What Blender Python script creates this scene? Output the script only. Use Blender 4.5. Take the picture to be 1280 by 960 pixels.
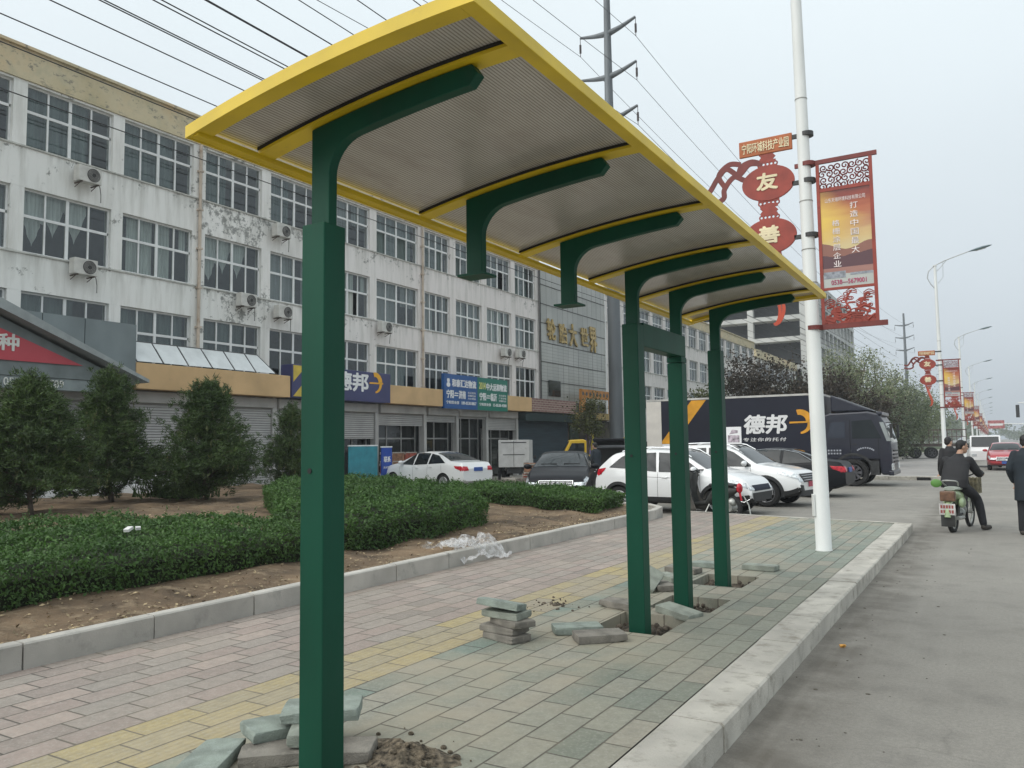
import bpy, bmesh, math, random
import numpy as np
from mathutils import Vector, Matrix
R = math.radians
S = bpy.context.scene
for _o in list(bpy.data.objects):
    bpy.data.objects.remove(_o)
COL = S.collection
random.seed(7)
rng = np.random.default_rng(11)

# ------------------------------------------------------------------ camera
cd = bpy.data.cameras.new('camera')
cd.sensor_fit = 'HORIZONTAL'
cd.sensor_width = 36.0
cd.lens = 36.0 * 1000.0 / 1280.0
cd.clip_start = 0.05
cd.clip_end = 4000
cam = bpy.data.objects.new('camera', cd)
COL.objects.link(cam)
_ps, _th, _ro = R(30.9), R(4.37), R(-0.75)
_f = Vector((-math.sin(_ps) * math.cos(_th), math.cos(_ps) * math.cos(_th), math.sin(_th)))
_rt = Vector((math.cos(_ps), math.sin(_ps), 0))
_up = _rt.cross(_f)
_R = _rt * math.cos(_ro) + _up * math.sin(_ro)
_U = _up * math.cos(_ro) - _rt * math.sin(_ro)
_m = Matrix((( _R.x, _U.x, -_f.x, 0), (_R.y, _U.y, -_f.y, 0), (_R.z, _U.z, -_f.z, 1.65), (0, 0, 0, 1)))
cam.matrix_world = _m
S.camera = cam

# ------------------------------------------------------------------ sky and sun (overcast)
SUN_EL, SUN_AZ = R(46), R(212)          # azimuth measured clockwise from +Y
W = bpy.data.worlds.new('World')
S.world = W
W.use_nodes = True
nt = W.node_tree
for n in list(nt.nodes):
    nt.nodes.remove(n)
sky = nt.nodes.new('ShaderNodeTexSky')
sky.sky_type = 'NISHITA'
sky.sun_disc = False
sky.sun_elevation = SUN_EL
sky.sun_rotation = SUN_AZ
sky.dust_density = 6.0
sky.air_density = 1.0
hsv = nt.nodes.new('ShaderNodeHueSaturation')
hsv.inputs['Saturation'].default_value = 0.25
mixs = nt.nodes.new('ShaderNodeMixRGB')
mixs.inputs['Fac'].default_value = 0.80
tcw = nt.nodes.new('ShaderNodeTexCoord')
# cloud layer: an even grey-white deck, a little brighter overhead, with faint soft clouds
sepw = nt.nodes.new('ShaderNodeSeparateXYZ')
rampw = nt.nodes.new('ShaderNodeValToRGB')
rampw.color_ramp.elements[0].position = 0.0
rampw.color_ramp.elements[0].color = (0.54, 0.605, 0.665, 1)
rampw.color_ramp.elements[1].position = 0.55
rampw.color_ramp.elements[1].color = (0.84, 0.93, 0.965, 1)
noisew = nt.nodes.new('ShaderNodeTexNoise')
noisew.inputs['Scale'].default_value = 1.7
noisew.inputs['Detail'].default_value = 5
mulw = nt.nodes.new('ShaderNodeMixRGB')
mulw.blend_type = 'MULTIPLY'
mulw.inputs['Fac'].default_value = 0.20
scl = nt.nodes.new('ShaderNodeMixRGB')
scl.blend_type = 'MULTIPLY'
scl.inputs['Fac'].default_value = 1.0
scl.inputs['Color2'].default_value = (10.2, 10.2, 10.2, 1)
bg = nt.nodes.new('ShaderNodeBackground')
bg.inputs['Strength'].default_value = 0.1
wo = nt.nodes.new('ShaderNodeOutputWorld')
L = nt.links.new
L(sky.outputs[0], hsv.inputs['Color'])
L(tcw.outputs['Generated'], sepw.inputs[0])
L(sepw.outputs['Z'], rampw.inputs['Fac'])
L(tcw.outputs['Generated'], noisew.inputs['Vector'])
L(rampw.outputs[0], mulw.inputs['Color1'])
L(noisew.outputs['Fac'], mulw.inputs['Color2'])
L(mulw.outputs[0], scl.inputs['Color1'])
L(hsv.outputs[0], mixs.inputs['Color1'])
L(scl.outputs[0], mixs.inputs['Color2'])
L(mixs.outputs[0], bg.inputs['Color'])
L(bg.outputs[0], wo.inputs['Surface'])

sl = bpy.data.lights.new('sun', 'SUN')
sl.energy = 1.5
sl.angle = R(75)
sl.color = (1.0, 0.96, 0.9)
so = bpy.data.objects.new('sun', sl)
COL.objects.link(so)
_d = Vector((math.sin(SUN_AZ) * math.cos(SUN_EL), math.cos(SUN_AZ) * math.cos(SUN_EL), math.sin(SUN_EL)))
so.rotation_euler = _d.to_track_quat('Z', 'Y').to_euler()

S.view_settings.view_transform = 'Standard'
S.view_settings.look = 'None'
S.view_settings.exposure = 0.42
S.view_settings.gamma = 1.0
S.view_settings.use_curve_mapping = False
HAZE_DENSITY = 0.0009
S.cycles.volume_step_rate = 4
S.cycles.max_bounces = 6
S.cycles.diffuse_bounces = 3
S.cycles.glossy_bounces = 3
S.cycles.transparent_max_bounces = 12
S.cycles.volume_bounces = 0
S.cycles.use_denoising = True

# ------------------------------------------------------------------ materials
MATS = {}

def _sock(n, *names):
    for k in names:
        if k in n.inputs:
            return n.inputs[k]

def mat(name, col, rough=0.7, metal=0.0, var=0.12, scale=3.0, bump=0.0, bscale=60.0, col2=None, spots=None,
        coat=0.0, emit=0.0, island=0.0, spec=None, detail=5, stretch=(1, 1, 1), thr=(0.45, 0.7)):
    """Principled material: base colour broken up by noise, optional second colour / stains and bump."""
    if name in MATS:
        return MATS[name]
    m = bpy.data.materials.new(name)
    m.use_nodes = True
    t = m.node_tree
    b = t.nodes['Principled BSDF']
    b.inputs['Roughness'].default_value = rough
    b.inputs['Metallic'].default_value = metal
    if coat:
        b.inputs['Coat Weight'].default_value = coat
        b.inputs['Coat Roughness'].default_value = 0.05
    if spec is not None:
        b.inputs['Specular IOR Level'].default_value = spec
    tc = t.nodes.new('ShaderNodeTexCoord')
    mp = t.nodes.new('ShaderNodeMapping')
    mp.inputs['Scale'].default_value = stretch
    t.links.new(tc.outputs['Object'], mp.inputs['Vector'])
    no = t.nodes.new('ShaderNodeTexNoise')
    no.inputs['Scale'].default_value = scale
    no.inputs['Detail'].default_value = detail
    t.links.new(mp.outputs[0], no.inputs['Vector'])
    cr = t.nodes.new('ShaderNodeValToRGB')
    c = np.array(col[:3], float)
    d = c * (1 - var * 1.6) if col2 is None else np.array(col2[:3], float)
    e = np.minimum(c * (1 + var), 0.95)
    cr.color_ramp.elements[0].position = 0.3
    cr.color_ramp.elements[0].color = (*d, 1)
    cr.color_ramp.elements[1].position = 0.7
    cr.color_ramp.elements[1].color = (*e, 1)
    t.links.new(no.outputs['Fac'], cr.inputs['Fac'])
    out = cr.outputs['Color']
    if spots is not None:
        n2 = t.nodes.new('ShaderNodeTexNoise')
        n2.inputs['Scale'].default_value = scale * 2.7
        n2.inputs['Detail'].default_value = 8
        n2.inputs['Roughness'].default_value = 0.65
        t.links.new(mp.outputs[0], n2.inputs['Vector'])
        r2 = t.nodes.new('ShaderNodeValToRGB')
        r2.color_ramp.elements[0].position = thr[0] + 0.1
        r2.color_ramp.elements[0].color = (0, 0, 0, 1)
        r2.color_ramp.elements[1].position = thr[1] + 0.05
        r2.color_ramp.elements[1].color = (1, 1, 1, 1)
        t.links.new(n2.outputs['Fac'], r2.inputs['Fac'])
        mx = t.nodes.new('ShaderNodeMixRGB')
        mx.inputs['Color2'].default_value = (*spots[:3], 1)
        t.links.new(r2.outputs[0], mx.inputs['Fac'])
        t.links.new(out, mx.inputs['Color1'])
        out = mx.outputs[0]
    if island:
        ge = t.nodes.new('ShaderNodeNewGeometry')
        hs = t.nodes.new('ShaderNodeHueSaturation')
        mr = t.nodes.new('ShaderNodeMapRange')
        mr.inputs['To Min'].default_value = 1 - island
        mr.inputs['To Max'].default_value = 1 + island
        t.links.new(ge.outputs['Random Per Island'], mr.inputs['Value'])
        t.links.new(mr.outputs[0], hs.inputs['Value'])
        t.links.new(out, hs.inputs['Color'])
        out = hs.outputs[0]
    t.links.new(out, b.inputs['Base Color'])
    if bump:
        n3 = t.nodes.new('ShaderNodeTexNoise')
        n3.inputs['Scale'].default_value = bscale
        n3.inputs['Detail'].default_value = 6
        t.links.new(mp.outputs[0], n3.inputs['Vector'])
        bp = t.nodes.new('ShaderNodeBump')
        bp.inputs['Strength'].default_value = bump
        bp.inputs['Distance'].default_value = 0.02
        t.links.new(n3.outputs['Fac'], bp.inputs['Height'])
        t.links.new(bp.outputs[0], b.inputs['Normal'])
    if emit:
        t.links.new(out, b.inputs['Emission Color'])
        b.inputs['Emission Strength'].default_value = emit
    MATS[name] = m
    return m

class NB:
    """small node-building helper"""
    def __init__(s, name):
        s.m = bpy.data.materials.new(name)
        s.m.use_nodes = True
        s.t = s.m.node_tree
        s.b = s.t.nodes['Principled BSDF']
        MATS[name] = s.m
    def n(s, typ, **kw):
        x = s.t.nodes.new('ShaderNode' + typ)
        for k, v in kw.items():
            setattr(x, k, v)
        return x
    def set(s, sock, v):
        if hasattr(v, 'is_linked') or hasattr(v, 'links'):
            s.t.links.new(v, sock)
        else:
            sock.default_value = v
    def math(s, op, a, b=None, c=None):
        x = s.n('Math', operation=op)
        s.set(x.inputs[0], a)
        if b is not None: s.set(x.inputs[1], b)
        if c is not None: s.set(x.inputs[2], c)
        return x.outputs[0]
    def mix(s, f, a, b, blend='MIX'):
        x = s.n('MixRGB', blend_type=blend)
        s.set(x.inputs[0], f)
        s.set(x.inputs[1], a if not isinstance(a, tuple) else (*a[:3], 1))
        s.set(x.inputs[2], b if not isinstance(b, tuple) else (*b[:3], 1))
        return x.outputs[0]
    def noise(s, vec, scale, detail=5, rough=0.5):
        x = s.n('TexNoise')
        x.inputs['Scale'].default_value = scale
        x.inputs['Detail'].default_value = detail
        x.inputs['Roughness'].default_value = rough
        s.t.links.new(vec, x.inputs['Vector'])
        return x.outputs['Fac']
    def ramp(s, f, stops):
        x = s.n('ValToRGB')
        while len(x.color_ramp.elements) < len(stops):
            x.color_ramp.elements.new(0.5)
        for e, (p, c) in zip(x.color_ramp.elements, stops):
            e.position = p
            e.color = (*c[:3], 1) if isinstance(c, tuple) else (c, c, c, 1)
        s.set(x.inputs[0], f)
        return x.outputs[0]
    def bump(s, h, strength=0.5, dist=0.01):
        x = s.n('Bump')
        x.inputs['Strength'].default_value = strength
        x.inputs['Distance'].default_value = dist
        s.set(x.inputs['Height'], h)
        s.t.links.new(x.outputs[0], s.b.inputs['Normal'])

# ------------------------------------------------------------------ mesh builder
class MB:
    def __init__(s):
        s.v, s.f, s.mi = [], [], []
        s.cur = 0
        s.T = None
    def add(s, vs, fs):
        o = len(s.v)
        if s.T is not None:
            vs = [tuple(s.T @ Vector(p)) for p in vs]
        s.v += [tuple(p) for p in vs]
        for f in fs:
            s.f.append(tuple(i + o for i in f))
            s.mi.append(s.cur)
    def box(s, x0, x1, y0, y1, z0, z1):
        vs = [(x0, y0, z0), (x1, y0, z0), (x1, y1, z0), (x0, y1, z0), (x0, y0, z1), (x1, y0, z1), (x1, y1, z1), (x0, y1, z1)]
        s.add(vs, [(0, 3, 2, 1), (4, 5, 6, 7), (0, 1, 5, 4), (1, 2, 6, 5), (2, 3, 7, 6), (3, 0, 4, 7)])
    def cbox(s, c, d, rz=0, rx=0, ry=0):
        M = Matrix.Translation(c) @ Matrix.Rotation(rz, 4, 'Z') @ Matrix.Rotation(ry, 4, 'Y') @ Matrix.Rotation(rx, 4, 'X')
        a, b, e = d[0] / 2, d[1] / 2, d[2] / 2
        vs = [M @ Vector(p) for p in [(-a, -b, -e), (a, -b, -e), (a, b, -e), (-a, b, -e), (-a, -b, e), (a, -b, e), (a, b, e), (-a, b, e)]]
        s.add(vs, [(0, 3, 2, 1), (4, 5, 6, 7), (0, 1, 5, 4), (1, 2, 6, 5), (2, 3, 7, 6), (3, 0, 4, 7)])
    def quad(s, a, b, c, d):
        s.add([a, b, c, d], [(0, 1, 2, 3)])
    def tube(s, path, r, n=8, caps=True, flat=None):
        P = [Vector(p) for p in path]
        k = len(P)
        rs = r if hasattr(r, '__len__') else [r] * k
        vs, fs = [], []
        prev = None
        for i in range(k):
            t = (P[min(i + 1, k - 1)] - P[max(i - 1, 0)])
            if t.length < 1e-9: t = Vector((0, 0, 1))
            t.normalize()
            if prev is None:
                a = Vector((0, 0, 1)) if abs(t.z) < 0.9 else Vector((1, 0, 0))
                u = t.cross(a).normalized()
            else:
                u = prev - t * prev.dot(t)
                if u.length < 1e-6:
                    u = t.orthogonal()
                u.normalize()
            prev = u
            w = t.cross(u)
            for j in range(n):
                an = 2 * math.pi * j / n
                vs.append(P[i] + (u * math.cos(an) + w * math.sin(an)) * rs[i])
        for i in range(k - 1):
            for j in range(n):
                j2 = (j + 1) % n
                fs.append((i * n + j, i * n + j2, (i + 1) * n + j2, (i + 1) * n + j))
        if caps:
            fs.append(tuple(range(n))[::-1])
            fs.append(tuple((k - 1) * n + j for j in range(n)))
        s.add(vs, fs)
    def cyl(s, p0, p1, r0, r1=None, n=16):
        s.tube([p0, p1], [r0, r0 if r1 is None else r1], n)
    def prism(s, poly, axis, a, b):
        """extrude a closed 2D polygon along axis ('x': poly=(y,z), 'y': poly=(x,z), 'z': poly=(x,y))"""
        k = len(poly)
        def pt(p, h):
            return {'x': (h, p[0], p[1]), 'y': (p[0], h, p[1]), 'z': (p[0], p[1], h)}[axis]
        vs = [pt(p, a) for p in poly] + [pt(p, b) for p in poly]
        fs = [tuple(range(k))[::-1], tuple(range(k, 2 * k))]
        for i in range(k):
            j = (i + 1) % k
            fs.append((i, j, k + j, k + i))
        s.add(vs, fs)
    def ell(s, c, rx, ry, rz, nu=16, nv=10, M=None):
        vs, fs = [], []
        for i in range(1, nv):
            ph = math.pi * i / nv
            for j in range(nu):
                th = 2 * math.pi * j / nu
                vs.append(Vector((rx * math.sin(ph) * math.cos(th), ry * math.sin(ph) * math.sin(th), rz * math.cos(ph))))
        vs.append(Vector((0, 0, rz))); vs.append(Vector((0, 0, -rz)))
        a, b = len(vs) - 2, len(vs) - 1
        for i in range(nv - 2):
            for j in range(nu):
                j2 = (j + 1) % nu
                fs.append((i * nu + j, (i + 1) * nu + j, (i + 1) * nu + j2, i * nu + j2))
        for j in range(nu):
            j2 = (j + 1) % nu
            fs.append((a, j, j2))
            fs.append((b, (nv - 2) * nu + j2, (nv - 2) * nu + j))
        c = Vector(c)
        s.add([((M @ p) if M is not None else p) + c for p in vs], fs)
    def lathe(s, prof, M=None, n=24):
        """prof = [(r, h)...] turned round local z"""
        vs, fs = [], []
        for r_, h in prof:
            for j in range(n):
                a = 2 * math.pi * j / n
                p = Vector((r_ * math.cos(a), r_ * math.sin(a), h))
                vs.append(M @ p if M is not None else p)
        for i in range(len(prof) - 1):
            for j in range(n):
                j2 = (j + 1) % n
                fs.append((i * n + j, i * n + j2, (i + 1) * n + j2, (i + 1) * n + j))
        s.add(vs, fs)
    def loft(s, rings, caps=True):
        n = len(rings[0])
        vs = [p for r_ in rings for p in r_]
        fs = []
        for i in range(len(rings) - 1):
            for j in range(n):
                j2 = (j + 1) % n
                fs.append((i * n + j, i * n + j2, (i + 1) * n + j2, (i + 1) * n + j))
        if caps:
            fs.append(tuple(range(n))[::-1])
            fs.append(tuple((len(rings) - 1) * n + j for j in range(n)))
        s.add(vs, fs)
    def mesh(s, name, mats, org=(0, 0, 0), smooth=None):
        me = bpy.data.meshes.new(name)
        ox, oy, oz = org
        me.from_pydata([(p[0] - ox, p[1] - oy, p[2] - oz) for p in s.v], [], s.f)
        ms = mats if isinstance(mats, (list, tuple)) else [mats]
        for m in ms:
            me.materials.append(m)
        if len(ms) > 1:
            me.polygons.foreach_set('material_index', s.mi)
        bm = bmesh.new(); bm.from_mesh(me)
        bmesh.ops.recalc_face_normals(bm, faces=bm.faces)
        bm.to_mesh(me); bm.free()
        if smooth is not None:
            shade(me, smooth)
        me.update()
        return me
    def build(s, name, mats, parent=None, org=(0, 0, 0), smooth=None, bevel=0.0, loc=None):
        me = s.mesh(name, mats, org, smooth)
        return link(name, me, parent, bevel, loc)

def shade(me, ang):
    me.polygons.foreach_set('use_smooth', [True] * len(me.polygons))
    if ang < 179:
        try:
            me.set_sharp_from_angle(angle=R(ang))
        except Exception:
            pass

def link(name, me, parent=None, bevel=0.0, loc=None):
    o = bpy.data.objects.new(name, me)
    COL.objects.link(o)
    if parent is not None:
        o.parent = parent
    if loc is not None:
        o.location = loc
    if bevel:
        b = o.modifiers.new('bevel', 'BEVEL')
        b.width = bevel
        b.segments = 2
        b.limit_method = 'ANGLE'
        b.angle_limit = R(40)
    return o

def tag(o, label=None, cat=None, group=None, kind=None):
    if label: o['label'] = label
    if cat: o['category'] = cat
    if group: o['group'] = group
    if kind: o['kind'] = kind
    return o

def thing(name, label, cat, loc=(0, 0, 0), rz=0.0, group=None):
    o = bpy.data.objects.new(name, None)
    o.empty_display_size = 0.2
    COL.objects.link(o)
    o.location = loc
    o.rotation_euler = (0, 0, rz)
    return tag(o, label, cat, group)

def kids(o):
    return [c for c in bpy.data.objects if c.parent == o]

def copy_tree(o, parent=None):
    c = o.copy()
    COL.objects.link(c)
    c.parent = parent
    for ch in kids(o):
        copy_tree(ch, c)
    return c

def dup(o, loc, rz=None, label=None, scale=None):
    c = copy_tree(o)
    c.location = loc
    if rz is not None: c.rotation_euler = (0, 0, rz)
    if label: c['label'] = label
    if scale: c.scale = (scale,) * 3
    return c

_tc = {}
def text_mesh(body, bold=0.0, space=1.0, line=1.0):
    k = (body, space, line)
    if k not in _tc:
        cu = bpy.data.curves.new('lettering', 'FONT')
        cu.body = body
        cu.size = 1.0
        cu.space_character = space
        cu.space_line = line
        cu.resolution_u = 3
        o = bpy.data.objects.new('lettering', cu)
        COL.objects.link(o)
        bpy.context.view_layer.update()
        me = bpy.data.meshes.new_from_object(o.evaluated_get(bpy.context.evaluated_depsgraph_get()))
        bpy.data.objects.remove(o)
        v = np.zeros(len(me.vertices) * 3)
        me.vertices.foreach_get('co', v)
        v = v.reshape(-1, 3)
        fs = [tuple(p.vertices) for p in me.polygons]
        bpy.data.meshes.remove(me)
        _tc[k] = (v, fs)
    return _tc[k]

def lettering(body, parent, o, ux, uz, w, h, m, bold=0.0, space=1.0, thick=0.012, shear=0.0, name='lettering', line=1.0, nrm=None):
    """text stretched to w x h; o = lower-left corner, ux = reading direction, uz = up (in the parent's space)"""
    v, fs = text_mesh(body, bold, space, line)
    lo, hi = v[:, :2].min(0), v[:, :2].max(0)
    q = (v[:, :2] - lo) / np.maximum(hi - lo, 1e-6)
    ux, uz, o = Vector(ux).normalized(), Vector(uz).normalized(), Vector(o)
    nn = ux.cross(uz).normalized() if nrm is None else Vector(nrm)
    b = MB()
    n = len(q)
    em = h / max(hi[1] - lo[1], .5)                  # bold strokes: the outline repeated a little to each side
    shifts = [(0, 0)] if not bold else [(math.cos(t) * bold * em, math.sin(t) * bold * em) for t in np.linspace(0, 2 * math.pi, 7)[:-1]]
    tops = []
    for si, (dx, dz) in enumerate(shifts):
        a = [o + ux * (x * w + shear * y * h + dx) + uz * (y * h + dz) for x, y in q]
        t = [p + nn * (thick + si * .0006) for p in a]
        tops.append((a, t))
    for a, t in tops:
        b.add(a + t, [tuple(i + n for i in f) for f in fs])
    # side walls from the boundary edges
    cnt = {}
    for f in fs:
        for i in range(len(f)):
            e = (f[i], f[(i + 1) % len(f)])
            cnt[tuple(sorted(e))] = cnt.get(tuple(sorted(e)), 0) + 1
    side = [(f[i] + k2, f[(i + 1) % len(f)] + k2, f[(i + 1) % len(f)] + n + k2, f[i] + n + k2) for k2 in range(0, len(b.v), 2 * n) for f in fs for i in range(len(f))
            if cnt[tuple(sorted((f[i], f[(i + 1) % len(f)])))] == 1]
    b.f += side
    b.mi += [0] * len(side)
    me = bpy.data.meshes.new(name)
    me.from_pydata([tuple(p) for p in b.v], [], b.f)
    me.materials.append(m)
    me.update()
    return link(name, me, parent)

def quads_mesh(name, V, m, per=4):
    """V: (N*per,3) array of loose little faces with `per` corners each"""
    n = len(V)
    me = bpy.data.meshes.new(name)
    me.vertices.add(n)
    me.vertices.foreach_set('co', np.ascontiguousarray(V, dtype=np.float32).ravel())
    me.loops.add(n)
    me.loops.foreach_set('vertex_index', np.arange(n, dtype=np.int32))
    k = n // per
    me.polygons.add(k)
    me.polygons.foreach_set('loop_start', np.arange(0, n, per, dtype=np.int32))
    me.polygons.foreach_set('loop_total', np.full(k, per, dtype=np.int32))
    for x in (m if isinstance(m, (list, tuple)) else [m]):
        me.materials.append(x)
    me.update(calc_edges=True)
    return me

def leaf_quads(C, N, size, aspect=0.55, jitter=0.6):
    """leaf-shaped diamonds at centres C facing roughly along N"""
    k = len(C)
    N = N + rng.normal(0, jitter, (k, 3))
    N /= np.linalg.norm(N, axis=1)[:, None] + 1e-9
    A = rng.normal(0, 1, (k, 3))
    A -= N * (A * N).sum(1)[:, None]
    A /= np.linalg.norm(A, axis=1)[:, None] + 1e-9
    B = np.cross(N, A)
    s = (size * rng.uniform(0.6, 1.35, k))[:, None]
    V = np.stack([C - A * s, C + B * s * aspect + N * s * .15, C + A * s, C - B * s * aspect + N * s * .15], 1)
    return V.reshape(-1, 3)

def blades(C, D, length, width):
    """thin needle triangles from C along D"""
    k = len(C)
    D = D / (np.linalg.norm(D, axis=1)[:, None] + 1e-9)
    A = np.cross(D, rng.normal(0, 1, (k, 3)))
    A /= np.linalg.norm(A, axis=1)[:, None] + 1e-9
    l = (length * rng.uniform(0.6, 1.3, k))[:, None]
    V = np.stack([C - A * width, C + A * width, C + D * l], 1)
    return V.reshape(-1, 3)
from mathutils.noise import noise as mathnoise
# ================================================================== setting: ground, road, sidewalk, kerbs, planter soil
def world_xyz(nb):
    g = nb.n('NewGeometry')
    s = nb.n('SeparateXYZ')
    nb.t.links.new(g.outputs['Position'], s.inputs[0])
    return g.outputs['Position'], s.outputs[0], s.outputs[1], s.outputs[2]

# --- worn grey concrete of the road and the yard
nb = NB('road_concrete')
P, X, Y, Z = world_xyz(nb)
n1 = nb.noise(P, 0.35, 6, 0.6)
n2 = nb.noise(P, 2.6, 8, 0.65)
n3 = nb.noise(P, 38, 4, 0.6)
base = nb.ramp(n1, [(0.3, (0.245, 0.230, 0.203)), (0.7, (0.340, 0.320, 0.282))])
base = nb.mix(nb.ramp(n2, [(0.50, 0.0), (0.78, 0.55)]), base, (0.135, 0.128, 0.116))
base = nb.mix(nb.ramp(n2, [(0.22, 0.5), (0.40, 0.0)]), base, (0.35, 0.33, 0.29))
base = nb.mix(nb.ramp(n3, [(0.35, 0.35), (0.62, 0.0)]), base, (0.15, 0.145, 0.13))
# dusty strip that gathers along the kerb
edge = nb.math('SUBTRACT', 1.0, nb.math('SMOOTH_MIN', nb.math('ABSOLUTE', nb.math('DIVIDE', nb.math('ADD', X, 1.12), 0.45)), 1.0, 0.3))
edge = nb.math('MULTIPLY', edge, nb.ramp(n2, [(0.35, 0.2), (0.6, 1.0)]))
base = nb.mix(nb.math('MULTIPLY', edge, 0.8), base, (0.105, 0.092, 0.072))
# long scuffs along the driving direction
mp = nb.n('Mapping'); mp.inputs['Scale'].default_value = (6, 0.25, 1)
nb.t.links.new(P, mp.inputs['Vector'])
n4 = nb.noise(mp.outputs[0], 1.0, 6, 0.6)
base = nb.mix(nb.ramp(n4, [(0.52, 0.0), (0.75, 0.35)]), base, (0.33, 0.31, 0.275))
# hairline cracks and darker oily patches
vo = nb.n('TexVoronoi', feature='DISTANCE_TO_EDGE'); vo.inputs['Scale'].default_value = 0.33
wv = nb.n('VectorMath', operation='ADD'); nx_ = nb.n('TexNoise'); nx_.inputs['Scale'].default_value = 1.1; nx_.inputs['Detail'].default_value = 6
nb.t.links.new(P, nx_.inputs['Vector']); nb.t.links.new(P, wv.inputs[0]); nb.t.links.new(nx_.outputs['Color'], wv.inputs[1])
nb.t.links.new(wv.outputs[0], vo.inputs['Vector'])
crack = nb.math('MULTIPLY', nb.ramp(vo.outputs['Distance'], [(0.0, 1.0), (0.006, 0.0)]), nb.ramp(n1, [(0.52, 0.0), (0.64, 0.55)]))
base = nb.mix(crack, base, (0.09, 0.083, 0.072))
n7 = nb.noise(P, 1.15, 4, 0.5)
base = nb.mix(nb.ramp(n7, [(0.60, 0.0), (0.74, 0.32)]), base, (0.125, 0.115, 0.10))
n8 = nb.noise(P, 120, 2, 0.6)
base = nb.mix(nb.ramp(n8, [(0.4, 0.45), (0.6, 0.0)]), base, nb.mix(0.5, base, (0.07, 0.065, 0.058)))
nb.set(nb.b.inputs['Base Color'], base)
nb.b.inputs['Roughness'].default_value = 0.85
nb.bump(nb.math('ADD', nb.math('MULTIPLY', n3, 0.5), n2), 0.25, 0.01)
M_ROAD = nb.m

# --- pavers laid in rows along the street: pink left, yellow tactile strip, grey-green right
nb = NB('pavers')
P, X, Y, Z = world_xyz(nb)
RW, BL = 0.195, 0.40
fx = nb.math('DIVIDE', nb.math('ADD', X, 8.0), RW)
row = nb.math('FLOOR', fx)
fy = nb.math('ADD', nb.math('DIVIDE', Y, BL), nb.math('MULTIPLY', row, 0.36))
colm = nb.math('FLOOR', fy)
u = nb.math('FRACT', fx); v = nb.math('FRACT', fy)
eu = nb.math('MULTIPLY', nb.math('MINIMUM', u, nb.math('SUBTRACT', 1.0, u)), RW)
ev = nb.math('MULTIPLY', nb.math('MINIMUM', v, nb.math('SUBTRACT', 1.0, v)), BL)
ed = nb.math('MINIMUM', eu, ev)
wob = nb.math('MULTIPLY', nb.noise(P, 9, 3), 0.004)
joint = nb.ramp(nb.math('DIVIDE', nb.math('ADD', ed, wob), 0.02), [(0.24, 1.0), (0.48, 0.0)])
cid = nb.n('CombineXYZ'); nb.set(cid.inputs[0], row); nb.set(cid.inputs[1], colm)
wn = nb.n('TexWhiteNoise', noise_dimensions='3D'); nb.t.links.new(cid.outputs[0], wn.inputs['Vector'])
rv = wn.outputs['Value']
sepc = nb.n('SeparateColor'); nb.t.links.new(wn.outputs['Color'], sepc.inputs[0])
rv2 = sepc.outputs[1]
pink = nb.ramp(rv, [(0.0, (0.245, 0.210, 0.185)), (0.3, (0.330, 0.258, 0.226)), (0.65, (0.290, 0.258, 0.226)), (1.0, (0.375, 0.300, 0.260))])
green = nb.ramp(rv, [(0.0, (0.190, 0.208, 0.165)), (0.35, (0.260, 0.275, 0.220)), (0.7, (0.325, 0.305, 0.245)), (1.0, (0.205, 0.228, 0.185))])
yel = nb.ramp(rv, [(0.0, (0.325, 0.285, 0.195)), (0.4, (0.420, 0.335, 0.150)), (0.7, (0.315, 0.275, 0.200)), (1.0, (0.370, 0.310, 0.180))])
n1 = nb.noise(P, 0.7, 4)
# strip edges, a little irregular where stones were swapped
isyel = nb.math('MULTIPLY', nb.math('GREATER_THAN', row, 20.5 - 1), nb.math('LESS_THAN', row, 23.5 - 1))
isgrn = nb.math('GREATER_THAN', row, 22.5)
col = nb.mix(isgrn, pink, green)
col = nb.mix(isyel, col, yel)
# a newer bluish-green row beside the yellow strip
teal = nb.math('MULTIPLY', nb.math('MULTIPLY', nb.math('GREATER_THAN', row, 22.5), nb.math('LESS_THAN', row, 23.5)), nb.math('GREATER_THAN', rv2, 0.35))
col = nb.mix(nb.math('MULTIPLY', teal, 0.7), col, (0.17, 0.24, 0.205))
farblue = nb.ramp(nb.math('DIVIDE', Y, 20.0), [(0.44, 0.0), (0.56, 0.55)])
col = nb.mix(nb.math('MULTIPLY', nb.math('MULTIPLY', farblue, isgrn), nb.math('GREATER_THAN', rv2, 0.3)), col, (0.20, 0.262, 0.225))
# worn faces and drifted sand round the digging
n2 = nb.noise(P, 14, 8, 0.7)
col = nb.mix(nb.ramp(n2, [(0.38, 0.55), (0.6, 0.0)]), col, nb.mix(0.5, col, (0.10, 0.10, 0.085)))
n5 = nb.noise(P, 70, 3)
col = nb.mix(nb.ramp(n5, [(0.5, 0.0), (0.8, 0.5)]), col, (0.42, 0.41, 0.37))
n3 = nb.noise(P, 1.1, 7, 0.62)
dig = nb.math('SUBTRACT', 1.0, nb.math('MINIMUM', 1.0, nb.math('DIVIDE', nb.math('ABSOLUTE', nb.math('ADD', X, 2.95)), 1.15)))
dust = nb.math('MULTIPLY', nb.ramp(n3, [(0.42, 0.0), (0.62, 1.0)]), nb.ramp(dig, [(0.0, 0.12), (0.6, 0.75)]))
col = nb.mix(dust, col, (0.36, 0.315, 0.235))
col = nb.mix(nb.ramp(n1, [(0.3, 0.35), (0.6, 0.0)]), col, nb.mix(0.5, col, (0.16, 0.155, 0.14)))
jcol = nb.mix(nb.ramp(n3, [(0.4, 0.0), (0.7, 1.0)]), (0.075, 0.070, 0.058), (0.20, 0.175, 0.13))
col = nb.mix(joint, col, jcol)
nb.set(nb.b.inputs['Base Color'], col)
nb.b.inputs['Roughness'].default_value = 0.8
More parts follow.
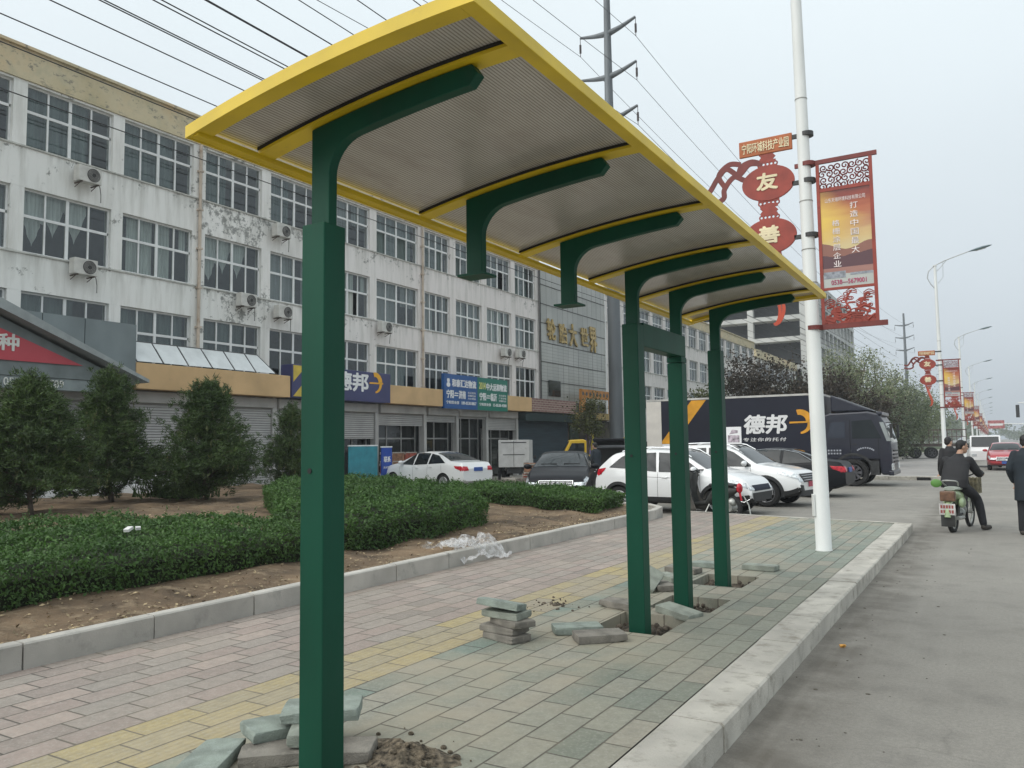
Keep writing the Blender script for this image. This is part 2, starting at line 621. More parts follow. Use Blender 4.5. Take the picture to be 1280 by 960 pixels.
rib = nb.math('MULTIPLY', nb.math('MULTIPLY', isyel, nb.math('SINE', nb.math('MULTIPLY', X, 6.2832 / 0.049))), 0.5)
sepd = nb.n('SeparateColor'); nb.t.links.new(wn.outputs['Color'], sepd.inputs[0])
tilt = nb.math('ADD', nb.math('MULTIPLY', nb.math('SUBTRACT', u, .5), nb.math('SUBTRACT', sepd.outputs[0], .5)), nb.math('MULTIPLY', nb.math('MULTIPLY', nb.math('SUBTRACT', v, .5), 1.6), nb.math('SUBTRACT', sepd.outputs[2], .5)))
h = nb.math('ADD', nb.math('ADD', nb.math('MULTIPLY', joint, -1.8), nb.math('MULTIPLY', tilt, 2.2)), nb.math('ADD', nb.math('MULTIPLY', rv2, 0.5), nb.math('ADD', nb.math('MULTIPLY', n2, 0.5), rib)))
nb.bump(h, 0.55, 0.008)
M_PAVE = nb.m

M_KERB = mat('kerb_granite', (0.50, 0.475, 0.42), 0.8, var=0.16, scale=2.5, bump=0.25, bscale=90, spots=(0.24, 0.22, 0.18), thr=(0.41, 0.68))
M_KERB2 = mat('kerb_granite_grey', (0.46, 0.44, 0.40), 0.8, var=0.15, scale=2.2, bump=0.22, bscale=90, spots=(0.27, 0.265, 0.24), thr=(0.46, 0.72))
M_SOIL = mat('bare_soil', (0.165, 0.112, 0.066), 0.95, var=0.4, scale=1.6, bump=0.9, bscale=35, spots=(0.235, 0.175, 0.11), thr=(0.42, 0.62))
M_DIRT = mat('dug_soil', (0.12, 0.098, 0.075), 0.95, var=0.4, scale=7, bump=1.0, bscale=60)
M_GRASS = mat('verge_grass', (0.06, 0.085, 0.03), 0.95, var=0.4, scale=3, bump=0.8, bscale=30)

# ground: one concrete sheet out to the horizon
b = MB()
b.quad((-1500, -600, 0), (1500, -600, 0), (1500, 2600, 0), (-1500, 2600, 0))
tag(b.build('road', M_ROAD), kind='structure')

# sidewalk with pits left where pavers were lifted round the posts
PITS = [(-2.86, -2.28, 2.42, 2.96), (-2.9, -2.3, 6.06, 6.78), (-2.80, -2.22, 7.06, 7.72), (-2.88, -2.30, 8.40, 9.14)]
def far_edge(x):            # slanted end of the sidewalk
    return 16.1 + (x + 1.6) * (-0.262)
b = MB()
xs = sorted({-6.6, -5.81, -1.61} | {p for q in PITS for p in q[:2]})
ys = sorted({-8.0, 15.9} | {p for q in PITS for p in q[2:]})
for i in range(len(xs) - 1):
    for j in range(len(ys) - 1):
        cx, cy = (xs[i] + xs[i + 1]) / 2, (ys[j] + ys[j + 1]) / 2
        if any(q[0] < cx < q[1] and q[2] < cy < q[3] for q in PITS): continue
        if cx < -5.81 : continue
        b.quad((xs[i], ys[j], .15), (xs[i + 1], ys[j], .15), (xs[i + 1], ys[j + 1], .15), (xs[i], ys[j + 1], .15))
b.quad((-5.81, 15.9, .15), (-1.61, 15.9, .15), (-1.61, far_edge(-1.61), .15), (-5.81, far_edge(-5.81), .15))
for q in PITS:
    x0, x1, y0, y1 = q
    b.quad((x0, y0, .15), (x1, y0, .15), (x1, y0, .01), (x0, y0, .01))
    b.quad((x0, y1, .15), (x1, y1, .15), (x1, y1, .01), (x0, y1, .01))
    b.quad((x0, y0, .15), (x0, y1, .15), (x0, y1, .01), (x0, y0, .01))
    b.quad((x1, y0, .15), (x1, y1, .15), (x1, y1, .01), (x1, y0, .01))
tag(b.build('sidewalk', M_PAVE), kind='structure')

def stones(b, p0, p1, wl, wr, z1, ln=0.985, gap=0.012, z0=-0.05, cham=0.012):
    """row of kerb stones from p0 to p1; wl/wr = widths to the left/right of that line"""
    a, c = Vector((*p0, 0)), Vector((*p1, 0))
    d = (c - a); tot = d.length; d.normalize()
    nrm = Vector((d.y, -d.x, 0))
    n = max(1, round(tot / ln)); st = tot / n
    for i in range(n):
        q0, q1 = a + d * (i * st + gap / 2), a + d * ((i + 1) * st - gap / 2)
        dz = random.uniform(-0.004, 0.004)
        sh = random.uniform(-0.004, 0.004)
        prof = [(-wl, z0), (-wl, z1 + dz - cham), (-wl + cham, z1 + dz), (wr + sh - cham, z1 + dz), (wr + sh, z1 + dz - cham), (wr + sh, z0)]
        vs = [q0 + nrm * x + Vector((0, 0, z)) for x, z in prof] + [q1 + nrm * x + Vector((0, 0, z)) for x, z in prof]
        k = len(prof)
        b.add(vs, [tuple(range(k)), tuple(range(k, 2 * k))[::-1]] + [(j, (j + 1) % k, k + (j + 1) % k, k + j) for j in range(k)])
b = MB()
stones(b, (-1.61, -8.4), (-1.61, 16.1), 0, 0.30, 0.155)
stones(b, (-1.31, 16.1), (-5.9, far_edge(-5.9) + .03), 0.0, -0.10, 0.156)
tag(b.build('kerb', M_KERB), kind='structure')

b = MB()
PK = [(-5.81, -8.0), (-5.81, 15.2), (-6.0, 16.1), (-6.5, 16.75), (-7.3, 17.0), (-21.0, 18.6)]
for p, q in zip(PK[:-1], PK[1:]):
    stones(b, p, q, 0.13, 0.0, 0.335, ln=1.0)
tag(b.build('planter_kerb', M_KERB2), kind='structure')

# planter soil: gently mounded and lumpy
def soil_z(x, y):
    t = max(0.0, min(1.0, (-6.2 - x) / 6.0))
    return 0.30 + 0.20 * t * t * (3 - 2 * t) + 0.025 * math.sin(x * 3.1 + y * 1.7) * math.sin(y * 2.3 - x) + 0.015 * math.sin(7 * x + 5 * y)
b = MB()
nx, ny = 80, 120
def _sy(x, j): 
    top = 15.2 if x > -6.0 else (16.6 + (-6.5 - x) * 0.118 if x < -6.5 else 16.0)
    return -6.0 + (top + 6.0) * j / ny
vs = []
for i in range(nx + 1):
    x = -5.9 - 15.0 * (i / nx) ** 1.2
    for j in range(ny + 1):
        y = _sy(x, j)
        vs.append((x, y, soil_z(x, y) - (0.05 if j == ny else 0)))
b.add(vs, [(i * (ny + 1) + j, i * (ny + 1) + j + 1, (i + 1) * (ny + 1) + j + 1, (i + 1) * (ny + 1) + j) for i in range(nx) for j in range(ny)])
tag(b.build('planter_soil', M_SOIL, smooth=180), kind='structure')
# dead leaves and twigs on the soil
k = 5200
xx = -5.98 - rng.random(k) ** 2.2 * 9.5
yy = rng.uniform(0.5, 15.5, k)
zz = np.array([soil_z(a, c) for a, c in zip(xx, yy)]) + 0.012
Cn = np.stack([xx, yy, zz], 1)
V = leaf_quads(Cn, np.tile([0, 0, 1.0], (k, 1)), np.full(k, 0.02), 0.5, 0.35)
lm = mat('dead_leaves', (0.30, 0.235, 0.14), 0.9, var=0.3, island=0.55)
tag(link('dead_leaf_litter', quads_mesh('dead_leaf_litter', V, lm)), 'brown dead leaves scattered on the planter soil', 'leaf litter', kind='stuff')

# soil thrown up inside the pits
def lumps(b, x0, x1, y0, y1, n, r, z, seed=1):
    rd = random.Random(seed)
    for _ in range(n):
        s_ = r * rd.uniform(0.45, 1.3)
        M = Matrix.Rotation(rd.uniform(0, 6.28), 3, (rd.random(), rd.random(), rd.random() + .1))
        b.ell((rd.uniform(x0, x1), rd.uniform(y0, y1), z * rd.uniform(0.3, 1.0)), s_, s_ * rd.uniform(.6, 1), s_ * rd.uniform(.5, .8), 7, 5, M)
b = MB()
for i, q in enumerate(PITS):
    x0, x1, y0, y1 = q
    m_ = 14
    vs = [(x0 + (x1 - x0) * a / m_, y0 + (y1 - y0) * c / m_, 0.025 + random.random() * 0.045) for a in range(m_ + 1) for c in range(m_ + 1)]
    b.add(vs, [(a * (m_ + 1) + c, a * (m_ + 1) + c + 1, (a + 1) * (m_ + 1) + c + 1, (a + 1) * (m_ + 1) + c) for a in range(m_) for c in range(m_)])
    lumps(b, x0 + .05, x1 - .05, y0 + .05, y1 - .05, 46, 0.03, 0.10, i)
tag(b.build('dug_soil', M_DIRT), 'dark dug soil and stones in the pits round the posts', 'soil', kind='stuff')
b = MB()
rd = random.Random(4)
NR, NS = 9, 26
vs = []
for i in range(NR + 1):
    for j in range(NS):
        a = 2 * math.pi * j / NS
        rr = i / NR * (.20 + .05 * math.sin(3 * a) + .03 * math.sin(5 * a + 1))
        q = (-2.52 + rr * math.cos(a) * 1.2, 3.15 + rr * math.sin(a) * .9)
        vs.append((*q, .151 + max(0, (1 - (i / NR) ** 1.5)) * .055 * (1 + .8 * mathnoise((q[0] * 22, q[1] * 22, .3)))))
b.add(vs, [(i * NS + j, i * NS + (j + 1) % NS, (i + 1) * NS + (j + 1) % NS, (i + 1) * NS + j) for i in range(NR) for j in range(NS)])
for _ in range(170):
    a, rr = rd.uniform(0, 6.28), abs(rd.gauss(0, 0.13))
    s_ = min(.03, .004 + rd.expovariate(1 / .006))
    b.ell((-2.5 + rr * math.cos(a) * 1.3, 3.14 + rr * math.sin(a), 0.155 + max(0, .07 - rr * .4) * rd.random()), s_, s_ * .8, s_ * .7, 7, 5)
tag(b.build('rubble_heap', mat('mortar_rubble', (0.185, 0.150, 0.105), 0.95, var=0.6, scale=30, bump=1.0, bscale=120)), 'small heap of sandy rubble beside the nearest green post', 'rubble', kind='stuff')
b = MB()
for _ in range(55):
    a, rr = rd.uniform(0, 6.28), abs(rd.gauss(0, 0.16))
    s_ = rd.uniform(0.004, 0.018)
    b.ell((-3.61 + rr * math.cos(a) * 1.1, 6.75 + rr * math.sin(a) * 1.4, 0.155), s_, s_ * .8, s_ * .7, 6, 4)
tag(b.build('soil_crumbs', M_DIRT), 'dark crumbs of soil dropped on the pink pavers', 'soil', kind='stuff')

# far islands of pavement beyond the yard entrance
b = MB()
b.box(-6.2, -1.5, 37.2, 400, -0.05, 0.14)
tag(b.build('far_sidewalk', mat('far_pavement', (0.30, 0.285, 0.27), 0.85, var=0.12, scale=0.8)), kind='structure')
b = MB()
stones(b, (-1.5, 37.1), (-1.5, 200), 0, 0.28, 0.16, ln=2.0)
stones(b, (-1.2, 37.05), (-6.4, 37.25), 0.3, 0, 0.16, ln=1.2)
stones(b, (-6.2, 37.3), (-6.2, 200), 0.2, 0, 0.32, ln=2.0)
tag(b.build('far_kerb', M_KERB), kind='structure')
b = MB()
b.box(-30, -6.42, 52, 400, -0.05, 0.24)
tag(b.build('verge', M_GRASS), kind='structure')
# storm drain mouth in the far kerb
b = MB()
b.box(-2.75, -2.25, 36.72, 36.77, 0.0, 0.12)
tag(b.build('kerb_drain', mat('drain_black', (0.012, 0.012, 0.012), 0.9)), 'black drain opening in the far kerb face', 'drain')

# small litter on the road
b = MB()
b.cbox((-1.12, 6.98, 0.010), (0.04, 0.028, 0.012), 0.5, 0.3)
b.cbox((-1.105, 6.95, 0.02), (0.022, 0.03, 0.010), 0.9, -0.5, 0.4)
tag(b.build('litter_scrap', mat('orange_litter', (0.75, 0.38, 0.08), 0.6)), 'small crumpled orange scrap lying on the road by the kerb', 'litter')
b = MB()
for _ in range(90):
    s_ = abs(rd.gauss(0, .006)) + .003
    b.ell((-1.28 + abs(rd.gauss(0, .55)), rd.uniform(2.6, 15), 0.002), s_, s_ * .7, s_ * .4, 6, 4)
tag(b.build('road_grit', mat('grit', (0.12, 0.11, 0.09), 0.9)), 'loose grit and bits scattered over the road', 'grit', kind='stuff')
# ================================================================== bus shelter under construction
M_GREEN = mat('green_paint', (0.003, 0.060, 0.034), 0.5, var=0.18, scale=2.0, spots=(0.012, 0.052, 0.036), thr=(0.5, 0.8), spec=.22, detail=9, bump=.05, bscale=25, stretch=(1, 1, .35))
M_YEL = mat('yellow_paint', (0.72, 0.51, 0.018), 0.45, var=0.10, scale=3.0, spots=(0.42, 0.27, 0.03), thr=(0.52, 0.85))
M_BLACK = mat('black_rubber', (0.012, 0.012, 0.012), 0.7)
# ribbed grey-brown plastic sheet
nb = NB('ribbed_sheet')
P, X, Y, Z = world_xyz(nb)
ln = nb.math('SINE', nb.math('MULTIPLY', X, 6.2832 / 0.016))
n1 = nb.noise(P, 1.6, 5, 0.55)
mp = nb.n('Mapping'); mp.inputs['Scale'].default_value = (3, 0.7, 1)
nb.t.links.new(P, mp.inputs['Vector'])
n2 = nb.noise(mp.outputs[0], 2.0, 6, 0.6)
c = nb.ramp(n1, [(0.3, (0.45, 0.425, 0.395)), (0.7, (0.58, 0.55, 0.51))])
c = nb.mix(nb.ramp(n2, [(0.5, 0.0), (0.75, 0.45)]), c, (0.27, 0.23, 0.19))
c = nb.mix(nb.math('MULTIPLY', nb.math('GREATER_THAN', ln, 0.3), 0.7), c, (0.20, 0.17, 0.145))
nb.set(nb.b.inputs['Base Color'], c)
nb.b.inputs['Roughness'].default_value = 0.22
nb.b.inputs['Specular IOR Level'].default_value = 0.55
nb.bump(ln, 0.18, 0.002)
M_SHEET = nb.m

PX = -2.53
def roof_z(x):               # underside of the frame: slightly arched, rising to the road side
    t = (x + 2.97) / 1.52
    return 3.02 + 0.16 * t + 0.040 * 4 * t * (1 - t)
Y0, Y1, XI, XO = 2.2, 8.98, -2.97, -1.45
sh = thing('bus_shelter', 'half built bus shelter with green posts and a yellow framed curved roof', 'bus shelter', (PX, 5.6, 0.15))
ORG = (PX, 5.6, 0.15)
posts = [(2.6, 0.135), (6.2, 0.14), (7.27, 0.14), (8.53, 0.14)]
for i, (y, s_) in enumerate(posts):
    b = MB()
    h = s_ / 2
    top = 2.64 if i != 2 else 2.40
    b.box(PX - h, PX + h, y - h, y + h, -0.02, top)
    p = b.build('post', M_GREEN, sh, ORG, bevel=0.006)
    # dark bolt hole on the face turned to the camera
    b = MB()
    b.cyl((PX - 0.01, y - h - 0.001, 1.55), (PX - 0.01, y - h - 0.004, 1.55), 0.012, n=10)
    b.build('bolt_hole', M_BLACK, p, ORG)
# cross beam joining the two middle posts
b = MB()
b.box(PX - .066, PX + .066, 6.2 + .072, 7.27 + 0.07, 2.46, 2.66)
b.build('cross_beam', M_GREEN, sh, ORG, bevel=0.006)
b = MB()
b.box(PX - .07, PX + .07, 7.27 - .07, 7.27 + .066, 2.405, 2.457)
b.build('cap_plate', M_GREEN, sh, ORG)

ARMS = [(2.6, 2.60, False), (3.84, 2.64, True), (5.03, 2.64, True), (6.2, 2.62, False), (7.27, 2.62, False), (8.53, 2.60, False)]
for y, zb, hang in ARMS:
    b = MB()
    xl, xr = PX - 0.052, PX + 0.055
    xt = -1.68
    low = [(xr, zb), (xr, roof_z(xr) - 0.24)]
    for k in range(1, 9):
        a = k / 8 * math.pi / 2
        x = xr + 0.15 * (1 - math.cos(a))
        low.append((x, roof_z(x) - 0.24 + 0.138 * math.sin(a)))
    for k in range(1, 7):
        x = xr + 0.15 + (xt - 0.04 - xr - 0.15) * k / 6
        low.append((x, roof_z(x) - 0.102 + 0.012 * k / 6))
    low.append((xt, roof_z(xt) - 0.05))
    up = [(x, roof_z(x) - 0.004) for x in np.linspace(xt - 0.03, xl, 12)]
    poly = low + up + [(xl, zb)]
    b.prism(poly, 'y', y - 0.026, y + 0.026)
    a = b.build('arm', M_GREEN, sh, ORG, bevel=0.004)
    if hang:
        b = MB()
        b.box(xl - 0.035, xr + 0.04, y - 0.07, y + 0.07, zb - 0.014, zb - 0.001)
        b.build('foot_plate', M_GREEN, a, ORG)
# roof: sheet, ribs, edge frame
b = MB()
NX = 20
xs_ = np.linspace(XI + .05, XO - .05, NX + 1)
ring = lambda y: [(x, y, roof_z(x) + 0.030) for x in xs_] + [(x, y, roof_z(x) + 0.040) for x in xs_[::-1]]
b.loft([ring(Y0 + .05), ring(Y1 - .05)])
b.build('roof_sheet', M_SHEET, sh, ORG, smooth=40)
def arch_bar(b, y0, y1, x0, x1, z0, z1, n=18):
    xs2 = np.linspace(x0, x1, n + 1)
    b.loft([[(x, y0, roof_z(x) + z0), (x, y1, roof_z(x) + z0), (x, y1, roof_z(x) + z1), (x, y0, roof_z(x) + z1)] for x in xs2])
for y, _, _ in ARMS:
    b = MB()
    arch_bar(b, y - 0.055, y + 0.045, XI + .07, XO - .07, 0.0, 0.027)
    r_ = b.build('rib', M_YEL, sh, ORG, smooth=30)
    b = MB()
    arch_bar(b, y - 0.0605, y - 0.0555, XI + .07, XO - .07, 0.014, 0.028)
    b.build('gasket', M_BLACK, r_, ORG, smooth=30)
for y0, y1, yl0, yl1 in ((Y0, Y0 + 0.012, Y0 + .0125, Y0 + .088), (Y1 - 0.012, Y1, Y1 - .088, Y1 - .0125)):
    b = MB()
    arch_bar(b, y0, y1, XI, XO, -0.010, 0.044)
    b.cur = 0
    arch_bar(b, yl0, yl1, XI + .07, XO - .07, -0.004, 0.026)
    b.build('end_frame', M_YEL, sh, ORG, smooth=30)
for x0, x1, xl0, xl1 in ((XI, XI + .012, XI + .0125, XI + .069), (XO - .012, XO, XO - .069, XO - .0125)):
    b = MB()
    b.box(x0, x1, Y0 + .0125, Y1 - .0125, roof_z(x0) - 0.010, roof_z(x0) + 0.044)
    b.box(xl0, xl1, Y0 + .0125, Y1 - .0125, roof_z(x0) - 0.006, roof_z(x0) + 0.022)
    b.build('side_frame', M_YEL, sh, ORG, bevel=0.003)

# ------------------------------------------------------------------ loose pavers
M_PV_G = mat('paver_green', (0.275, 0.300, 0.255), 0.85, var=0.2, scale=9, bump=.35, bscale=120, spots=(0.34, 0.355, 0.32), thr=(0.45, 0.8))
M_PV_B = mat('paver_bluegreen', (0.245, 0.285, 0.250), 0.85, var=0.2, scale=8, bump=.35, bscale=120, spots=(0.33, 0.38, 0.35), thr=(0.42, 0.8))
M_PV_D = mat('paver_brown', (0.215, 0.200, 0.172), 0.9, var=0.25, scale=8, bump=.4, bscale=110, spots=(0.33, 0.30, 0.25), thr=(0.5, 0.75))
def paver(x, y, z, rz, m, label, tilt=(0, 0), size=(0.2, 0.39, 0.06), seed=0):
    b = MB()
    rd = random.Random(seed)
    nx_, ny_ = 3, 5
    # slightly chipped slab: jittered edge vertices
    a, c, h = size[0] / 2, size[1] / 2, size[2] / 2
    b.box(-a, a, -c, c, -h, h)
    me = b.mesh('loose_paver', m)
    bm = bmesh.new(); bm.from_mesh(me)
    bmesh.ops.subdivide_edges(bm, edges=bm.edges, cuts=3, use_grid_fill=True)
    for v_ in bm.verts:
        e_ = (abs(abs(v_.co.x) - a) < 1e-4) + (abs(abs(v_.co.y) - c) < 1e-4) + (abs(abs(v_.co.z) - h) < 1e-4)
        j = 0.0004 if e_ == 1 else (0.0016 if e_ == 2 else 0.005)
        v_.co *= 1 - abs(rd.gauss(0, j)) / 0.1
    bm.to_mesh(me); bm.free()
    o = link('loose_paver', me, None, 0.0035, (x, y, z))
    o.rotation_euler = (tilt[0], tilt[1], rz)
    return tag(o, label, 'paver', 'pavers lifted out of the sidewalk')
D = math.degrees
g = 'stack of five between the yellow strip and the lifted pair'
sx, sy = -3.33, 5.42
for i, (dx, dy, rz, m, lab, t) in enumerate([
    (0.02, -.02, 72, M_PV_D, 'brown paver at the very bottom of the tall stack of five', (0, 0)),
    (-.015, .0, 80, M_PV_D, 'brown paver second from the bottom of the tall stack of five', (0, 0)),
    (0.05, .02, 66, M_PV_D, 'brown paver in the middle of the tall stack of five', (0, 0)),
    (-.01, .03, 84, M_PV_G, 'grey green paver just under the tilted top one of the stack', (0, 0)),
    (-.035, .0, 98, M_PV_B, 'pale blue green paver lying tilted on top of the tall stack', (0.10, 0.16))]):
    paver(sx + dx, sy + dy, .15 + .027 + i * .0535 + (0.020 if i == 4 else 0), R(rz), m, lab, t, size=(0.2, 0.35, 0.052), seed=i)
paver(-2.93, 5.86, .182, R(-52), M_PV_B, 'pale green paver lying partly behind a brown one near the pit', seed=21)
paver(-2.66, 5.70, .184, R(-62 + 14), M_PV_D, 'brown grey paver in front of the pit of the second post', (0, 0.03), seed=22)
paver(-2.44, 6.88, .172, R(70), M_PV_G, 'grey green paver tipped into the pit between the two middle posts', (0.12, -0.05), size=(.2, .38, .06), seed=23)
paver(-3.00, 6.92, .182, R(74), M_PV_D, 'brown paver lying flat left of the second post', seed=24)
paver(-3.02, 8.00, .182, R(38), M_PV_D, 'lower dark paver of the small heap left of the third post', seed=25)
paver(-3.09, 7.86, .260, R(12), M_PV_G, 'grey paver propped up on the small heap left of the third post', (0.35, 0.5), seed=26)
paver(-3.12, 8.52, .183, R(54), M_PV_G, 'grey paver on the ground between the third and fourth posts', seed=27)
paver(-3.16, 9.10, .183, R(80), M_PV_D, 'dark paver lying just left of the farthest post', seed=28)
paver(-3.02, 9.62, .183, R(92), M_PV_B, 'blue green paver behind the farthest post', seed=29)
paver(-2.42, 9.68, .183, R(86), M_PV_G, 'grey green paver lying right behind the pit of the farthest post', seed=30)
# heap round the nearest post
paver(-3.26, 2.62, .182, R(30), M_PV_B, 'blue green paver at the bottom left corner near the nearest post', seed=31)
paver(-3.02, 2.84, .182, R(-48), M_PV_D, 'brown paver on the ground under the heap at the nearest post', seed=32)
paver(-3.19, 2.95, .242, R(-20), M_PV_B, 'pale green paver tilted on the low side of the nearest heap', (-0.06, 0.10), size=(.19, .30, .055), seed=33)
paver(-2.99, 3.00, .252, R(38), M_PV_G, 'grey paver in the middle of the heap at the nearest post', size=(.19, .34, .06), seed=34)
paver(-3.01, 3.10, .316, R(-55), M_PV_B, 'pale blue green paver on top of the heap behind the nearest post', (0.02, 0.04), size=(.22, .39, .055), seed=35)
paver(-2.80, 3.00, .182, R(-60), M_PV_D, 'brown grey paver on the ground right of the nearest post', (0, .02), size=(.2, .34, .06), seed=36)

# crumpled clear plastic sheet over the planter kerb
nb = NB('clear_plastic')
tr = nb.n('BsdfTransparent')
mxs = nb.n('MixShader')
P, X, Y, Z = world_xyz(nb)
n1 = nb.noise(P, 14, 4, 0.6)
nb.set(mxs.inputs[0], nb.ramp(n1, [(0.36, 0.12), (0.66, 0.62)]))
nb.t.links.new(tr.outputs[0], mxs.inputs[1])
nb.b.inputs['Base Color'].default_value = (0.72, 0.72, 0.72, 1)
nb.b.inputs['Roughness'].default_value = 0.25
nb.t.links.new(nb.b.outputs[0], mxs.inputs[2])
nb.t.links.new(mxs.outputs[0], nb.t.nodes['Material Output'].inputs['Surface'])
b = MB()
rd = random.Random(9)
NU, NV = 34, 26
from mathutils import noise as mnoise
def bagpt(u_, v_):
    x = -6.25 + 0.62 * u_
    y = 8.15 + 0.95 * v_ + 0.25 * u_
    base = .335 + .01 if x < -5.80 else .165
    if -5.83 < x < -5.70:
        t = (x + 5.83) / .13
        base = .345 + (.165 - .345) * t
    lump = 0.05 + 0.10 * mnoise.noise((u_ * 3.2, v_ * 4.0, 1.3)) + 0.075 * mnoise.noise((u_ * 9, v_ * 11, 4.1)) + 0.03 * mnoise.noise((u_ * 22, v_ * 25, 7.7))
    ex = 0.12 * mnoise.noise((u_ * 3, v_ * 3, 9.0))
    ey = 0.14 * mnoise.noise((u_ * 4, v_ * 4, 19.0))
    return (x + ex, y + ey, max(base, base + lump * 1.1))
b.add([bagpt(i / NU, j / NV) for i in range(NU + 1) for j in range(NV + 1)],
      [(i * (NV + 1) + j, i * (NV + 1) + j + 1, (i + 1) * (NV + 1) + j + 1, (i + 1) * (NV + 1) + j) for i in range(NU) for j in range(NV)
       if mnoise.noise((i * .12, j * .13, 3.3)) > -0.28 - 0.2 * math.sin(math.pi * i / NU) * math.sin(math.pi * j / NV)])
tag(b.build('plastic_sheet', nb.m, smooth=35), 'crumpled clear plastic sheet draped over the planter kerb', 'plastic sheet')
b = MB()
b.cbox((-8.05, 5.35, .80), (.06, .09, .03), .4, .3)
b.cbox((-8.0, 5.43, .805), (.05, .05, .03), 1.1, .2)
tag(b.build('paper_scrap', mat('white_scrap', (.75, .75, .73), .7)), 'small white paper scrap caught on top of the near hedge', 'litter')
# ================================================================== main four storey building
nb = NB('peeling_white_wall')
P, X, Y, Z = world_xyz(nb)
n1 = nb.noise(P, 0.28, 5, 0.55)
n2 = nb.noise(P, 1.1, 9, 0.72)
n3 = nb.noise(P, 5.0, 9, 0.75)
mp = nb.n('Mapping'); mp.inputs['Scale'].default_value = (1, 2.6, 0.35)
nb.t.links.new(P, mp.inputs['Vector'])
n4 = nb.noise(mp.outputs[0], 1.3, 6, 0.6)
c = nb.ramp(n1, [(0.3, (0.79, 0.80, 0.765)), (0.7, (0.87, 0.855, 0.82))])
srel = nb.math('FRACT', nb.math('DIVIDE', nb.math('SUBTRACT', Z, 4.28), 2.98))
under = nb.ramp(srel, [(0.60, 0.0), (0.80, 0.15), (0.97, 1.0), (1.0, 1.0)])
pinkf = nb.ramp(nb.math('DIVIDE', Y, 40.0), [(0.45, 0.0), (0.75, 0.8)])
c = nb.mix(pinkf, c, nb.mix(n1, (0.72, 0.66, 0.64), (0.80, 0.75, 0.72)))
c = nb.mix(nb.ramp(n4, [(0.45, 0.0), (0.72, 0.5)]), c, (0.46, 0.45, 0.40))
c = nb.mix(nb.math('MULTIPLY', nb.math('MULTIPLY', under, nb.ramp(n4, [(0.42, 0.0), (0.66, 1.0)])), .38), c, (0.34, 0.34, 0.31))
# paint flaked off in crackled patches, mostly between y 16 and 22 and under the sills
patch = nb.math('SUBTRACT', 1.0, nb.math('MINIMUM', 1.0, nb.math('DIVIDE', nb.math('ABSOLUTE', nb.math('SUBTRACT', Y, 19.2)), 3.2)))
patch = nb.math('ADD', patch, nb.math('MULTIPLY', under, .55))
zone = nb.math('MULTIPLY', nb.ramp(nb.math('ADD', n2, nb.math('MULTIPLY', patch, .12)), [(0.625, 0.0), (0.64, 1.0)]), nb.ramp(n3, [(0.47, 0.0), (0.54, 1.0)]))
c = nb.mix(nb.math('MULTIPLY', zone, 0.85), c, (0.20, 0.205, 0.19))
c = nb.mix(nb.math('MULTIPLY', nb.ramp(n2, [(0.60, 0.0), (0.68, 0.6)]), nb.ramp(n3, [(0.4, 0.2), (0.6, 1.0)])), c, (0.40, 0.39, 0.36))
nb.set(nb.b.inputs['Base Color'], c)
nb.b.inputs['Roughness'].default_value = 0.85
nb.bump(nb.math('ADD', zone, n3), 0.25, 0.01)
M_WALL = nb.m

nb = NB('cornice_beige')
P, X, Y, Z = world_xyz(nb)
n1 = nb.noise(P, 0.5, 6, 0.6)
n2 = nb.noise(P, 1.7, 8, 0.7)
mp = nb.n('Mapping'); mp.inputs['Scale'].default_value = (1, 1.4, 2.2)
nb.t.links.new(P, mp.inputs['Vector'])
n3 = nb.noise(mp.outputs[0], 2.6, 9, 0.72)
c = nb.ramp(n1, [(0.3, (0.50, 0.42, 0.25)), (0.5, (0.60, 0.52, 0.35)), (0.72, (0.62, 0.45, 0.255))])
c = nb.mix(nb.ramp(n2, [(0.5, 0.0), (0.65, 0.5)]), c, (0.42, 0.40, 0.28))
flake = nb.math('MULTIPLY', nb.ramp(n3, [(0.56, 0.0), (0.60, 1.0)]), nb.ramp(n2, [(0.42, 0.2), (0.55, 1.0)]))
c = nb.mix(nb.math('MULTIPLY', flake, 0.85), c, (0.215, 0.20, 0.17))
nb.set(nb.b.inputs['Base Color'], c)
nb.b.inputs['Roughness'].default_value = 0.88
nb.bump(flake, -0.4, 0.02)
M_CORN = nb.m

M_FRAME = mat('window_frame_white', (0.78, 0.79, 0.78), 0.45, var=0.06)
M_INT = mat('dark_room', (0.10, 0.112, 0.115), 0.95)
M_CURT = mat('pale_curtain', (0.62, 0.64, 0.60), 0.9, var=0.2, scale=2, stretch=(1, 9, .4))
M_CURT2 = mat('grey_blind', (0.30, 0.32, 0.31), 0.9, var=0.2, scale=2, stretch=(1, 7, .4))
M_CURT3 = mat('dim_green_blind', (0.15, 0.19, 0.18), 0.9, var=0.25, scale=1.5, stretch=(1, 6, .4))
# see-through glass with sky reflection
nb = NB('window_glass')
tr = nb.n('BsdfTransparent'); tr.inputs['Color'].default_value = (0.66, 0.71, 0.71, 1)
gl = nb.n('BsdfGlossy'); gl.inputs['Roughness'].default_value = 0.03; gl.inputs['Color'].default_value = (0.85, 0.9, 0.92, 1)
fr = nb.n('LayerWeight'); fr.inputs['Blend'].default_value = .5
mxs = nb.n('MixShader')
nb.t.links.new(nb.math('ADD', nb.math('MULTIPLY', nb.math('POWER', fr.outputs['Facing'], 4.0), .55), 0.085), mxs.inputs[0])
nb.t.links.new(tr.outputs[0], mxs.inputs[1]); nb.t.links.new(gl.outputs[0], mxs.inputs[2])
nb.t.links.new(mxs.outputs[0], nb.t.nodes['Material Output'].inputs['Surface'])
M_GLASS = nb.m

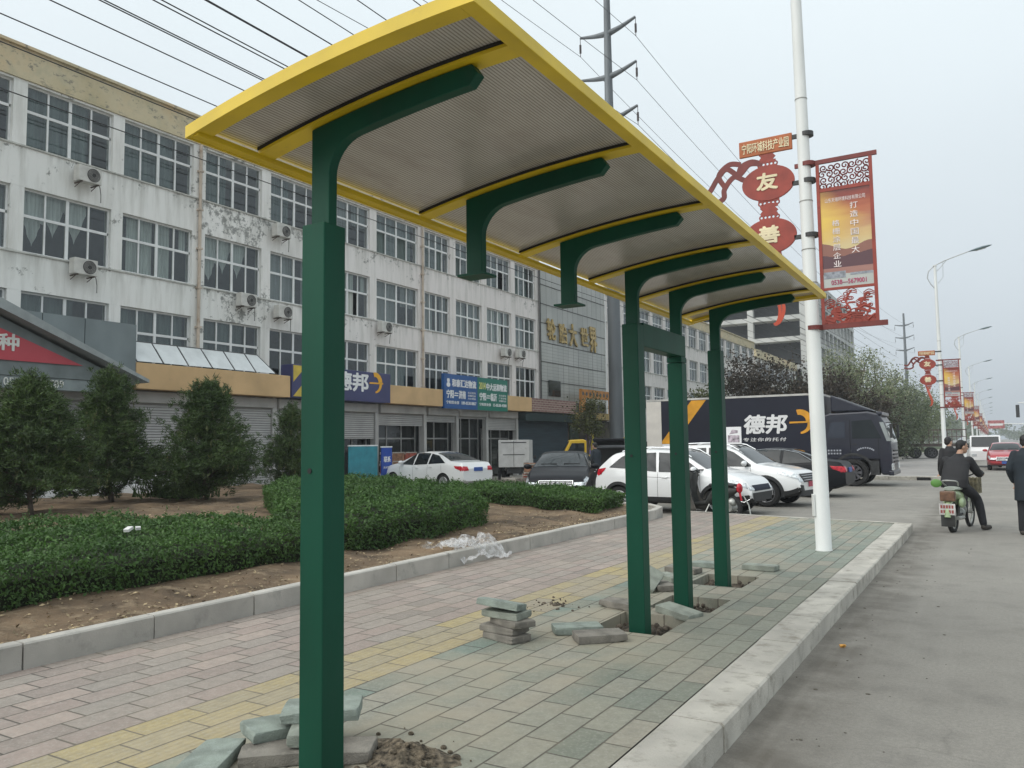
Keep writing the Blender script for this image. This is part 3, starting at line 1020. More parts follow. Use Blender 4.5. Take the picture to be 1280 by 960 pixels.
FX = -23.0
BL_ORG = (FX, 30.0, 0.0)
bld = thing('white_building', 'long four storey white building with peeling paint and a beige parapet', 'building', BL_ORG)
BAYS = [(2.97, 5.56), (5.94, 8.53), (8.91, 11.5), (11.88, 14.47), (14.85, 17.40), (17.90, 20.40), (20.83, 23.40), (23.83, 26.46), (26.90, 29.90),
        (30.40, 32.50), (33.0, 35.4), (35.9, 38.45), (38.9, 41.3)]
BAYS2 = [(51.7 + 2.97 * i, 51.7 + 2.97 * i + 2.35) for i in range(13)]
BAYS2 = BAYS2 + [(90.31, 92.2)]
ROWS = [(10.26, 12.08), (7.22, 9.07), (4.30, 6.13)]
ZB, ZT = 3.55, 12.14
def wall_run(b, bays, ya, yb):
    x0, x1 = FX - 0.35, FX
    zs = [ZB] + [v for r_ in sorted(ROWS) for v in r_] + [ZT]
    # spandrels
    for k in range(0, len(zs), 2):
        b.box(x0, x1, ya, yb, zs[k], zs[k + 1])
    ed = [ya] + [v for q in bays for v in q] + [yb]
    for z0, z1 in ROWS:
        for k in range(0, len(ed), 2):
            if ed[k + 1] - ed[k] > 0.01:
                b.box(x0 + .01, x1 - .004, ed[k], ed[k + 1], z0, z1)
b = MB()
wall_run(b, BAYS, 0.0, 41.72)
b.build('wall', M_WALL, bld, BL_ORG)
b = MB()
wall_run(b, BAYS2, 51.15, 92.5)
b.box(FX - 12, FX - .36, 0, 0.3, 0, 12.9)
b.box(FX - 12, FX - .36, 92.2, 92.5, 0, 12.5)
b.box(FX - 12, FX - 11.7, 0.31, 92.19, 0, 12.5)
b.box(FX - 11.69, FX - .36, .31, 92.19, 12.14, 12.3)
b.box(FX - .35, FX - .02, 51.15, 92.5, 0, 3.54)
b.build('wall', M_WALL, bld, BL_ORG)
b = MB()
b.box(FX - .4, FX + .05, -0.05, 41.72, 12.145, 13.03)
b.box(FX - .45, FX + .14, -0.1, 41.74, 13.035, 13.12)
b.build('parapet', M_CORN, bld, BL_ORG)
b = MB()
b.box(FX - .4, FX + .05, 51.15, 92.55, 12.145, 12.95)
b.box(FX - .45, FX + .14, 51.13, 92.6, 12.955, 13.04)
b.build('parapet', M_CORN, bld, BL_ORG)
b = MB()
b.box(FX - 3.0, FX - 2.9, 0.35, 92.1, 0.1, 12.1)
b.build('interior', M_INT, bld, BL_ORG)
rd = random.Random(21)
CURT = {(3, 1): 'drape', (4, 1): 'pale', (5, 1): 'drape', (6, 1): 'grey', (7, 1): 'pale', (8, 1): 'grey', (9, 1): 'grey', (10, 1): 'grey', (11, 1): 'pale', (12, 1): 'grey',
        (3, 0): 'dim', (4, 0): 'dim', (5, 0): 'dim', (6, 0): 'dim', (7, 0): 'grey', (8, 0): 'dim', (2, 0): 'dim', (2, 1): 'grey', (9, 0): 'dim', (10, 0): 'dim', (11, 0): 'dim', (12, 0): 'dim'}
def window(parent, org, y0, y1, z0, z1, ncol, tr_frac, curtain=None, x=FX, detail=True, opened=()):
    xf = x - 0.12
    b = MB()
    w_ = 0.055
    e = 0.004
    b.box(xf - .05, xf, y0 + e, y1 - e, z1 - w_, z1 - e)
    b.box(xf - .05, xf, y0 + e, y1 - e, z0 + e, z0 + w_)
    zt = z1 - (z1 - z0) * tr_frac
    b.box(xf - .05, xf + .003, y0 + w_, y1 - w_, zt - .045, zt + .035)
    for k in range(ncol + 1):
        yc = y0 + (y1 - y0) * k / ncol
        hw = w_ / 2 if 0 < k < ncol else 0
        wide = 0.045 if (k == ncol // 2 and ncol >= 4) else 0.024
        if k == 0: a, c_ = y0 + e, y0 + w_
        elif k == ncol: a, c_ = y1 - w_, y1 - e
        else: a, c_ = yc - wide, yc + wide
        b.box(xf - .047, xf + .006, a, c_, z0 + w_, zt - .046)
        b.box(xf - .047, xf + .006, a, c_, zt + .036, z1 - w_ - .001)
    f = b.build('window', M_FRAME, parent, org)
    b = MB()
    step = (y1 - y0) / ncol
    for k in range(ncol):
        if k in opened:
            b.quad((xf - .03, y0 + k * step, zt), (xf - .03, y0 + (k + 1) * step, zt), (xf - .03, y0 + (k + 1) * step, z1), (xf - .03, y0 + k * step, z1))
            continue
        tlt = rd.uniform(-.004, .004)
        b.quad((xf - .03, y0 + k * step, z0), (xf - .03 + tlt, y0 + (k + 1) * step, z0), (xf - .03 + tlt, y0 + (k + 1) * step, z1), (xf - .03, y0 + k * step, z1))
    b.build('pane', M_GLASS, f, org)
    if not detail: return f
    b = MB()
    xc = xf - .16
    def drape(ya, yb, za, zb_, folds, tie=False):
        n_ = 14
        vs = []
        for i in range(n_ + 1):
            t = i / n_
            y = ya + (yb - ya) * t
            dx = 0.03 * math.sin(t * folds * 6.28)
            zl = za
            if tie:
                zl = za + (zb_ - za) * (abs(t - .5) * 1.5)
            vs += [(xc + dx, y, min(zl, zb_ - .05)), (xc + dx, y, zb_)]
        b.add(vs, [(2 * i, 2 * i + 2, 2 * i + 3, 2 * i + 1) for i in range(n_)])
    m_ = M_CURT
    if curtain == 'drape':
        drape(y0 + .05, y0 + .72, zt - .1, z1, 4)
        drape(y0 + .62, y0 + 1.30, zt - .45, z1, 3, True)
        drape(y0 + 1.25, y0 + 1.95, zt - .5, z1, 3, True)
        drape(y0 + .15, y0 + .6, z0 + .25, zt, 3, True)
    elif curtain == 'pale':
        drape(y0 + .3, y0 + .68, z0, z1, 4); drape(y0 + .72, y0 + 1.2, z0, z1, 5); drape(y0 + 1.32, y0 + 1.85, z0, z1, 5)
        drape(y1 - .35, y1 - .08, zt, z1, 3)
    elif curtain == 'grey':
        m_ = M_CURT2
        drape(y0 + .05, y0 + .05 + (y1 - y0) * rd.uniform(.42, .55), z0, z1, 7)
        drape(y1 - (y1 - y0) * rd.uniform(.25, .45), y1 - .05, z0 + rd.choice([0, .9]), z1, 5)
    elif curtain == 'dim':
        m_ = M_CURT3
        drape(y0 + .05, y0 + .05 + (y1 - y0) * rd.uniform(.3, .95), z0, z1, 8)
    if b.f:
        b.build('curtain', m_, f, org)
    return f
for i, (y0, y1) in enumerate(BAYS):
    if i < 2: continue
    for r_, (z0, z1) in enumerate(ROWS):
        op = ()
        if r_ == 0 and i == 8: op = (0, 2)
        if r_ == 0 and i >= 9: op = ((2,) if i in (9, 11) else (0,))
        if r_ == 1 and rd.random() < .35: op = (rd.choice([1, 2]),)
        window(bld, BL_ORG, y0, y1, z0, z1, 4, 0.42, CURT.get((i, r_), 'dim' if rd.random() < .6 else None), opened=op)
for i, (y0, y1) in enumerate(BAYS2):
    for r_, (z0, z1) in enumerate(ROWS):
        window(bld, BL_ORG, y0, y1, z0, z1, 3, 0.40, rd.choice(['grey', 'dim', None]), detail=(i < 9))
# thin dark ledge lines under each sill row, rain pipes
b = MB()
for ya, yb in ((0, 41.7), (51.16, 92.4)):
    for z0, z1 in ROWS:
        b.box(FX + .0005, FX + .045, ya, yb, z0 - .05, z0 - .004)
b.build('sill_ledge', mat('sill_concrete', (0.52, 0.52, 0.48), .85, var=.2, spots=(.2, .2, .18)), bld, BL_ORG)
M_PIPE = mat('rain_pipe', (0.56, 0.47, 0.38), 0.6, var=.2, scale=1.2, spots=(.32, .22, .15))
for y in (17.62, 30.14):
    b = MB()
    b.cyl((FX + .09, y, 3.6), (FX + .09, y, 12.1), 0.055, n=10)
    for z in np.arange(4.4, 12, 1.35):
        b.box(FX + .001, FX + .16, y - .08, y + .08, z, z + .06)
    b.build('rain_pipe', M_PIPE, bld, BL_ORG, smooth=50)
b = MB()
b.cyl((FX + .09, 41.55, 3.6), (FX + .09, 41.55, 12.1), 0.05, n=8)
b.build('rain_pipe', mat('dark_pipe', (.13, .125, .12), .6), bld, BL_ORG, smooth=50)

# glazed stair hall with gilt characters
nb = NB('curtain_panels')
P, X, Y, Z = world_xyz(nb)
n1 = nb.noise(P, .35, 4); n2 = nb.noise(P, 2, 6, .6)
cid = nb.n('CombineXYZ')
nb.set(cid.inputs[0], nb.math('FLOOR', nb.math('DIVIDE', nb.math('SUBTRACT', Y, 41.8), .73)))
nb.set(cid.inputs[1], nb.math('FLOOR', nb.math('DIVIDE', nb.math('SUBTRACT', Z, 4.3), 1.17)))
wn = nb.n('TexWhiteNoise', noise_dimensions='3D'); nb.t.links.new(cid.outputs[0], wn.inputs['Vector'])
c = nb.ramp(n1, [(0.3, (0.36, 0.37, 0.345)), (0.7, (0.47, 0.48, 0.45))])
c = nb.mix(nb.math('MULTIPLY', wn.outputs['Value'], .45), c, (0.26, 0.27, 0.25))
c = nb.mix(nb.ramp(n2, [(0.5, 0), (0.8, .4)]), c, (0.42, 0.42, 0.38))
lowz = nb.math('LESS_THAN', Z, 7.8)
wavez = nb.math('GREATER_THAN', nb.math('FRACT', nb.math('MULTIPLY', Z, 5.0)), .86)
c = nb.mix(nb.math('MULTIPLY', nb.math('MULTIPLY', lowz, wavez), .45), c, (.12, .12, .11))
nb.set(nb.b.inputs['Base Color'], c)
nb.b.inputs['Roughness'].default_value = .3
b = MB()
for i in range(13):
    for j in range(7):
        y0, z0 = 41.8 + i * .718, 4.3 + j * 1.17
        t1 = rd.uniform(-.012, .012)
        b.add([(FX + .06, y0 + .012, z0 + .012), (FX + .06 + t1, y0 + .706, z0 + .012), (FX + .06 + t1 * .5, y0 + .706, z0 + 1.158), (FX + .06, y0 + .012, z0 + 1.158)], [(0, 1, 2, 3)])
b.build('curtain_wall', nb.m, bld, BL_ORG)
b = MB()
b.box(FX - .3, FX + .035, 41.73, 51.14, 0.0, 12.55)
b.build('curtain_wall_back', mat('mullion_dark', (.075, .075, .07), .6), bld, BL_ORG)
b = MB()
for j in range(1, 7):
    b.box(FX + .0355, FX + .085, 41.78, 51.1, 4.3 + j * 1.17 - .022, 4.3 + j * 1.17 + .022)
b.build('transom', MATS['mullion_dark'], bld, BL_ORG)
b = MB()
b.box(FX - .3, FX + .12, 51.03, 51.14, 3.6, 12.56)
b.build('corner_post', M_FRAME, bld, BL_ORG)
M_GOLD = mat('gilt_letters', (0.50, 0.36, 0.13), 0.45, metal=0.2, var=.35, scale=4, spots=(.12, .09, .05))
for k, (ch, zc) in enumerate(zip('轮胎大世界', (8.9, 8.75, 8.8, 8.95, 8.72))):
    w_ = 1.02 if k < 3 else 1.05
    zz = (8.05, 8.0, 7.95, 8.15, 7.85)[k]
    hh = (1.25, 1.2, 1.4, 1.15, 1.65)[k]
    lettering(ch, bld, (FX + .10 - BL_ORG[0], (42.55, 44.1, 45.5, 47.15, 48.55)[k] - 30.0, zz), (0, 1, 0), (0, 0, 1), w_, hh, M_GOLD, bold=.022, thick=.08, shear=-.12, name='gilt_character')

# ------------------------------------------------------------------ ground floor shop fronts (X = -22.6)
SX = -22.6
M_SHUT = None
nb = NB('roller_shutter')
P, X, Y, Z = world_xyz(nb)
sl_ = nb.math('FRACT', nb.math('DIVIDE', Z, .085))
n1 = nb.noise(P, 1.2, 6, .6)
c = nb.ramp(n1, [(0.3, (0.33, 0.325, 0.315)), (0.7, (0.44, 0.43, 0.41))])
c = nb.mix(nb.math('MULTIPLY', nb.math('LESS_THAN', sl_, .16), .75), c, (.12, .12, .12))
nb.set(nb.b.inputs['Base Color'], c); nb.b.inputs['Roughness'].default_value = .5; nb.b.inputs['Metallic'].default_value = .3
nb.bump(nb.math('SINE', nb.math('MULTIPLY', sl_, 6.28)), .6, .01)
M_SHUT = nb.m
M_SHUTB = mat('shutter_box', (0.40, 0.385, 0.36), 0.7, var=.12, scale=1.5)
M_SHUTD = mat('dark_blue_shutter', (0.022, 0.045, 0.062), 0.5, var=.25, scale=.8, stretch=(1, 1, 14))
M_COLM = mat('shop_pillar', (0.46, 0.45, 0.43), .75, var=.15, scale=1.2)
M_SHOPGL = mat('shop_dark_glass', (0.022, 0.026, 0.026), 0.06, var=.3, scale=.7, spec=.6)
SHOPS = [(8.9, 11.4, .1), (11.6, 14.4, .1), (14.7, 17.55, .1), (17.8, 20.6, .1), (20.8, 23.35, .35), (23.55, 26.28, 2.0), (26.52, 29.68, 2.58), (29.92, 32.3, 2.78), (32.54, 35.0, 3.0), (35.24, 38.1, 2.45)]
ys_ = [8.8, 11.5, 14.55, 17.68, 20.7, 23.45, 26.4, 29.8, 32.42, 35.12, 38.2]
for y in ys_:
    b = MB()
    b.box(SX - .2, SX + .05, y - .1, y + .1, 0, 3.5)
    b.build('shop_pillar', M_COLM, bld, BL_ORG)
b = MB()
b.box(SX - .2, SX + .04, 0, 8.69, 0, 3.5)
b.build('shop_wall', M_COLM, bld, BL_ORG)
for k, (y0, y1, zb) in enumerate(SHOPS):
    b = MB()
    b.box(SX - .06, SX - .02, y0 + .01, y1 - .01, zb, 3.1)
    s_ = b.build('shutter', M_SHUT, bld, BL_ORG)
    b = MB()
    b.box(SX - .15, SX + .16, y0 + .02, y1 - .02, 3.105, 3.47)
    b.build('shutter_housing', M_SHUTB, s_, BL_ORG, bevel=.03)
    if zb > 1:
        b = MB()
        b.box(SX - .5, SX - .46, y0 + .01, y1 - .01, 0.1, 3.1)
        g_ = b.build('shop_glazing', M_SHOPGL, bld, BL_ORG)
        b = MB()
        n_ = 3 if k != 7 else 2
        for j in range(n_ + 1):
            yy_ = y0 + .04 + (y1 - y0 - .08) * j / n_
            b.box(SX - .458, SX - .42, yy_ - .03, yy_ + .03, .1, zb + .1)
        b.box(SX - .458, SX - .43, y0 + .05, y1 - .05, 1.98, 2.05)
        b.build('glazing_bar', mat('alu_bar', (.35, .35, .34), .4, metal=.5), g_, BL_ORG)
b = MB()
b.box(SX - .3, SX - .1, 38.35, 44.6, 0, 3.3)
b.build('dark_shutter', M_SHUTD, bld, BL_ORG)
b = MB()
b.box(SX - .3, SX + .5, 38.35, 44.6, 3.0, 3.45)
b.build('shutter_awning', mat('dark_teal', (.012, .03, .03), .7), bld, BL_ORG)
b = MB()
b.box(SX - .3, SX - .1, 44.65, 51.1, 0, 3.2)
b.build('shop_recess', mat('brown_recess', (.075, .062, .048), .8, var=.5, scale=1.4), bld, BL_ORG)
b = MB()
b.box(SX - .1, SX + 1.0, 44.5, 50.6, 3.22, 3.62)
b.build('yellow_fascia', mat('faded_yellow', (.42, .30, .11), .7, var=.3, scale=1.2), bld, BL_ORG)
b = MB()
b.box(SX + .5, SX + .75, 46.35, 46.6, 0, 3.21)
b.build('yellow_pillar', mat('bright_yellow', (.62, .50, .04), .6), bld, BL_ORG)
b = MB()
b.box(SX + .45, SX + .7, 46.05, 46.22, 0, 3.21)
b.build('lilac_pillar', mat('lilac', (.33, .24, .45), .6), bld, BL_ORG)
b = MB()
b.box(SX - .09, SX - .02, 44.8, 46.0, 0.1, 2.8)
b.build('shop_door', mat('dim_green_door', (.06, .10, .06), .35, var=.4, scale=1.1), bld, BL_ORG)
# orange fascia bands
M_OR = mat('apricot_fascia', (0.60, 0.40, 0.20), 0.7, var=.10, scale=1.0, spots=(.45, .30, .17), thr=(.52, .8))
for y0, y1 in ((14.76, 20.93), (26.60, 30.44), (36.20, 38.9)):
    b = MB()
    b.box(SX, -22.0, y0, y1, 3.5, 4.29)
    b.build('fascia', M_OR, bld, BL_ORG, bevel=.015)
nb = NB('brown_tile_band')
P, X, Y, Z = world_xyz(nb)
br = nb.n('TexBrick'); br.inputs['Scale'].default_value = 1
br.inputs['Color1'].default_value = (.20, .10, .085, 1); br.inputs['Color2'].default_value = (.27, .15, .13, 1); br.inputs['Mortar'].default_value = (.42, .36, .30, 1)
br.inputs['Brick Width'].default_value = .42; br.inputs['Row Height'].default_value = .13; br.inputs['Mortar Size'].default_value = .016
cv = nb.n('CombineXYZ'); nb.set(cv.inputs[0], Y); nb.set(cv.inputs[1], Z)
nb.t.links.new(cv.outputs[0], br.inputs['Vector'])
nb.set(nb.b.inputs['Base Color'], br.outputs[0]); nb.b.inputs['Roughness'].default_value = .75
b = MB()
b.box(SX, -22.0, 38.92, 44.42, 3.52, 4.27)
b.build('tiled_fascia', nb.m, bld, BL_ORG)
b = MB()
b.box(FX + .09, FX + .13, 42.6, 44.1, 4.6, 5.55)
b.build('low_window', M_SHOPGL, bld, BL_ORG)
# sloped glass awning of six panes
b = MB()
ys_ = np.linspace(14.78, 20.25, 7)
for k in range(6):
    o_ = .0 if k < 5 else -.32
    b.add([(-22.02, ys_[k] + .03, 4.33), (-22.02, ys_[k + 1] - .03, 4.33), (-22.62, ys_[k + 1] - .03 + o_, 5.0), (-22.62, ys_[k] + .03, 5.0)], [(0, 1, 2, 3)])
aw = b.build('glass_awning', mat('milky_glass', (.66, .69, .69), .12, var=.06, spec=.6), bld, BL_ORG)
b = MB()
for k in range(7):
    b.cyl((-22.02, ys_[k], 4.32), (-22.63, ys_[k] - (.32 if k == 6 else 0), 5.0), .018, n=6)
b.cyl((-22.63, ys_[0], 5.01), (-22.63, ys_[6] - .32, 5.01), .02, n=6)
b.build('awning_bar', mat('dark_bar', (.06, .06, .06), .5), aw, BL_ORG)

# ------------------------------------------------------------------ grey panelled shop front with gable sign, at the left
pl = thing('gable_shopfront', 'grey panelled shop front with a gabled red sign and a phone number', 'shop front', (-22, 10, 0))
PO = (-22, 10, 0)
M_PANEL = mat('grey_panel', (0.20, 0.235, 0.24), .5, var=.12, scale=.8, metal=.2)
ed = [3.0, 6.0, 8.9, 10.95, 11.95, 13.15, 14.76]
for k in range(6):
    b = MB()
    b.box(-22.58, -22.02, ed[k] + .012, ed[k + 1] - .012, 3.6, 5.42)
    b.build('panel', M_PANEL, pl, PO)
PK_, LF, RG = (9.3, 5.72), (4.3, 3.62), (14.3, 3.62)
b = MB()
b.prism([LF, RG, (PK_[0], PK_[1] - .05)], 'x', -22.015, -21.62)
b.build('gable_board', mat('grey_gable', (.17, .20, .20), .6), pl, PO)
b = MB()
b.prism([(LF[0] - .35, LF[1]), PK_, (RG[0] + .35, RG[1]), (RG[0] + .35, RG[1] + .09), (PK_[0], PK_[1] + .32), (LF[0] - .35, LF[1] + .09)], 'x', -22.01, -21.2)
b.build('gable_roof', mat('grey_roof_edge', (.30, .33, .33), .55, var=.12), pl, PO)
M_RED = mat('red_sign', (0.50, 0.055, 0.075), .45, var=.10, scale=.8)
b = MB()
b.prism([(5.9, 4.0), (12.85, 4.0), (10.6, 4.83), (8.1, 4.83)], 'x', -21.618, -21.57)
rp = b.build('red_panel', M_RED, pl, PO)
M_WLET = mat('white_letters', (.72, .72, .68), .5)
lettering('种', rp, (.435, .62, 4.25), (0, 1, 0), (0, 0, 1), .5, .42, M_WLET, bold=.03)
b = MB()
b.box(-22.0, -21.66, 4.6, 14.2, 3.3, 3.61)
bd = b.build('number_board', mat('grey_board', (.24, .28, .28), .6), pl, PO)
lettering('0538-5576789', bd, (.345, .82, 3.36), (0, 1, 0), (0, 0, 1), 1.55, .2, M_WLET, bold=.01)

# ------------------------------------------------------------------ shop signs
M_NAVY = mat('navy_sign', (0.040, 0.045, 0.135), .4, var=.10, scale=.9)
M_WHITE = mat('sign_white', (.80, .80, .80), .45, var=.04)
M_ORG = mat('sign_orange', (.80, .40, .02), .45, var=.05)
def logo(parent, o, ux, uz, s, m, nrm, thick=.012, arrow=True):
    """orange swallow mark: a thick quarter ring above, a thin tail bar and a thinner ring below"""
    ux, uz, o, nn = Vector(ux), Vector(uz), Vector(o), Vector(nrm)
    b = MB()
    def plate(poly):
        a = [o + ux * (x * s) + uz * (z * s) for x, z in poly]
        k = len(poly)
        t = [p + nn * thick for p in a]
        b.add(a + t, [tuple(range(k)), tuple(range(k, 2 * k))] + [(i, (i + 1) % k, k + (i + 1) % k, k + i) for i in range(k)])
    def arc(r0, r1, a0, a1, cx_=.42, cz_=.5, taper=0.0, n=10):
        P0, P1 = [], []
        for i in range(n + 1):
            t = i / n
            a = R(a0 + (a1 - a0) * t)
            ri = r0 + taper * t
            P0.append((cx_ + r1 * math.cos(a), cz_ + r1 * math.sin(a)))
            P1.append((cx_ + ri * math.cos(a), cz_ + ri * math.sin(a)))
        plate(P0 + P1[::-1])
    arc(.24, .52, 5, 105, taper=0.06)
    arc(.30, .50, -5, -88, taper=0.12)
    plate([(.0, .44), (1.0, .46), (1.0, .53), (.0, .515)])
    return b.build('logo', m, parent)
sg = thing('navy_shop_sign', 'navy shop sign with white characters and an orange swallow mark', 'shop sign', (-22, 23.8, 3.5))
SO = (-22, 23.8, 3.5)
b = MB()
b.box(SX + .05, -21.95, 20.97, 26.57, 3.5, 4.74)
b.build('board', M_NAVY, sg, SO, bevel=.02)
lettering('德邦', sg, (.055, -.62, .42), (0, 1, 0), (0, 0, 1), 1.95, .72, M_WHITE, bold=.035)
logo(sg, (.055, 1.42, .38), (0, 1, 0), (0, 0, 1), .85, M_ORG, (1, 0, 0))
b = MB()
for k, (ya, yb) in enumerate(((21.0, 21.5), (21.75, 22.25))):
    pass
b.prism([(21.02, 4.08), (21.02, 4.7), (21.65, 4.7)], 'x', -21.949, -21.94)
b.prism([(21.02, 3.55), (22.1, 4.62), (22.35, 4.62), (22.35, 4.38), (21.5, 3.55)], 'x', -21.949, -21.94)
b.build('stripe', mat('stripe_yellow', (.62, .45, .06), .5), sg, SO)
b = MB()
b.prism([(21.95, 3.55), (22.45, 4.05), (22.45, 3.7), (22.3, 3.55)], 'x', -21.949, -21.94)
b.build('stripe', M_WHITE, sg, SO)

def logistics_sign(y0, y1, m, label, top, mid, bot, side, icon):
    s_ = thing('logistics_sign', label, 'shop sign', (-22, (y0 + y1) / 2, 3.42), group='shipping office signs')
    o = (-22, (y0 + y1) / 2, 3.42)
    w = y1 - y0
    b = MB()
    b.box(-22.1, -21.93, y0, y1, 3.42, 5.06)
    b.build('board', m, s_, o)
    x = .072; l = -w / 2
    yy = lambda t: l + w * t
    if icon == 'people':
        b = MB()
        for t, h in ((.10, 1.33), (.13, 1.33)):
            b.ell((x, yy(t), h), .01, .07, .1, 8, 6)
        b.ell((x, yy(.115), 1.13), .01, .16, .12, 10, 6)
        b.build('icon', M_WHITE, s_)
        lettering(top, s_, (x, yy(.22), 1.05), (0, 1, 0), (0, 0, 1), w * .73, .36, M_WHITE, bold=.03)
    else:
        lettering(icon, s_, (x, yy(.05), 1.06), (0, 1, 0), (0, 0, 1), w * .2, .34, mat('sign_pale_yellow', (.75, .72, .25), .5), bold=.01)
        lettering(top, s_, (x, yy(.28), 1.03), (0, 1, 0), (0, 0, 1), w * .68, .36, M_WHITE, bold=.03)
    lettering(mid[0], s_, (x, yy(.06), .50), (0, 1, 0), (0, 0, 1), w * .20, .38, M_WHITE, bold=.03)
    b = MB()
    b.prism([(yy(.28), .72), (yy(.40), .72), (yy(.40), .77), (yy(.33), .77), (yy(.33), .80)], 'x', x, x + .01)
    b.prism([(yy(.28), .66), (yy(.28), .61), (yy(.40), .61), (yy(.40), .66)], 'x', x, x + .01)
    b.build('arrow', M_WHITE, s_)
    lettering(mid[1], s_, (x, yy(.42), .50), (0, 1, 0), (0, 0, 1), w * .20, .38, M_WHITE, bold=.03)
    for q, t in enumerate(side):
        lettering(t, s_, (x, yy(.69), .76 - q * .14), (0, 1, 0), (0, 0, 1), w * .25, .10, M_WHITE)
    lettering(bot[0], s_, (x, yy(.05), .22), (0, 1, 0), (0, 0, 1), w * .37, .15, M_WHITE, bold=.01)
    lettering(bot[1], s_, (x, yy(.5), .22), (0, 1, 0), (0, 0, 1), w * .45, .15, M_WHITE, bold=.01)
logistics_sign(30.47, 33.28, mat('sign_blue', (.012, .085, .27), .4, var=.08), 'blue shipping office sign with white characters, left half of the pair', '和泰汇达物流', ('宁阳', '济南'), ('宁阳营业部', '189-0538-0867'), ('天天发车', '货物托运', '大小货运'), 'people')
logistics_sign(33.29, 36.17, mat('sign_green', (.005, .165, .115), .4, var=.08), 'green shipping office sign with white characters, right half of the pair', '中大运和物流', ('宁阳', '临沂'), ('宁阳营业部', '15-0538-4388'), ('天天发车', '广东专线', '全国托运'), '2014')

og = thing('orange_shop_sign', 'orange open brick pattern shop sign beside a drooping tree', 'shop sign', (-22, 47, 3.63))
b = MB()
b.box(-22.0, -21.85, 44.9, 49.9, 4.55, 5.1)
b.build('board', mat('orange_board', (.50, .21, .04), .6, var=.2, scale=2), og, (-22, 47, 3.63))
b = MB()
b.box(-22.0, -21.85, 44.9, 45.5, 3.64, 4.549)
b.box(-22.0, -21.85, 49.3, 49.9, 3.64, 4.549)
b.build('pier', MATS['orange_board'], og, (-22, 47, 3.63))
b = MB()
for k in range(9):
    b.cyl((-21.849, 45.15 + k * .52, 4.82), (-21.84, 45.15 + k * .52, 4.82), .13, n=8)
b.build('round_hole', M_INT, og, (-22, 47, 3.63))

# ------------------------------------------------------------------ air conditioners on the facade
M_AC = mat('ac_casing', (.60, .59, .55), .55, var=.12, scale=3, spots=(.36, .33, .28), thr=(.5, .8))
def ac_unit():
    t = thing('air_conditioner', 'x', 'air conditioner', (0, 0, 0), group='outdoor air conditioner units on the white wall')
    b = MB(); b.box(-.34, 0, -.42, .42, 0, .56)
    c = b.build('casing', M_AC, t, bevel=.02)
    b = MB()
    Mx = Matrix.Rotation(R(90), 3, 'Y')
    b.lathe([(.0, .012), (.05, .012), (.052, .004), (.215, .004), (.22, .02), (.235, .02), (.236, 0)], M=Mx @ Matrix.Identity(3), n=20)
    for p in range(len(b.v)):
        b.v[p] = (b.v[p][0], b.v[p][1] + .12, b.v[p][2] + .28)
    b.build('fan_grille', mat('fan_dark', (.035, .035, .035), .6), t)
    b = MB()
    for rr in (.09, .13, .17, .205):
        pts = [(.022, .12 + rr * math.cos(a), .28 + rr * math.sin(a)) for a in np.linspace(0, 2 * math.pi, 19)]
        b.tube(pts, .004, 4, caps=False)
    b.build('grille_ring', MATS['ac_casing'], t)
    for y in (-.3, .3):
        b = MB()
        b.box(-.45, .02, y - .02, y + .02, -.045, -.005)
        b.tube([(-.44, y, -.16), (-.1, y, -.03)], .015, 5)
        b.build('bracket', mat('rust_bracket', (.10, .075, .06), .8), t)
    b = MB()
    b.tube([(-.2, .43, .12), (-.25, .52, -.05), (-.36, .62, -.22), (-.42, .66, -.5)], .018, 6)
    b.build('hose', mat('hose_grey', (.28, .27, .26), .7), t)
    return t
ac0 = ac_unit()
ac0.scale = (.85, .84, .84)
ACS = [(13.50, 9.57, 'sooty air conditioner highest at the left, under the second top window'), (21.08, 9.59, 'air conditioner just left of the nearest green post, highest of three'),
       (13.45, 6.79, 'air conditioner above the grey panelled shop front'), (19.46, 6.71, 'air conditioner above the glass awning, left of a close pair'),
       (21.2, 6.52, 'air conditioner above the glass awning, right of a close pair'), (27.1, 6.66, 'lone air conditioner above the navy shop sign'),
       (37.35, 6.50, 'air conditioner above the green sign, left of two side by side'), (38.9, 6.55, 'air conditioner above the green sign, right of two side by side')]
for k, (y, z, lab) in enumerate(ACS):
    if k == 0:
        ac0.location = (FX + .46, y, z); ac0['label'] = lab
    else:
        dup(ac0, (FX + .46, y, z), label=lab)

# ------------------------------------------------------------------ more distant buildings
b2 = thing('far_white_building', 'lower white building with beige parapet beyond the long white one', 'building', (-23.6, 104, 0))
o2 = (-23.6, 104, 0)
b = MB()
b.box(-34, -23.6, 95.5, 118, 0, 11.6)
b.build('wall', mat('far_white_wall', (.66, .64, .61), .85, var=.1, scale=.3), b2, o2)
b = MB()
b.box(-34.2, -23.4, 95.3, 118.2, 11.605, 12.6)
b.build('parapet', M_CORN, b2, o2)
for r_ in range(3):
    for k in range(7):
        b = MB(); y = 96.4 + 3.05 * k; z = 3.6 + 2.9 * r_
        b.box(-23.595, -23.54, y, y + 2.2, z, z + 1.7)
        b.build('window', mat('far_window', (.10, .115, .12), .15, var=.3, scale=.8), b2, o2)
cf = thing('concrete_frame_building', 'unfinished grey concrete building with open dark floors', 'building', (-24, 130, 0))
co = (-24, 130, 0)
M_CONC = mat('raw_concrete', (.46, .47, .46), .9, var=.12, scale=.35)
X1, X0, YA, YB = -22.3, -52.0, 120.0, 168.0
FL = [0.2, 4.0, 8.2, 12.4, 16.6, 19.75, 23.0, 26.2]
b = MB()
for z in FL:
    b.box(X0, X1, YA, YB, z - .32, z + .32)
b.build('floor_slab', M_CONC, cf, co)
b = MB()
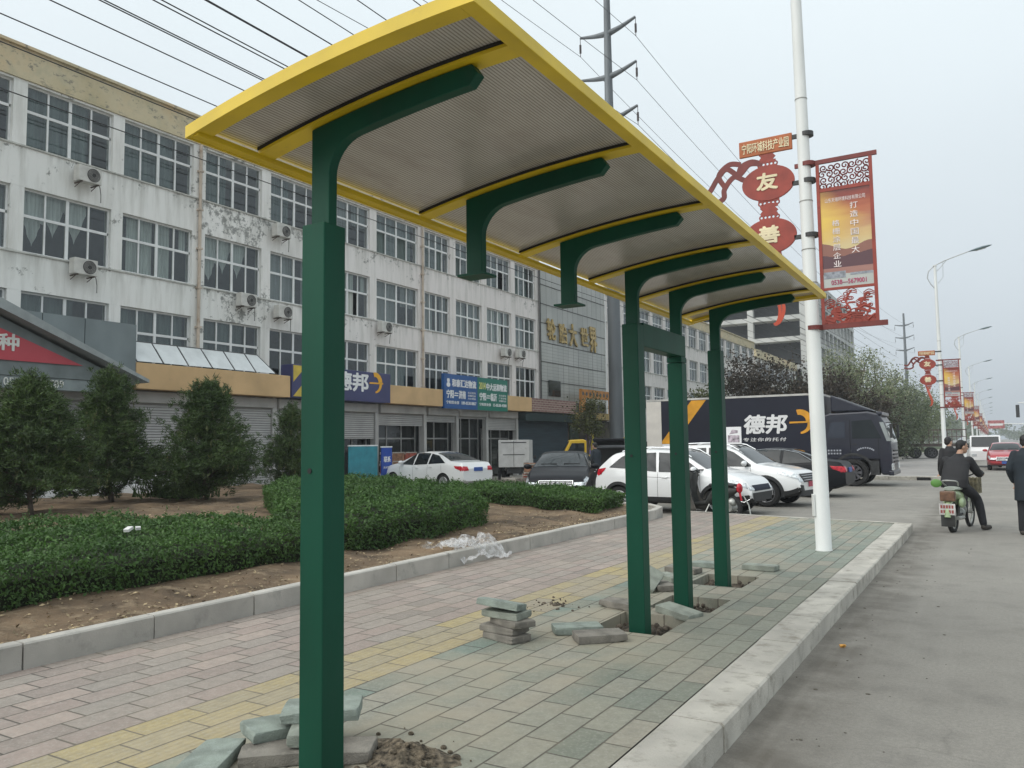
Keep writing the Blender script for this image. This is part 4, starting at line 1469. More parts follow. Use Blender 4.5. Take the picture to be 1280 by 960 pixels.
for x in (X1 - .4, -30.2, -38, -45.5):
    b = MB()
    for z0, z1 in zip(FL[:-1], FL[1:]): b.box(x - .45, x + .39, YA + .01, YA + .85, z0 + .32, z1 - .32)
    b.build('column', M_CONC, cf, co)
for k in range(30):
    y = YA + 4.0 + k * 3.9
    if y < YB - .5:
        b = MB()
        for z0, z1 in zip(FL[:-1], FL[1:]): b.box(X1 - .65, X1 - .01, y - .45, y + .45, z0 + .32, z1 - .32)
        b.build('column', M_CONC, cf, co)
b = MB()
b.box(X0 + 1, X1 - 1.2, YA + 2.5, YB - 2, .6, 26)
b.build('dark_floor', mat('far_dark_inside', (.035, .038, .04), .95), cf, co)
b = MB()
b.box(X0 + 4, -30.0, YA + .3, YA + .5, 12.73, 16.27)
b.build('infill_wall', mat('far_infill', (.27, .26, .27), .9), cf, co)
for r_ in range(6):
    b = MB()
    z0, z1 = FL[r_ + 1], FL[r_ + 1 if r_ + 1 == 7 else r_ + 2]
    for k in range(29):
        y = YA + 4.45 + k * 3.9
        if y + 3 < YB:
            b.box(X1 - .55, X1 - .3, y + .01, y + 2.99, z0 + .33, z0 + 1.2)
    if b.f: b.build('parapet_wall', mat('far_wall_grey', (.36, .365, .35), .9), cf, co)
# ================================================================== hedges, shrubs and trees
def leafmat(name, col, var=.35, rough=.6, trans=.25):
    nb = NB(name)
    ge = nb.n('NewGeometry')
    P = ge.outputs['Position']
    n1 = nb.noise(P, 1.3, 4)
    hs = nb.n('HueSaturation')
    mr = nb.n('MapRange'); mr.inputs['To Min'].default_value = 1 - var; mr.inputs['To Max'].default_value = 1 + var * 1.3
    nb.t.links.new(ge.outputs['Random Per Island'], mr.inputs['Value'])
    nb.t.links.new(mr.outputs[0], hs.inputs['Value'])
    c = np.array(col)
    cc = nb.ramp(n1, [(0.3, tuple(c * .72)), (0.7, tuple(np.minimum(c * np.array([1.35, 1.2, 1.1]), .9)))])
    nb.t.links.new(cc, hs.inputs['Color'])
    nb.t.links.new(hs.outputs[0], nb.b.inputs['Base Color'])
    nb.b.inputs['Roughness'].default_value = rough
    tl = nb.n('BsdfTranslucent')
    nb.t.links.new(hs.outputs[0], tl.inputs['Color'])
    mx = nb.n('MixShader'); mx.inputs[0].default_value = trans
    nb.t.links.new(nb.b.outputs[0], mx.inputs[1]); nb.t.links.new(tl.outputs[0], mx.inputs[2])
    nb.t.links.new(mx.outputs[0], nb.t.nodes['Material Output'].inputs['Surface'])
    return nb.m
M_HEDGE = leafmat('hedge_leaf', (0.052, 0.122, 0.026))
M_CEDAR = leafmat('cedar_needle', (0.046, 0.088, 0.022), .6, .6, .15)
M_SHOOT = leafmat('cedar_shoot', (0.115, 0.145, 0.060), .3)
M_DARKLEAF = leafmat('dark_leaf', (0.040, 0.032, 0.021), .45, .6, .15)
M_OLIVE = leafmat('olive_leaf', (0.075, 0.092, 0.030), .35)
M_PALE = leafmat('pale_spring_leaf', (0.14, 0.185, 0.09), .35)
M_BLOSS = leafmat('blossom', (0.34, 0.37, 0.27), .2)
M_MIDG = leafmat('grey_green_leaf', (0.075, 0.105, 0.055), .3)
M_BARK = mat('bark', (0.10, 0.078, 0.058), .95, var=.35, scale=6, bump=.8, bscale=40)
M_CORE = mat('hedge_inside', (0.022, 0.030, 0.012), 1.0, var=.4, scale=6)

def inpoly(x, y, poly):
    c = np.zeros(len(x), bool)
    n = len(poly)
    for i in range(n):
        x1, y1 = poly[i]; x2, y2 = poly[(i + 1) % n]
        m = ((y1 > y) != (y2 > y))
        with np.errstate(divide='ignore', invalid='ignore'):
            t = x < (x2 - x1) * (y - y1) / (y2 - y1 + 1e-12) + x1
        c ^= (m & t)
    return c
def edge_dist(x, y, poly):
    d = np.full(len(x), 1e9)
    n = len(poly)
    for i in range(n):
        a, b_ = np.array(poly[i]), np.array(poly[(i + 1) % n])
        ab = b_ - a
        t = np.clip(((x - a[0]) * ab[0] + (y - a[1]) * ab[1]) / (ab @ ab), 0, 1)
        d = np.minimum(d, np.hypot(x - a[0] - t * ab[0], y - a[1] - t * ab[1]))
    return d
def fnoise(x, y, s, seed=0.0):
    return np.array([mnoise.noise((a * s, b_ * s, seed)) for a, b_ in zip(x, y)])
def hedge(poly, h, label, dens=900, leaf=0.021, round_=.22, seed=1, wob=.05):
    """clipped evergreen hedge over a ground polygon: leafy skin over a dark twiggy core"""
    po = np.array(poly)
    lo, hi = po.min(0), po.max(0)
    area = 0.5 * abs(sum(po[i][0] * po[(i + 1) % len(po)][1] - po[(i + 1) % len(po)][0] * po[i][1] for i in range(len(po))))
    per = sum(np.hypot(*(po[i] - po[(i + 1) % len(po)])) for i in range(len(po)))
    k = int(dens * (area * 1.5 + per * h * 1.3) * (hi - lo).prod() / area)
    x = rng.uniform(lo[0], hi[0], k); y = rng.uniform(lo[1], hi[1], k)
    m = inpoly(x, y, poly)
    x, y = x[m], y[m]
    d = edge_dist(x, y, poly)
    gz = np.array([soil_z(a, c) for a, c in zip(x, y)])
    prof = np.clip(d / round_, 0, 1)
    top = h * np.sqrt(np.clip(1 - (1 - prof) ** 2 * .55, 0, 1))
    bump = fnoise(x, y, 2.2, seed) * wob * 1.4 + fnoise(x, y, 6.0, seed + 5) * wob
    z = gz + top + bump + rng.normal(0, .012, len(x))
    C1 = np.stack([x, y, z], 1)
    N1 = np.tile([0, 0, 1.0], (len(x), 1))
    # side skin
    k2 = int(dens * per * h * 2.1)
    segs = [(po[i], po[(i + 1) % len(po)]) for i in range(len(po))]
    ls = np.array([np.hypot(*(q - p)) for p, q in segs])
    si = rng.choice(len(segs), k2, p=ls / ls.sum())
    t = rng.random(k2)
    A = np.array([s_[0] for s_ in segs])[si]; B = np.array([s_[1] for s_ in segs])[si]
    pt = A + (B - A) * t[:, None]
    dn = (B - A) / np.hypot(*(B - A).T)[:, None]
    nrm = np.stack([dn[:, 1], -dn[:, 0]], 1)
    cen = po.mean(0)
    nrm *= np.sign(((pt - cen) * nrm).sum(1))[:, None]
    w = rng.random(k2) ** .95 * 1.06 - .06
    off = fnoise(pt[:, 0] * 2 + w, pt[:, 1] * 2, 1.6, seed + 9) * .06 + rng.normal(0, .02, k2) - .05 * (1 - w) - .03
    q = pt + nrm * off[:, None]
    gz = np.array([soil_z(a, c) for a, c in q])
    C2 = np.stack([q[:, 0], q[:, 1], gz + .03 + w * h * .84], 1)
    N2 = np.stack([nrm[:, 0], nrm[:, 1], np.full(k2, .35)], 1)
    Cc, Nn = np.concatenate([C1, C2]), np.concatenate([N1, N2])
    # deeper leaves and upright shoots
    k3 = len(Cc) // 4
    ii = rng.choice(len(C1), k3)
    C3 = C1[ii] + np.stack([rng.normal(0, .02, k3), rng.normal(0, .02, k3), rng.uniform(.0, .05, k3)], 1)
    Cc = np.concatenate([Cc, C3]); Nn = np.concatenate([Nn, np.tile([.3, .1, .6], (k3, 1))])
    # stray shoots standing out of the clipped skin
    ks = int(area * 26)
    js = rng.choice(len(Cc), ks)
    tt = np.tile(np.arange(6) / 5.0, ks)
    hh = np.repeat(rng.uniform(.03, .12, ks), 6)
    st = np.repeat(Cc[js] + Nn[js] * .01, 6, axis=0) + np.stack([rng.normal(0, .008, ks * 6), rng.normal(0, .008, ks * 6), tt * hh], 1) + np.repeat(np.stack([rng.normal(0, .02, ks), rng.normal(0, .02, ks), np.zeros(ks)], 1), 6, axis=0) * tt[:, None]
    Cc = np.concatenate([Cc, st]); Nn = np.concatenate([Nn, np.tile([.5, .2, .4], (ks * 6, 1))])
    V = leaf_quads(Cc, Nn, np.full(len(Cc), leaf) * rng.choice([.75, 1.0, 1.25], len(Cc)), .52, .75)
    base = (float(cen[0]), float(cen[1]), soil_z(cen[0], cen[1]))
    hd = thing('hedge', label, 'hedge', base, group='clipped hedges in the planter')
    V = V - np.array(base)
    link('foliage', quads_mesh('foliage', V, M_HEDGE), hd)
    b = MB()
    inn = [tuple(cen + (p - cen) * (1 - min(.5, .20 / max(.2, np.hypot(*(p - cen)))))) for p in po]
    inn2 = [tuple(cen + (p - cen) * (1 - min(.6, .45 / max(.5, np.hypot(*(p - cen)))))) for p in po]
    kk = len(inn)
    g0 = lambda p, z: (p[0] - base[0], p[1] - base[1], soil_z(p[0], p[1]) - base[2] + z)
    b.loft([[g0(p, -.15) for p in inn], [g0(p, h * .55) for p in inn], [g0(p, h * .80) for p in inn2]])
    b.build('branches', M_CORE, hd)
    return hd
hedge([(-7.06, 1.2), (-7.10, 4.0), (-7.10, 7.55), (-8.8, 7.6), (-9.8, 6.4), (-10.4, 4.8), (-10.2, 1.2)], .37, 'low clipped hedge at the front left of the planter, nearest to the camera', 1150, .0185, seed=1)
hedge([(-7.02, 7.75), (-7.08, 9.6), (-7.30, 11.4), (-9.0, 13.4), (-11.2, 14.0), (-13.4, 12.7), (-12.2, 10.9), (-10.2, 9.4), (-8.4, 7.7)], .47, 'broad rounded hedge behind the nearest green post', 1000, .02, seed=3, wob=.075)
hedge([(-6.65, 14.3), (-6.75, 15.9), (-8.5, 16.6), (-10.6, 16.4), (-10.4, 14.9), (-8.4, 14.35)], .31, 'narrow dark hedge in front of the black car with the chrome grille', 1100, .022, seed=5)
# tuft of iris like leaves at the foot of the cedars
k = 420
cx = rng.normal(0, .55, k); cy = rng.normal(0, .3, k)
D_ = np.stack([rng.normal(0, .35, k), rng.normal(0, .35, k), np.ones(k)], 1)
C_ = np.stack([cx, cy, np.zeros(k)], 1)
tf = thing('leafy_clump', 'clump of upright strap leaves growing between two cedars', 'plant', (-16.6, 12.2, .55))
link('leaves', quads_mesh('leaves', blades(C_, D_, np.full(k, .45), .018), M_HEDGE, 3), tf)
b = MB(); b.ell((0, 0, 0), .5, .28, .07, 10, 5)
b.build('root_crown', M_CORE, tf)

def cedar(x, y, h, r, label, seed, n_br=110, open_=0.0):
    rd = random.Random(seed); rg = np.random.default_rng(seed)
    z0 = soil_z(x, y)
    t = thing('cedar_tree', label, 'tree', (x, y, z0), group='young cedars in the planter')
    b = MB()
    pts = [(0.04 * math.sin(i * 1.3 + seed), 0.04 * math.cos(i * 1.7), h * i / 7) for i in range(8)]
    b.tube(pts, [0.055 * (1 - .8 * i / 7) * h / 2.8 for i in range(8)], 8)
    Cs, Ds, Ls = [], [], []
    for k in range(n_br):
        f = rd.random() ** .85
        z = h * (.04 + .92 * f)
        env = r * (1.0 - f) ** .80 * (.55 + .45 * min(1, f / .12)) * rd.choice([.55, .75, .9, 1.0, 1.12]) * rd.uniform(.9, 1.1) + .10
        a = rd.uniform(0, 2 * math.pi)
        up = rd.uniform(.12, .6)
        P0 = Vector((0, 0, z * .93))
        path = []
        for s_ in range(6):
            q = s_ / 5
            path.append(P0 + Vector((math.cos(a + q * .2) * env * q, math.sin(a + q * .2) * env * q, env * (up * q - .30 * q * q) + .15 * q)))
        b.tube(path, [.014 * (1 - .75 * s_ / 5) for s_ in range(6)], 4, caps=False)
        n_t = int(34 + env * 80)
        for _ in range(n_t // 4):
            q = rd.random() ** .6
            i = min(4, int(q * 5)); fr_ = q * 5 - i
            p = path[i].lerp(path[i + 1], fr_)
            d = (path[i + 1] - path[i]).normalized()
            sp = .05 + .10 * q
            p0 = p + Vector((rd.gauss(0, sp), rd.gauss(0, sp), rd.gauss(0, sp * .75)))
            for _ in range(26):
                p = p0 + Vector((rd.gauss(0, .034), rd.gauss(0, .034), rd.gauss(0, .030)))
                Cs.append(p); Ds.append(d * .8 + Vector((rd.gauss(0, .7), rd.gauss(0, .7), rd.gauss(.35, .6)))); Ls.append(rd.uniform(.055, .11))
    # leading shoots
    for s_ in range(10):
        p = Vector((rd.gauss(0, .10), rd.gauss(0, .10), h * rd.uniform(.88, 1.0)))
        for _ in range(70):
            q = p + Vector((rd.gauss(0, .03), rd.gauss(0, .03), rd.uniform(-.12, .16)))
            Cs.append(q); Ds.append(Vector((rd.gauss(0, .7), rd.gauss(0, .7), .8))); Ls.append(.07)
    # paler upright new shoots ("candles") at the branch ends
    Cc, Dd, Ll = [], [], []
    for k in range(120):
        f = rd.random() ** 1.1
        a = rd.uniform(0, 6.283)
        e_ = r * (1 - f) ** .80 * rd.uniform(.6, 1.0)
        p = Vector((math.cos(a) * e_, math.sin(a) * e_, h * (.15 + .82 * f)))
        for _ in range(16):
            q = p + Vector((rd.gauss(0, .012), rd.gauss(0, .012), rd.uniform(0, .15)))
            Cc.append(tuple(q)); Dd.append((rd.gauss(0, .45), rd.gauss(0, .45), 1.0)); Ll.append(.06)
    b.build('trunk', M_BARK, t, smooth=60)
    sh_ = link('new_shoots', quads_mesh('new_shoots', blades(np.array(Cc), np.array(Dd), np.array(Ll), .009), M_SHOOT, 3), t)
    C_ = np.array([tuple(p) for p in Cs]); D_ = np.array([tuple(p) for p in Ds])
    link('crown', quads_mesh('crown', blades(C_, D_, np.array(Ls), .0088), M_CEDAR, 3), t)
    return t
cedar(-15.15, 8.08, 2.55, 1.35, 'tall ragged cedar cut off by the left edge of the photo', 1, 170)
cedar(-16.9, 10.75, 2.95, 1.20, 'dark bushy cedar, second from the left, in front of the grey shop front', 2, 150)
cedar(-15.24, 11.99, 2.68, 1.22, 'dark round cedar standing in front of the orange fascia and glass awning', 3, 150)
cedar(-18.0, 17.2, 2.45, .95, 'thinner cedar half hidden behind the nearest green post', 4, 90)

def tree(name, label, x, y, h, r, m, n=5200, leaf=.07, z0=0.0, base=.25, clumps=60, seed=1, group=None, twig=True, droop=0.0, cat='tree', squash=1.0, m2=None, spread=.17):
    rd = random.Random(seed); rg = np.random.default_rng(seed + 100)
    t = thing(name, label, cat, (x, y, z0), group=group)
    b = MB()
    tr_h = h * (base + .15)
    lean = Vector((rd.uniform(-.05, .05), rd.uniform(-.05, .05), 1))
    tp = [lean * (tr_h * i / 5) for i in range(6)]
    r0 = .022 * h
    b.tube(tp, [r0 * (1 - .5 * i / 5) for i in range(6)], 8)
    cl = []
    cz = h * (base + (1 - base) * .5); rz_ = h * (1 - base) * .5
    for k in range(clumps):
        u_ = rg.normal(0, 1, 3); u_ /= np.linalg.norm(u_)
        q = rg.random() ** .42
        c = np.array([u_[0] * r * q, u_[1] * r * q, cz + u_[2] * rz_ * q * squash])
        c[2] -= droop * (u_[0] ** 2 + u_[1] ** 2) * q * r
        cl.append(c)
        if twig:
            st = tp[rd.randint(2, 5)]
            e = Vector(c)
            mid = st.lerp(e, .5) + Vector((rd.gauss(0, .1), rd.gauss(0, .1), .15 * r))
            b.tube([st, mid, e], [r0 * .35, r0 * .2, r0 * .06], 5, caps=False)
    cl = np.array(cl)
    ii = rg.integers(0, clumps, n)
    sz = rg.uniform(.6, 1.5, clumps)[ii] * r * spread
    Cc = cl[ii] + rg.normal(0, 1, (n, 3)) * sz[:, None] * np.array([1, 1, .75 if droop == 0 else 1.3])
    b.build('trunk', M_BARK, t, smooth=60)
    V = leaf_quads(Cc, np.tile([0, 0, .6], (n, 1)), np.full(n, leaf), .6, 1.0)
    cr = link('crown', quads_mesh('crown', V, m), t)
    if m2 is not None:
        n2 = n // 3
        ii = rg.integers(0, clumps, n2)
        Cc = cl[ii] + rg.normal(0, 1, (n2, 3)) * (rg.uniform(.6, 1.5, clumps)[ii] * r * spread)[:, None]
        link('blossom', quads_mesh('blossom', leaf_quads(Cc, np.tile([0, 0, .6], (n2, 1)), np.full(n2, leaf * .8), .8, 1.0), m2), cr)
    return t
# dark red-brown row behind the truck
for k, (x, y, h, r, lab) in enumerate([(-14.2, 47.5, 5.2, 1.9, 'olive green bushy tree seen between the two middle posts'), (-12.3, 48.0, 7.0, 2.3, 'tallest dark reddish tree behind the truck body'),
        (-10.2, 49.0, 6.3, 2.2, 'dark reddish tree just left of the near lamp post'), (-8.3, 50.0, 5.9, 2.2, 'dark reddish tree right behind the near lamp post'), (-6.8, 51.2, 4.6, 2.0, 'low dark reddish tree sloping down behind the truck cab')]):
    tree('plum_tree', lab, x, y, h, r, M_OLIVE if k == 0 else M_DARKLEAF, 7600, .085, base=.12, clumps=80, seed=20 + k, group='dark trees behind the truck')
tree('pine_tree', 'small drooping pine in front of the orange shop sign', -19.6, 41.0, 4.35, 1.15, M_OLIVE, 3600, .06, base=.52, clumps=26, seed=40, droop=.25)
# loose spring trees along the verge
for k, (x, y, h, r, m, m2, lab) in enumerate([(-9.6, 66, 9.0, 3.1, M_PALE, M_BLOSS, 'pale blossoming tree rising behind the truck cab'), (-8.4, 74, 8.2, 2.9, M_PALE, M_BLOSS, 'pale loose tree right of the blossoming one'),
        (-8.0, 84, 7.6, 3.0, M_MIDG, None, 'grey green bushy tree above the far hedge'), (-8.0, 96, 8.0, 3.2, M_PALE, None, 'pale tree behind the second lamp post lantern'),
        (-7.6, 64, 4.1, 2.3, M_MIDG, None, 'low grey green bush at the right of the truck front'), (-7.0, 71, 4.2, 2.3, M_MIDG, None, 'low grey green bush left of the trailer'), (-9.4, 61, 5.0, 2.4, M_MIDG, None, 'grey green bush directly behind the truck cab'),
        (-12.5, 70, 7.5, 3.2, M_MIDG, None, 'dense green tree left of the blossoming one'), (-7.6, 112, 7.5, 3.2, M_PALE, None, 'far pale tree beside the red trailer')]):
    tree('roadside_tree', lab, x, y, h, r, m, 7000 if m2 else 6000, .085 if y < 80 else .11, z0=.2, base=.15 if m is not M_MIDG else .05, clumps=90, seed=60 + k, group='trees on the verge beyond the yard', m2=m2, spread=.15 if m2 else .2)
# far off wood on the horizon, one mass
n = 9000
yy = rng.uniform(260, 620, n)
xx = np.where(rng.random(n) < .45, rng.normal(-22, 9, n), rng.uniform(4, 90, n))
zz = np.abs(rng.normal(0, 1, n)) * 3.0 + 2.0 * (np.sin(xx * .35) + 1.2) + .5
yy = np.where(xx > 2, yy + 220, yy)
Cc = np.stack([xx, yy, np.minimum(zz, 10)], 1)
V = leaf_quads(Cc, np.tile([0, -1, .3], (n, 1)), np.full(n, .75), .7, .8)
tag(link('far_trees', quads_mesh('far_trees', V, M_MIDG)), 'hazy trees far down the road on the horizon', 'trees', kind='stuff')
# ================================================================== lamp posts with lantern signs and banners, power line
M_LPOLE = mat('lamp_pole_white', (.74, .76, .74), .5, var=.06, scale=.9, spots=(.50, .50, .46), thr=(.55, .85))
M_LHEAD = mat('lamp_head_grey', (.12, .17, .18), .4, metal=.3)
M_BRKT = mat('bracket_black', (.035, .035, .035), .5)
M_REDM = mat('red_sheet_metal', (.30, .045, .028), .5, var=.18, scale=4, spots=(.20, .03, .02))
M_REDM2 = mat('dark_red_frame', (.17, .028, .022), .5, var=.18, scale=4)
M_ORB = mat('orange_board_metal', (.42, .115, .03), .5, var=.15, scale=4)
M_CREAM = mat('cream_letters', (.80, .70, .46), .5)
LX = -2.07
def lamp_post():
    t = thing('street_lamp', 'x', 'street lamp', (0, 0, 0), group='street lamps along the kerb')
    b = MB()
    n_ = 12
    b.tube([(0, 0, z) for z in (0, 0.012, .02, 3, 6, 10.2)], [.112, .111, .105, .096, .083, .064], 20)
    p = b.build('pole', M_LPOLE, t, smooth=40)
    for z, r_ in ((3.72, .094), (4.2, .092), (4.9, .089), (6.4, .082)):
        b = MB()
        b.tube([(0, 0, z), (0, 0, z + .012)], r_ + .004, 20)
        b.build('joint_ring', mat('ring_grey', (.28, .28, .26), .6), p, smooth=40)
    b = MB()
    b.cbox((-.098, -.045, .62), (.02, .11, .30), R(25))
    b.build('hatch', M_LPOLE, p, bevel=.004)
    b = MB()
    pts = [(-.0, 0, 9.0), (-.22, 0, 9.3), (-.36, 0, 9.62), (-.30, 0, 9.95), (-.02, 0, 10.22), (.45, 0, 10.42), (1.1, 0, 10.62), (1.55, 0, 10.75)]
    b.tube(pts, .026, 7)
    b.tube([(.03, 0, 9.9), (.25, 0, 10.1), (.5, 0, 10.41)], .015, 6)
    b.tube([(.1, 0, 9.3), (.34, 0, 9.6), (.36, 0, 10.35)], .012, 6)
    b.build('arm', mat('arm_steel', (.45, .47, .47), .4, metal=.3), t, smooth=60)
    b = MB()
    prof = [(.0, .03), (.16, .075), (.35, .12), (.6, .13), (.85, .085), (1.0, .02)]
    rings = []
    for q, w_ in prof:
        x, z = 1.5 + q * 1.0, 10.735 + q * .20
        rings.append([(x, w_ * math.cos(a), z + w_ * .55 * math.sin(a)) for a in np.linspace(0, 2 * math.pi, 13)[:-1]])
    b.loft(rings)
    hd = b.build('lamp_head', M_LHEAD, t, smooth=60)
    b = MB()
    b.loft([[(1.5 + q, .09 * s_, 10.735 + q * .2 - .062) for s_ in (-1, 1)] + [(1.5 + q, .07 * s_, 10.735 + q * .2 - .075) for s_ in (1, -1)] for q in (.3, .75)])
    b.build('lamp_glass', mat('lamp_glass', (.5, .55, .55), .2), hd)
    b = MB()
    b.box(-.09, .09, -.09, .09, 10.2, 10.24)
    b.build('pole_cap', M_LPOLE, t)
    return t
def flat_ribbon(b, pts, w, th=.02):
    """ribbon cut from sheet metal in the XZ plane: pts = (x, z)"""
    P = [Vector((p[0], p[1])) for p in pts]
    k = len(P)
    L_, Rr = [], []
    for i in range(k):
        d = P[min(i + 1, k - 1)] - P[max(i - 1, 0)]
        d.normalize()
        n = Vector((-d.y, d.x))
        ww = w[i] if hasattr(w, '__len__') else w
        L_.append(P[i] + n * ww / 2); Rr.append(P[i] - n * ww / 2)
    rings = [[(a.x, -th / 2, a.y), (a.x, th / 2, a.y), (c.x, th / 2, c.y), (c.x, -th / 2, c.y)] for a, c in zip(L_, Rr)]
    b.loft(rings)
def smooth_path(pts, n=6):
    out = []
    P = [np.array(p, float) for p in pts]
    for i in range(len(P) - 1):
        p0, p1, p2, p3 = P[max(i - 1, 0)], P[i], P[i + 1], P[min(i + 2, len(P) - 1)]
        for j in range(n):
            t = j / n
            out.append(.5 * (2 * p1 + (p2 - p0) * t + (2 * p0 - 5 * p1 + 4 * p2 - p3) * t * t + (3 * p1 - p0 - 3 * p2 + p3) * t ** 3))
    out.append(P[-1])
    return [tuple(p) for p in out]
def lantern_sign():
    """local: pole axis at x=0, heights as above ground"""
    t = thing('lantern_sign', 'x', 'sign', (0, 0, 0), group='red lantern signs on the lamp posts')
    b = MB()
    M = Matrix.Rotation(R(-2), 4, 'Y')
    b.box(-.96, -.20, -.02, .02, 5.86, 6.10)
    nb_ = b.build('name_board', M_ORB, t, bevel=.008)
    lettering('宁阳环城科技产业园', nb_, (-.915, -.0205, 5.905), (1, 0, 0), (0, 0, 1), .67, .15, M_CREAM, bold=.01, thick=.006)
    for x0, z, r_ in ((-.2, 6.03, .094), (-.22, 5.35, .099), (-.22, 4.56, .105)):
        b = MB()
        b.box(x0, -.09, -.018, .018, z - .03, z + .03)
        b.tube([(0, 0, z - .03), (0, 0, z + .03)], r_, 18)
        b.build('clamp', M_BRKT, t)

    cxl = -.56
    discs = []
    for cz, ch in ((5.42, '友'), (4.63, '善')):
        b = MB()
        b.prism([(cxl + .375 * math.cos(a), cz + .262 * math.sin(a)) for a in np.linspace(0, 2 * math.pi, 41)[:-1]], 'y', -.018, .018)
        d = b.build('lantern_disc', M_REDM, t, bevel=.004)
        # gilt outline of the character with a red core
        lettering(ch, d, (cxl - .155, -.0185, cz - .10), (1, 0, 0), (0, 0, 1), .29, .245, M_CREAM, bold=.04, thick=.008)
    b = MB()
    # cut-out knots between board, lanterns and tassel
    def cap(z, w, up):
        flat_ribbon(b, [(cxl - w, z), (cxl + w, z)], .05)
        for k in range(5):
            x = cxl - w * .8 + w * .4 * k
            b.tube([(x + .028 * math.cos(a), 0, z + up * .045 + .028 * math.sin(a)) for a in np.linspace(0, 6.283, 11)], .012, 5, caps=False)
        flat_ribbon(b, [(cxl - w * .85, z + up * .09), (cxl + w * .85, z + up * .09)], .03)
    def knot(z0, z1, w):
        n_ = 4
        for k in range(n_):
            z = z0 + (z1 - z0) * (k + .5) / n_
            s_ = 1 if k % 2 else -1
            flat_ribbon(b, smooth_path([(cxl - w * s_, z - .03), (cxl - w * .3 * s_, z + .035), (cxl + w * s_, z + .02)], 5), .05)
        flat_ribbon(b, [(cxl, z0), (cxl, z1)], .045)
    for cs_, ks_ in (([(5.66, .14, 1)], [(5.73, 5.88, .10)]), ([(5.17, .15, -1), (4.87, .14, 1)], [(4.93, 5.08, .11)]), ([(4.38, .15, -1)], [])):
        b = MB()
        for q in cs_: cap(*q)
        for q in ks_: knot(*q)
        b.build('knot_ornament', M_REDM, t)
    b = MB()
    for pts in ([(cxl - .07, 5.72), (-.82, 5.75), (-.98, 5.62), (-1.16, 5.74), (-1.30, 5.62), (-1.45, 5.42), (-1.62, 5.45)],
                [(cxl - .15, 5.60), (-.88, 5.52), (-1.05, 5.60), (-1.20, 5.44), (-1.22, 5.30), (-1.40, 5.24), (-1.62, 5.30)],
                [(-.98, 5.55), (-.95, 5.72), (-.80, 5.78), (-.68, 5.74)],
                [(-1.20, 5.48), (-1.28, 5.66), (-1.12, 5.80), (-.95, 5.77)]):
        flat_ribbon(b, smooth_path(pts, 6), .075)
    b.build('ribbon', M_REDM2, t)
    b = MB()
    for k, (dx, w_) in enumerate(((0, 1), (.055, .8))):
        flat_ribbon(b, smooth_path([(cxl - .11 + dx, 4.30), (cxl - .03 + dx, 4.0), (cxl + .05 + dx, 3.75), (cxl + .10 + dx, 3.55), (cxl + .07 + dx * .5, 3.38), (cxl + .01 + dx * .3, 3.33)], 6), .045)
    knotz = [(4.28, .12), (4.18, .10)]
    for z, w_ in knotz:
        flat_ribbon(b, [(cxl - w_, z), (cxl + w_, z)], .05)
    b.build('tassel', mat('orange_red_metal', (.52, .07, .03), .5, var=.12), t)
    return t
# sunset print on the banner
nb = NB('sunset_print')
tc = nb.n('TexCoord')
s_ = nb.n('SeparateXYZ'); nb.t.links.new(tc.outputs['Object'], s_.inputs[0])
x_, z_ = s_.outputs[0], s_.outputs[2]
nz = nb.noise(tc.outputs['Object'], 2.2, 6, .55)
mp = nb.n('Mapping'); mp.inputs['Scale'].default_value = (1.2, 1, 5.5); nb.t.links.new(tc.outputs['Object'], mp.inputs['Vector'])
n5 = nb.noise(mp.outputs[0], 1.6, 5, .55)
zz = nb.math('ADD', nb.math('DIVIDE', nb.math('SUBTRACT', z_, 3.78), 1.38), nb.math('MULTIPLY', nb.math('SUBTRACT', n5, .5), .22))
skyc = nb.ramp(zz, [(0.40, (.62, .50, .26)), (0.52, (.62, .44, .20)), (0.66, (.46, .20, .11)), (0.80, (.44, .13, .06)), (0.92, (.26, .05, .035)), (1.0, (.13, .035, .03))])
glow = nb.math('SUBTRACT', 1.0, nb.math('MINIMUM', 1.0, nb.math('ADD', nb.math('ABSOLUTE', nb.math('MULTIPLY', nb.math('SUBTRACT', zz, .68), 3.0)), nb.math('MULTIPLY', nb.math('ADD', x_, -.28), 1.8))))
skyc = nb.mix(nb.math('MAXIMUM', 0.0, nb.math('MULTIPLY', glow, .9)), skyc, (.75, .52, .10))
ridge = lambda z0, a, sc, sd: nb.math('ADD', z0, nb.math('MULTIPLY', nb.math('SINE', nb.math('ADD', nb.math('MULTIPLY', x_, sc), sd)), a))
def below(zv): return nb.math('LESS_THAN', nb.math('SUBTRACT', z_, nb.math('MULTIPLY', nz, .12)), zv)
c = nb.mix(below(ridge(4.30, .05, 9, 0.5)), skyc, (.26, .115, .085))
c = nb.mix(below(ridge(4.18, .04, 7, 2.2)), c, (.10, .045, .055))
c = nb.mix(nb.math('LESS_THAN', z_, 4.05), c, nb.mix(n5, (.28, .12, .10), (.40, .22, .18)))
c = nb.mix(nb.math('LESS_THAN', nb.math('SUBTRACT', z_, nb.math('MULTIPLY', nz, .05)), 3.935), c, (.45, .47, .44))
nb.set(nb.b.inputs['Base Color'], c); nb.b.inputs['Roughness'].default_value = .4
M_PRINT = nb.m
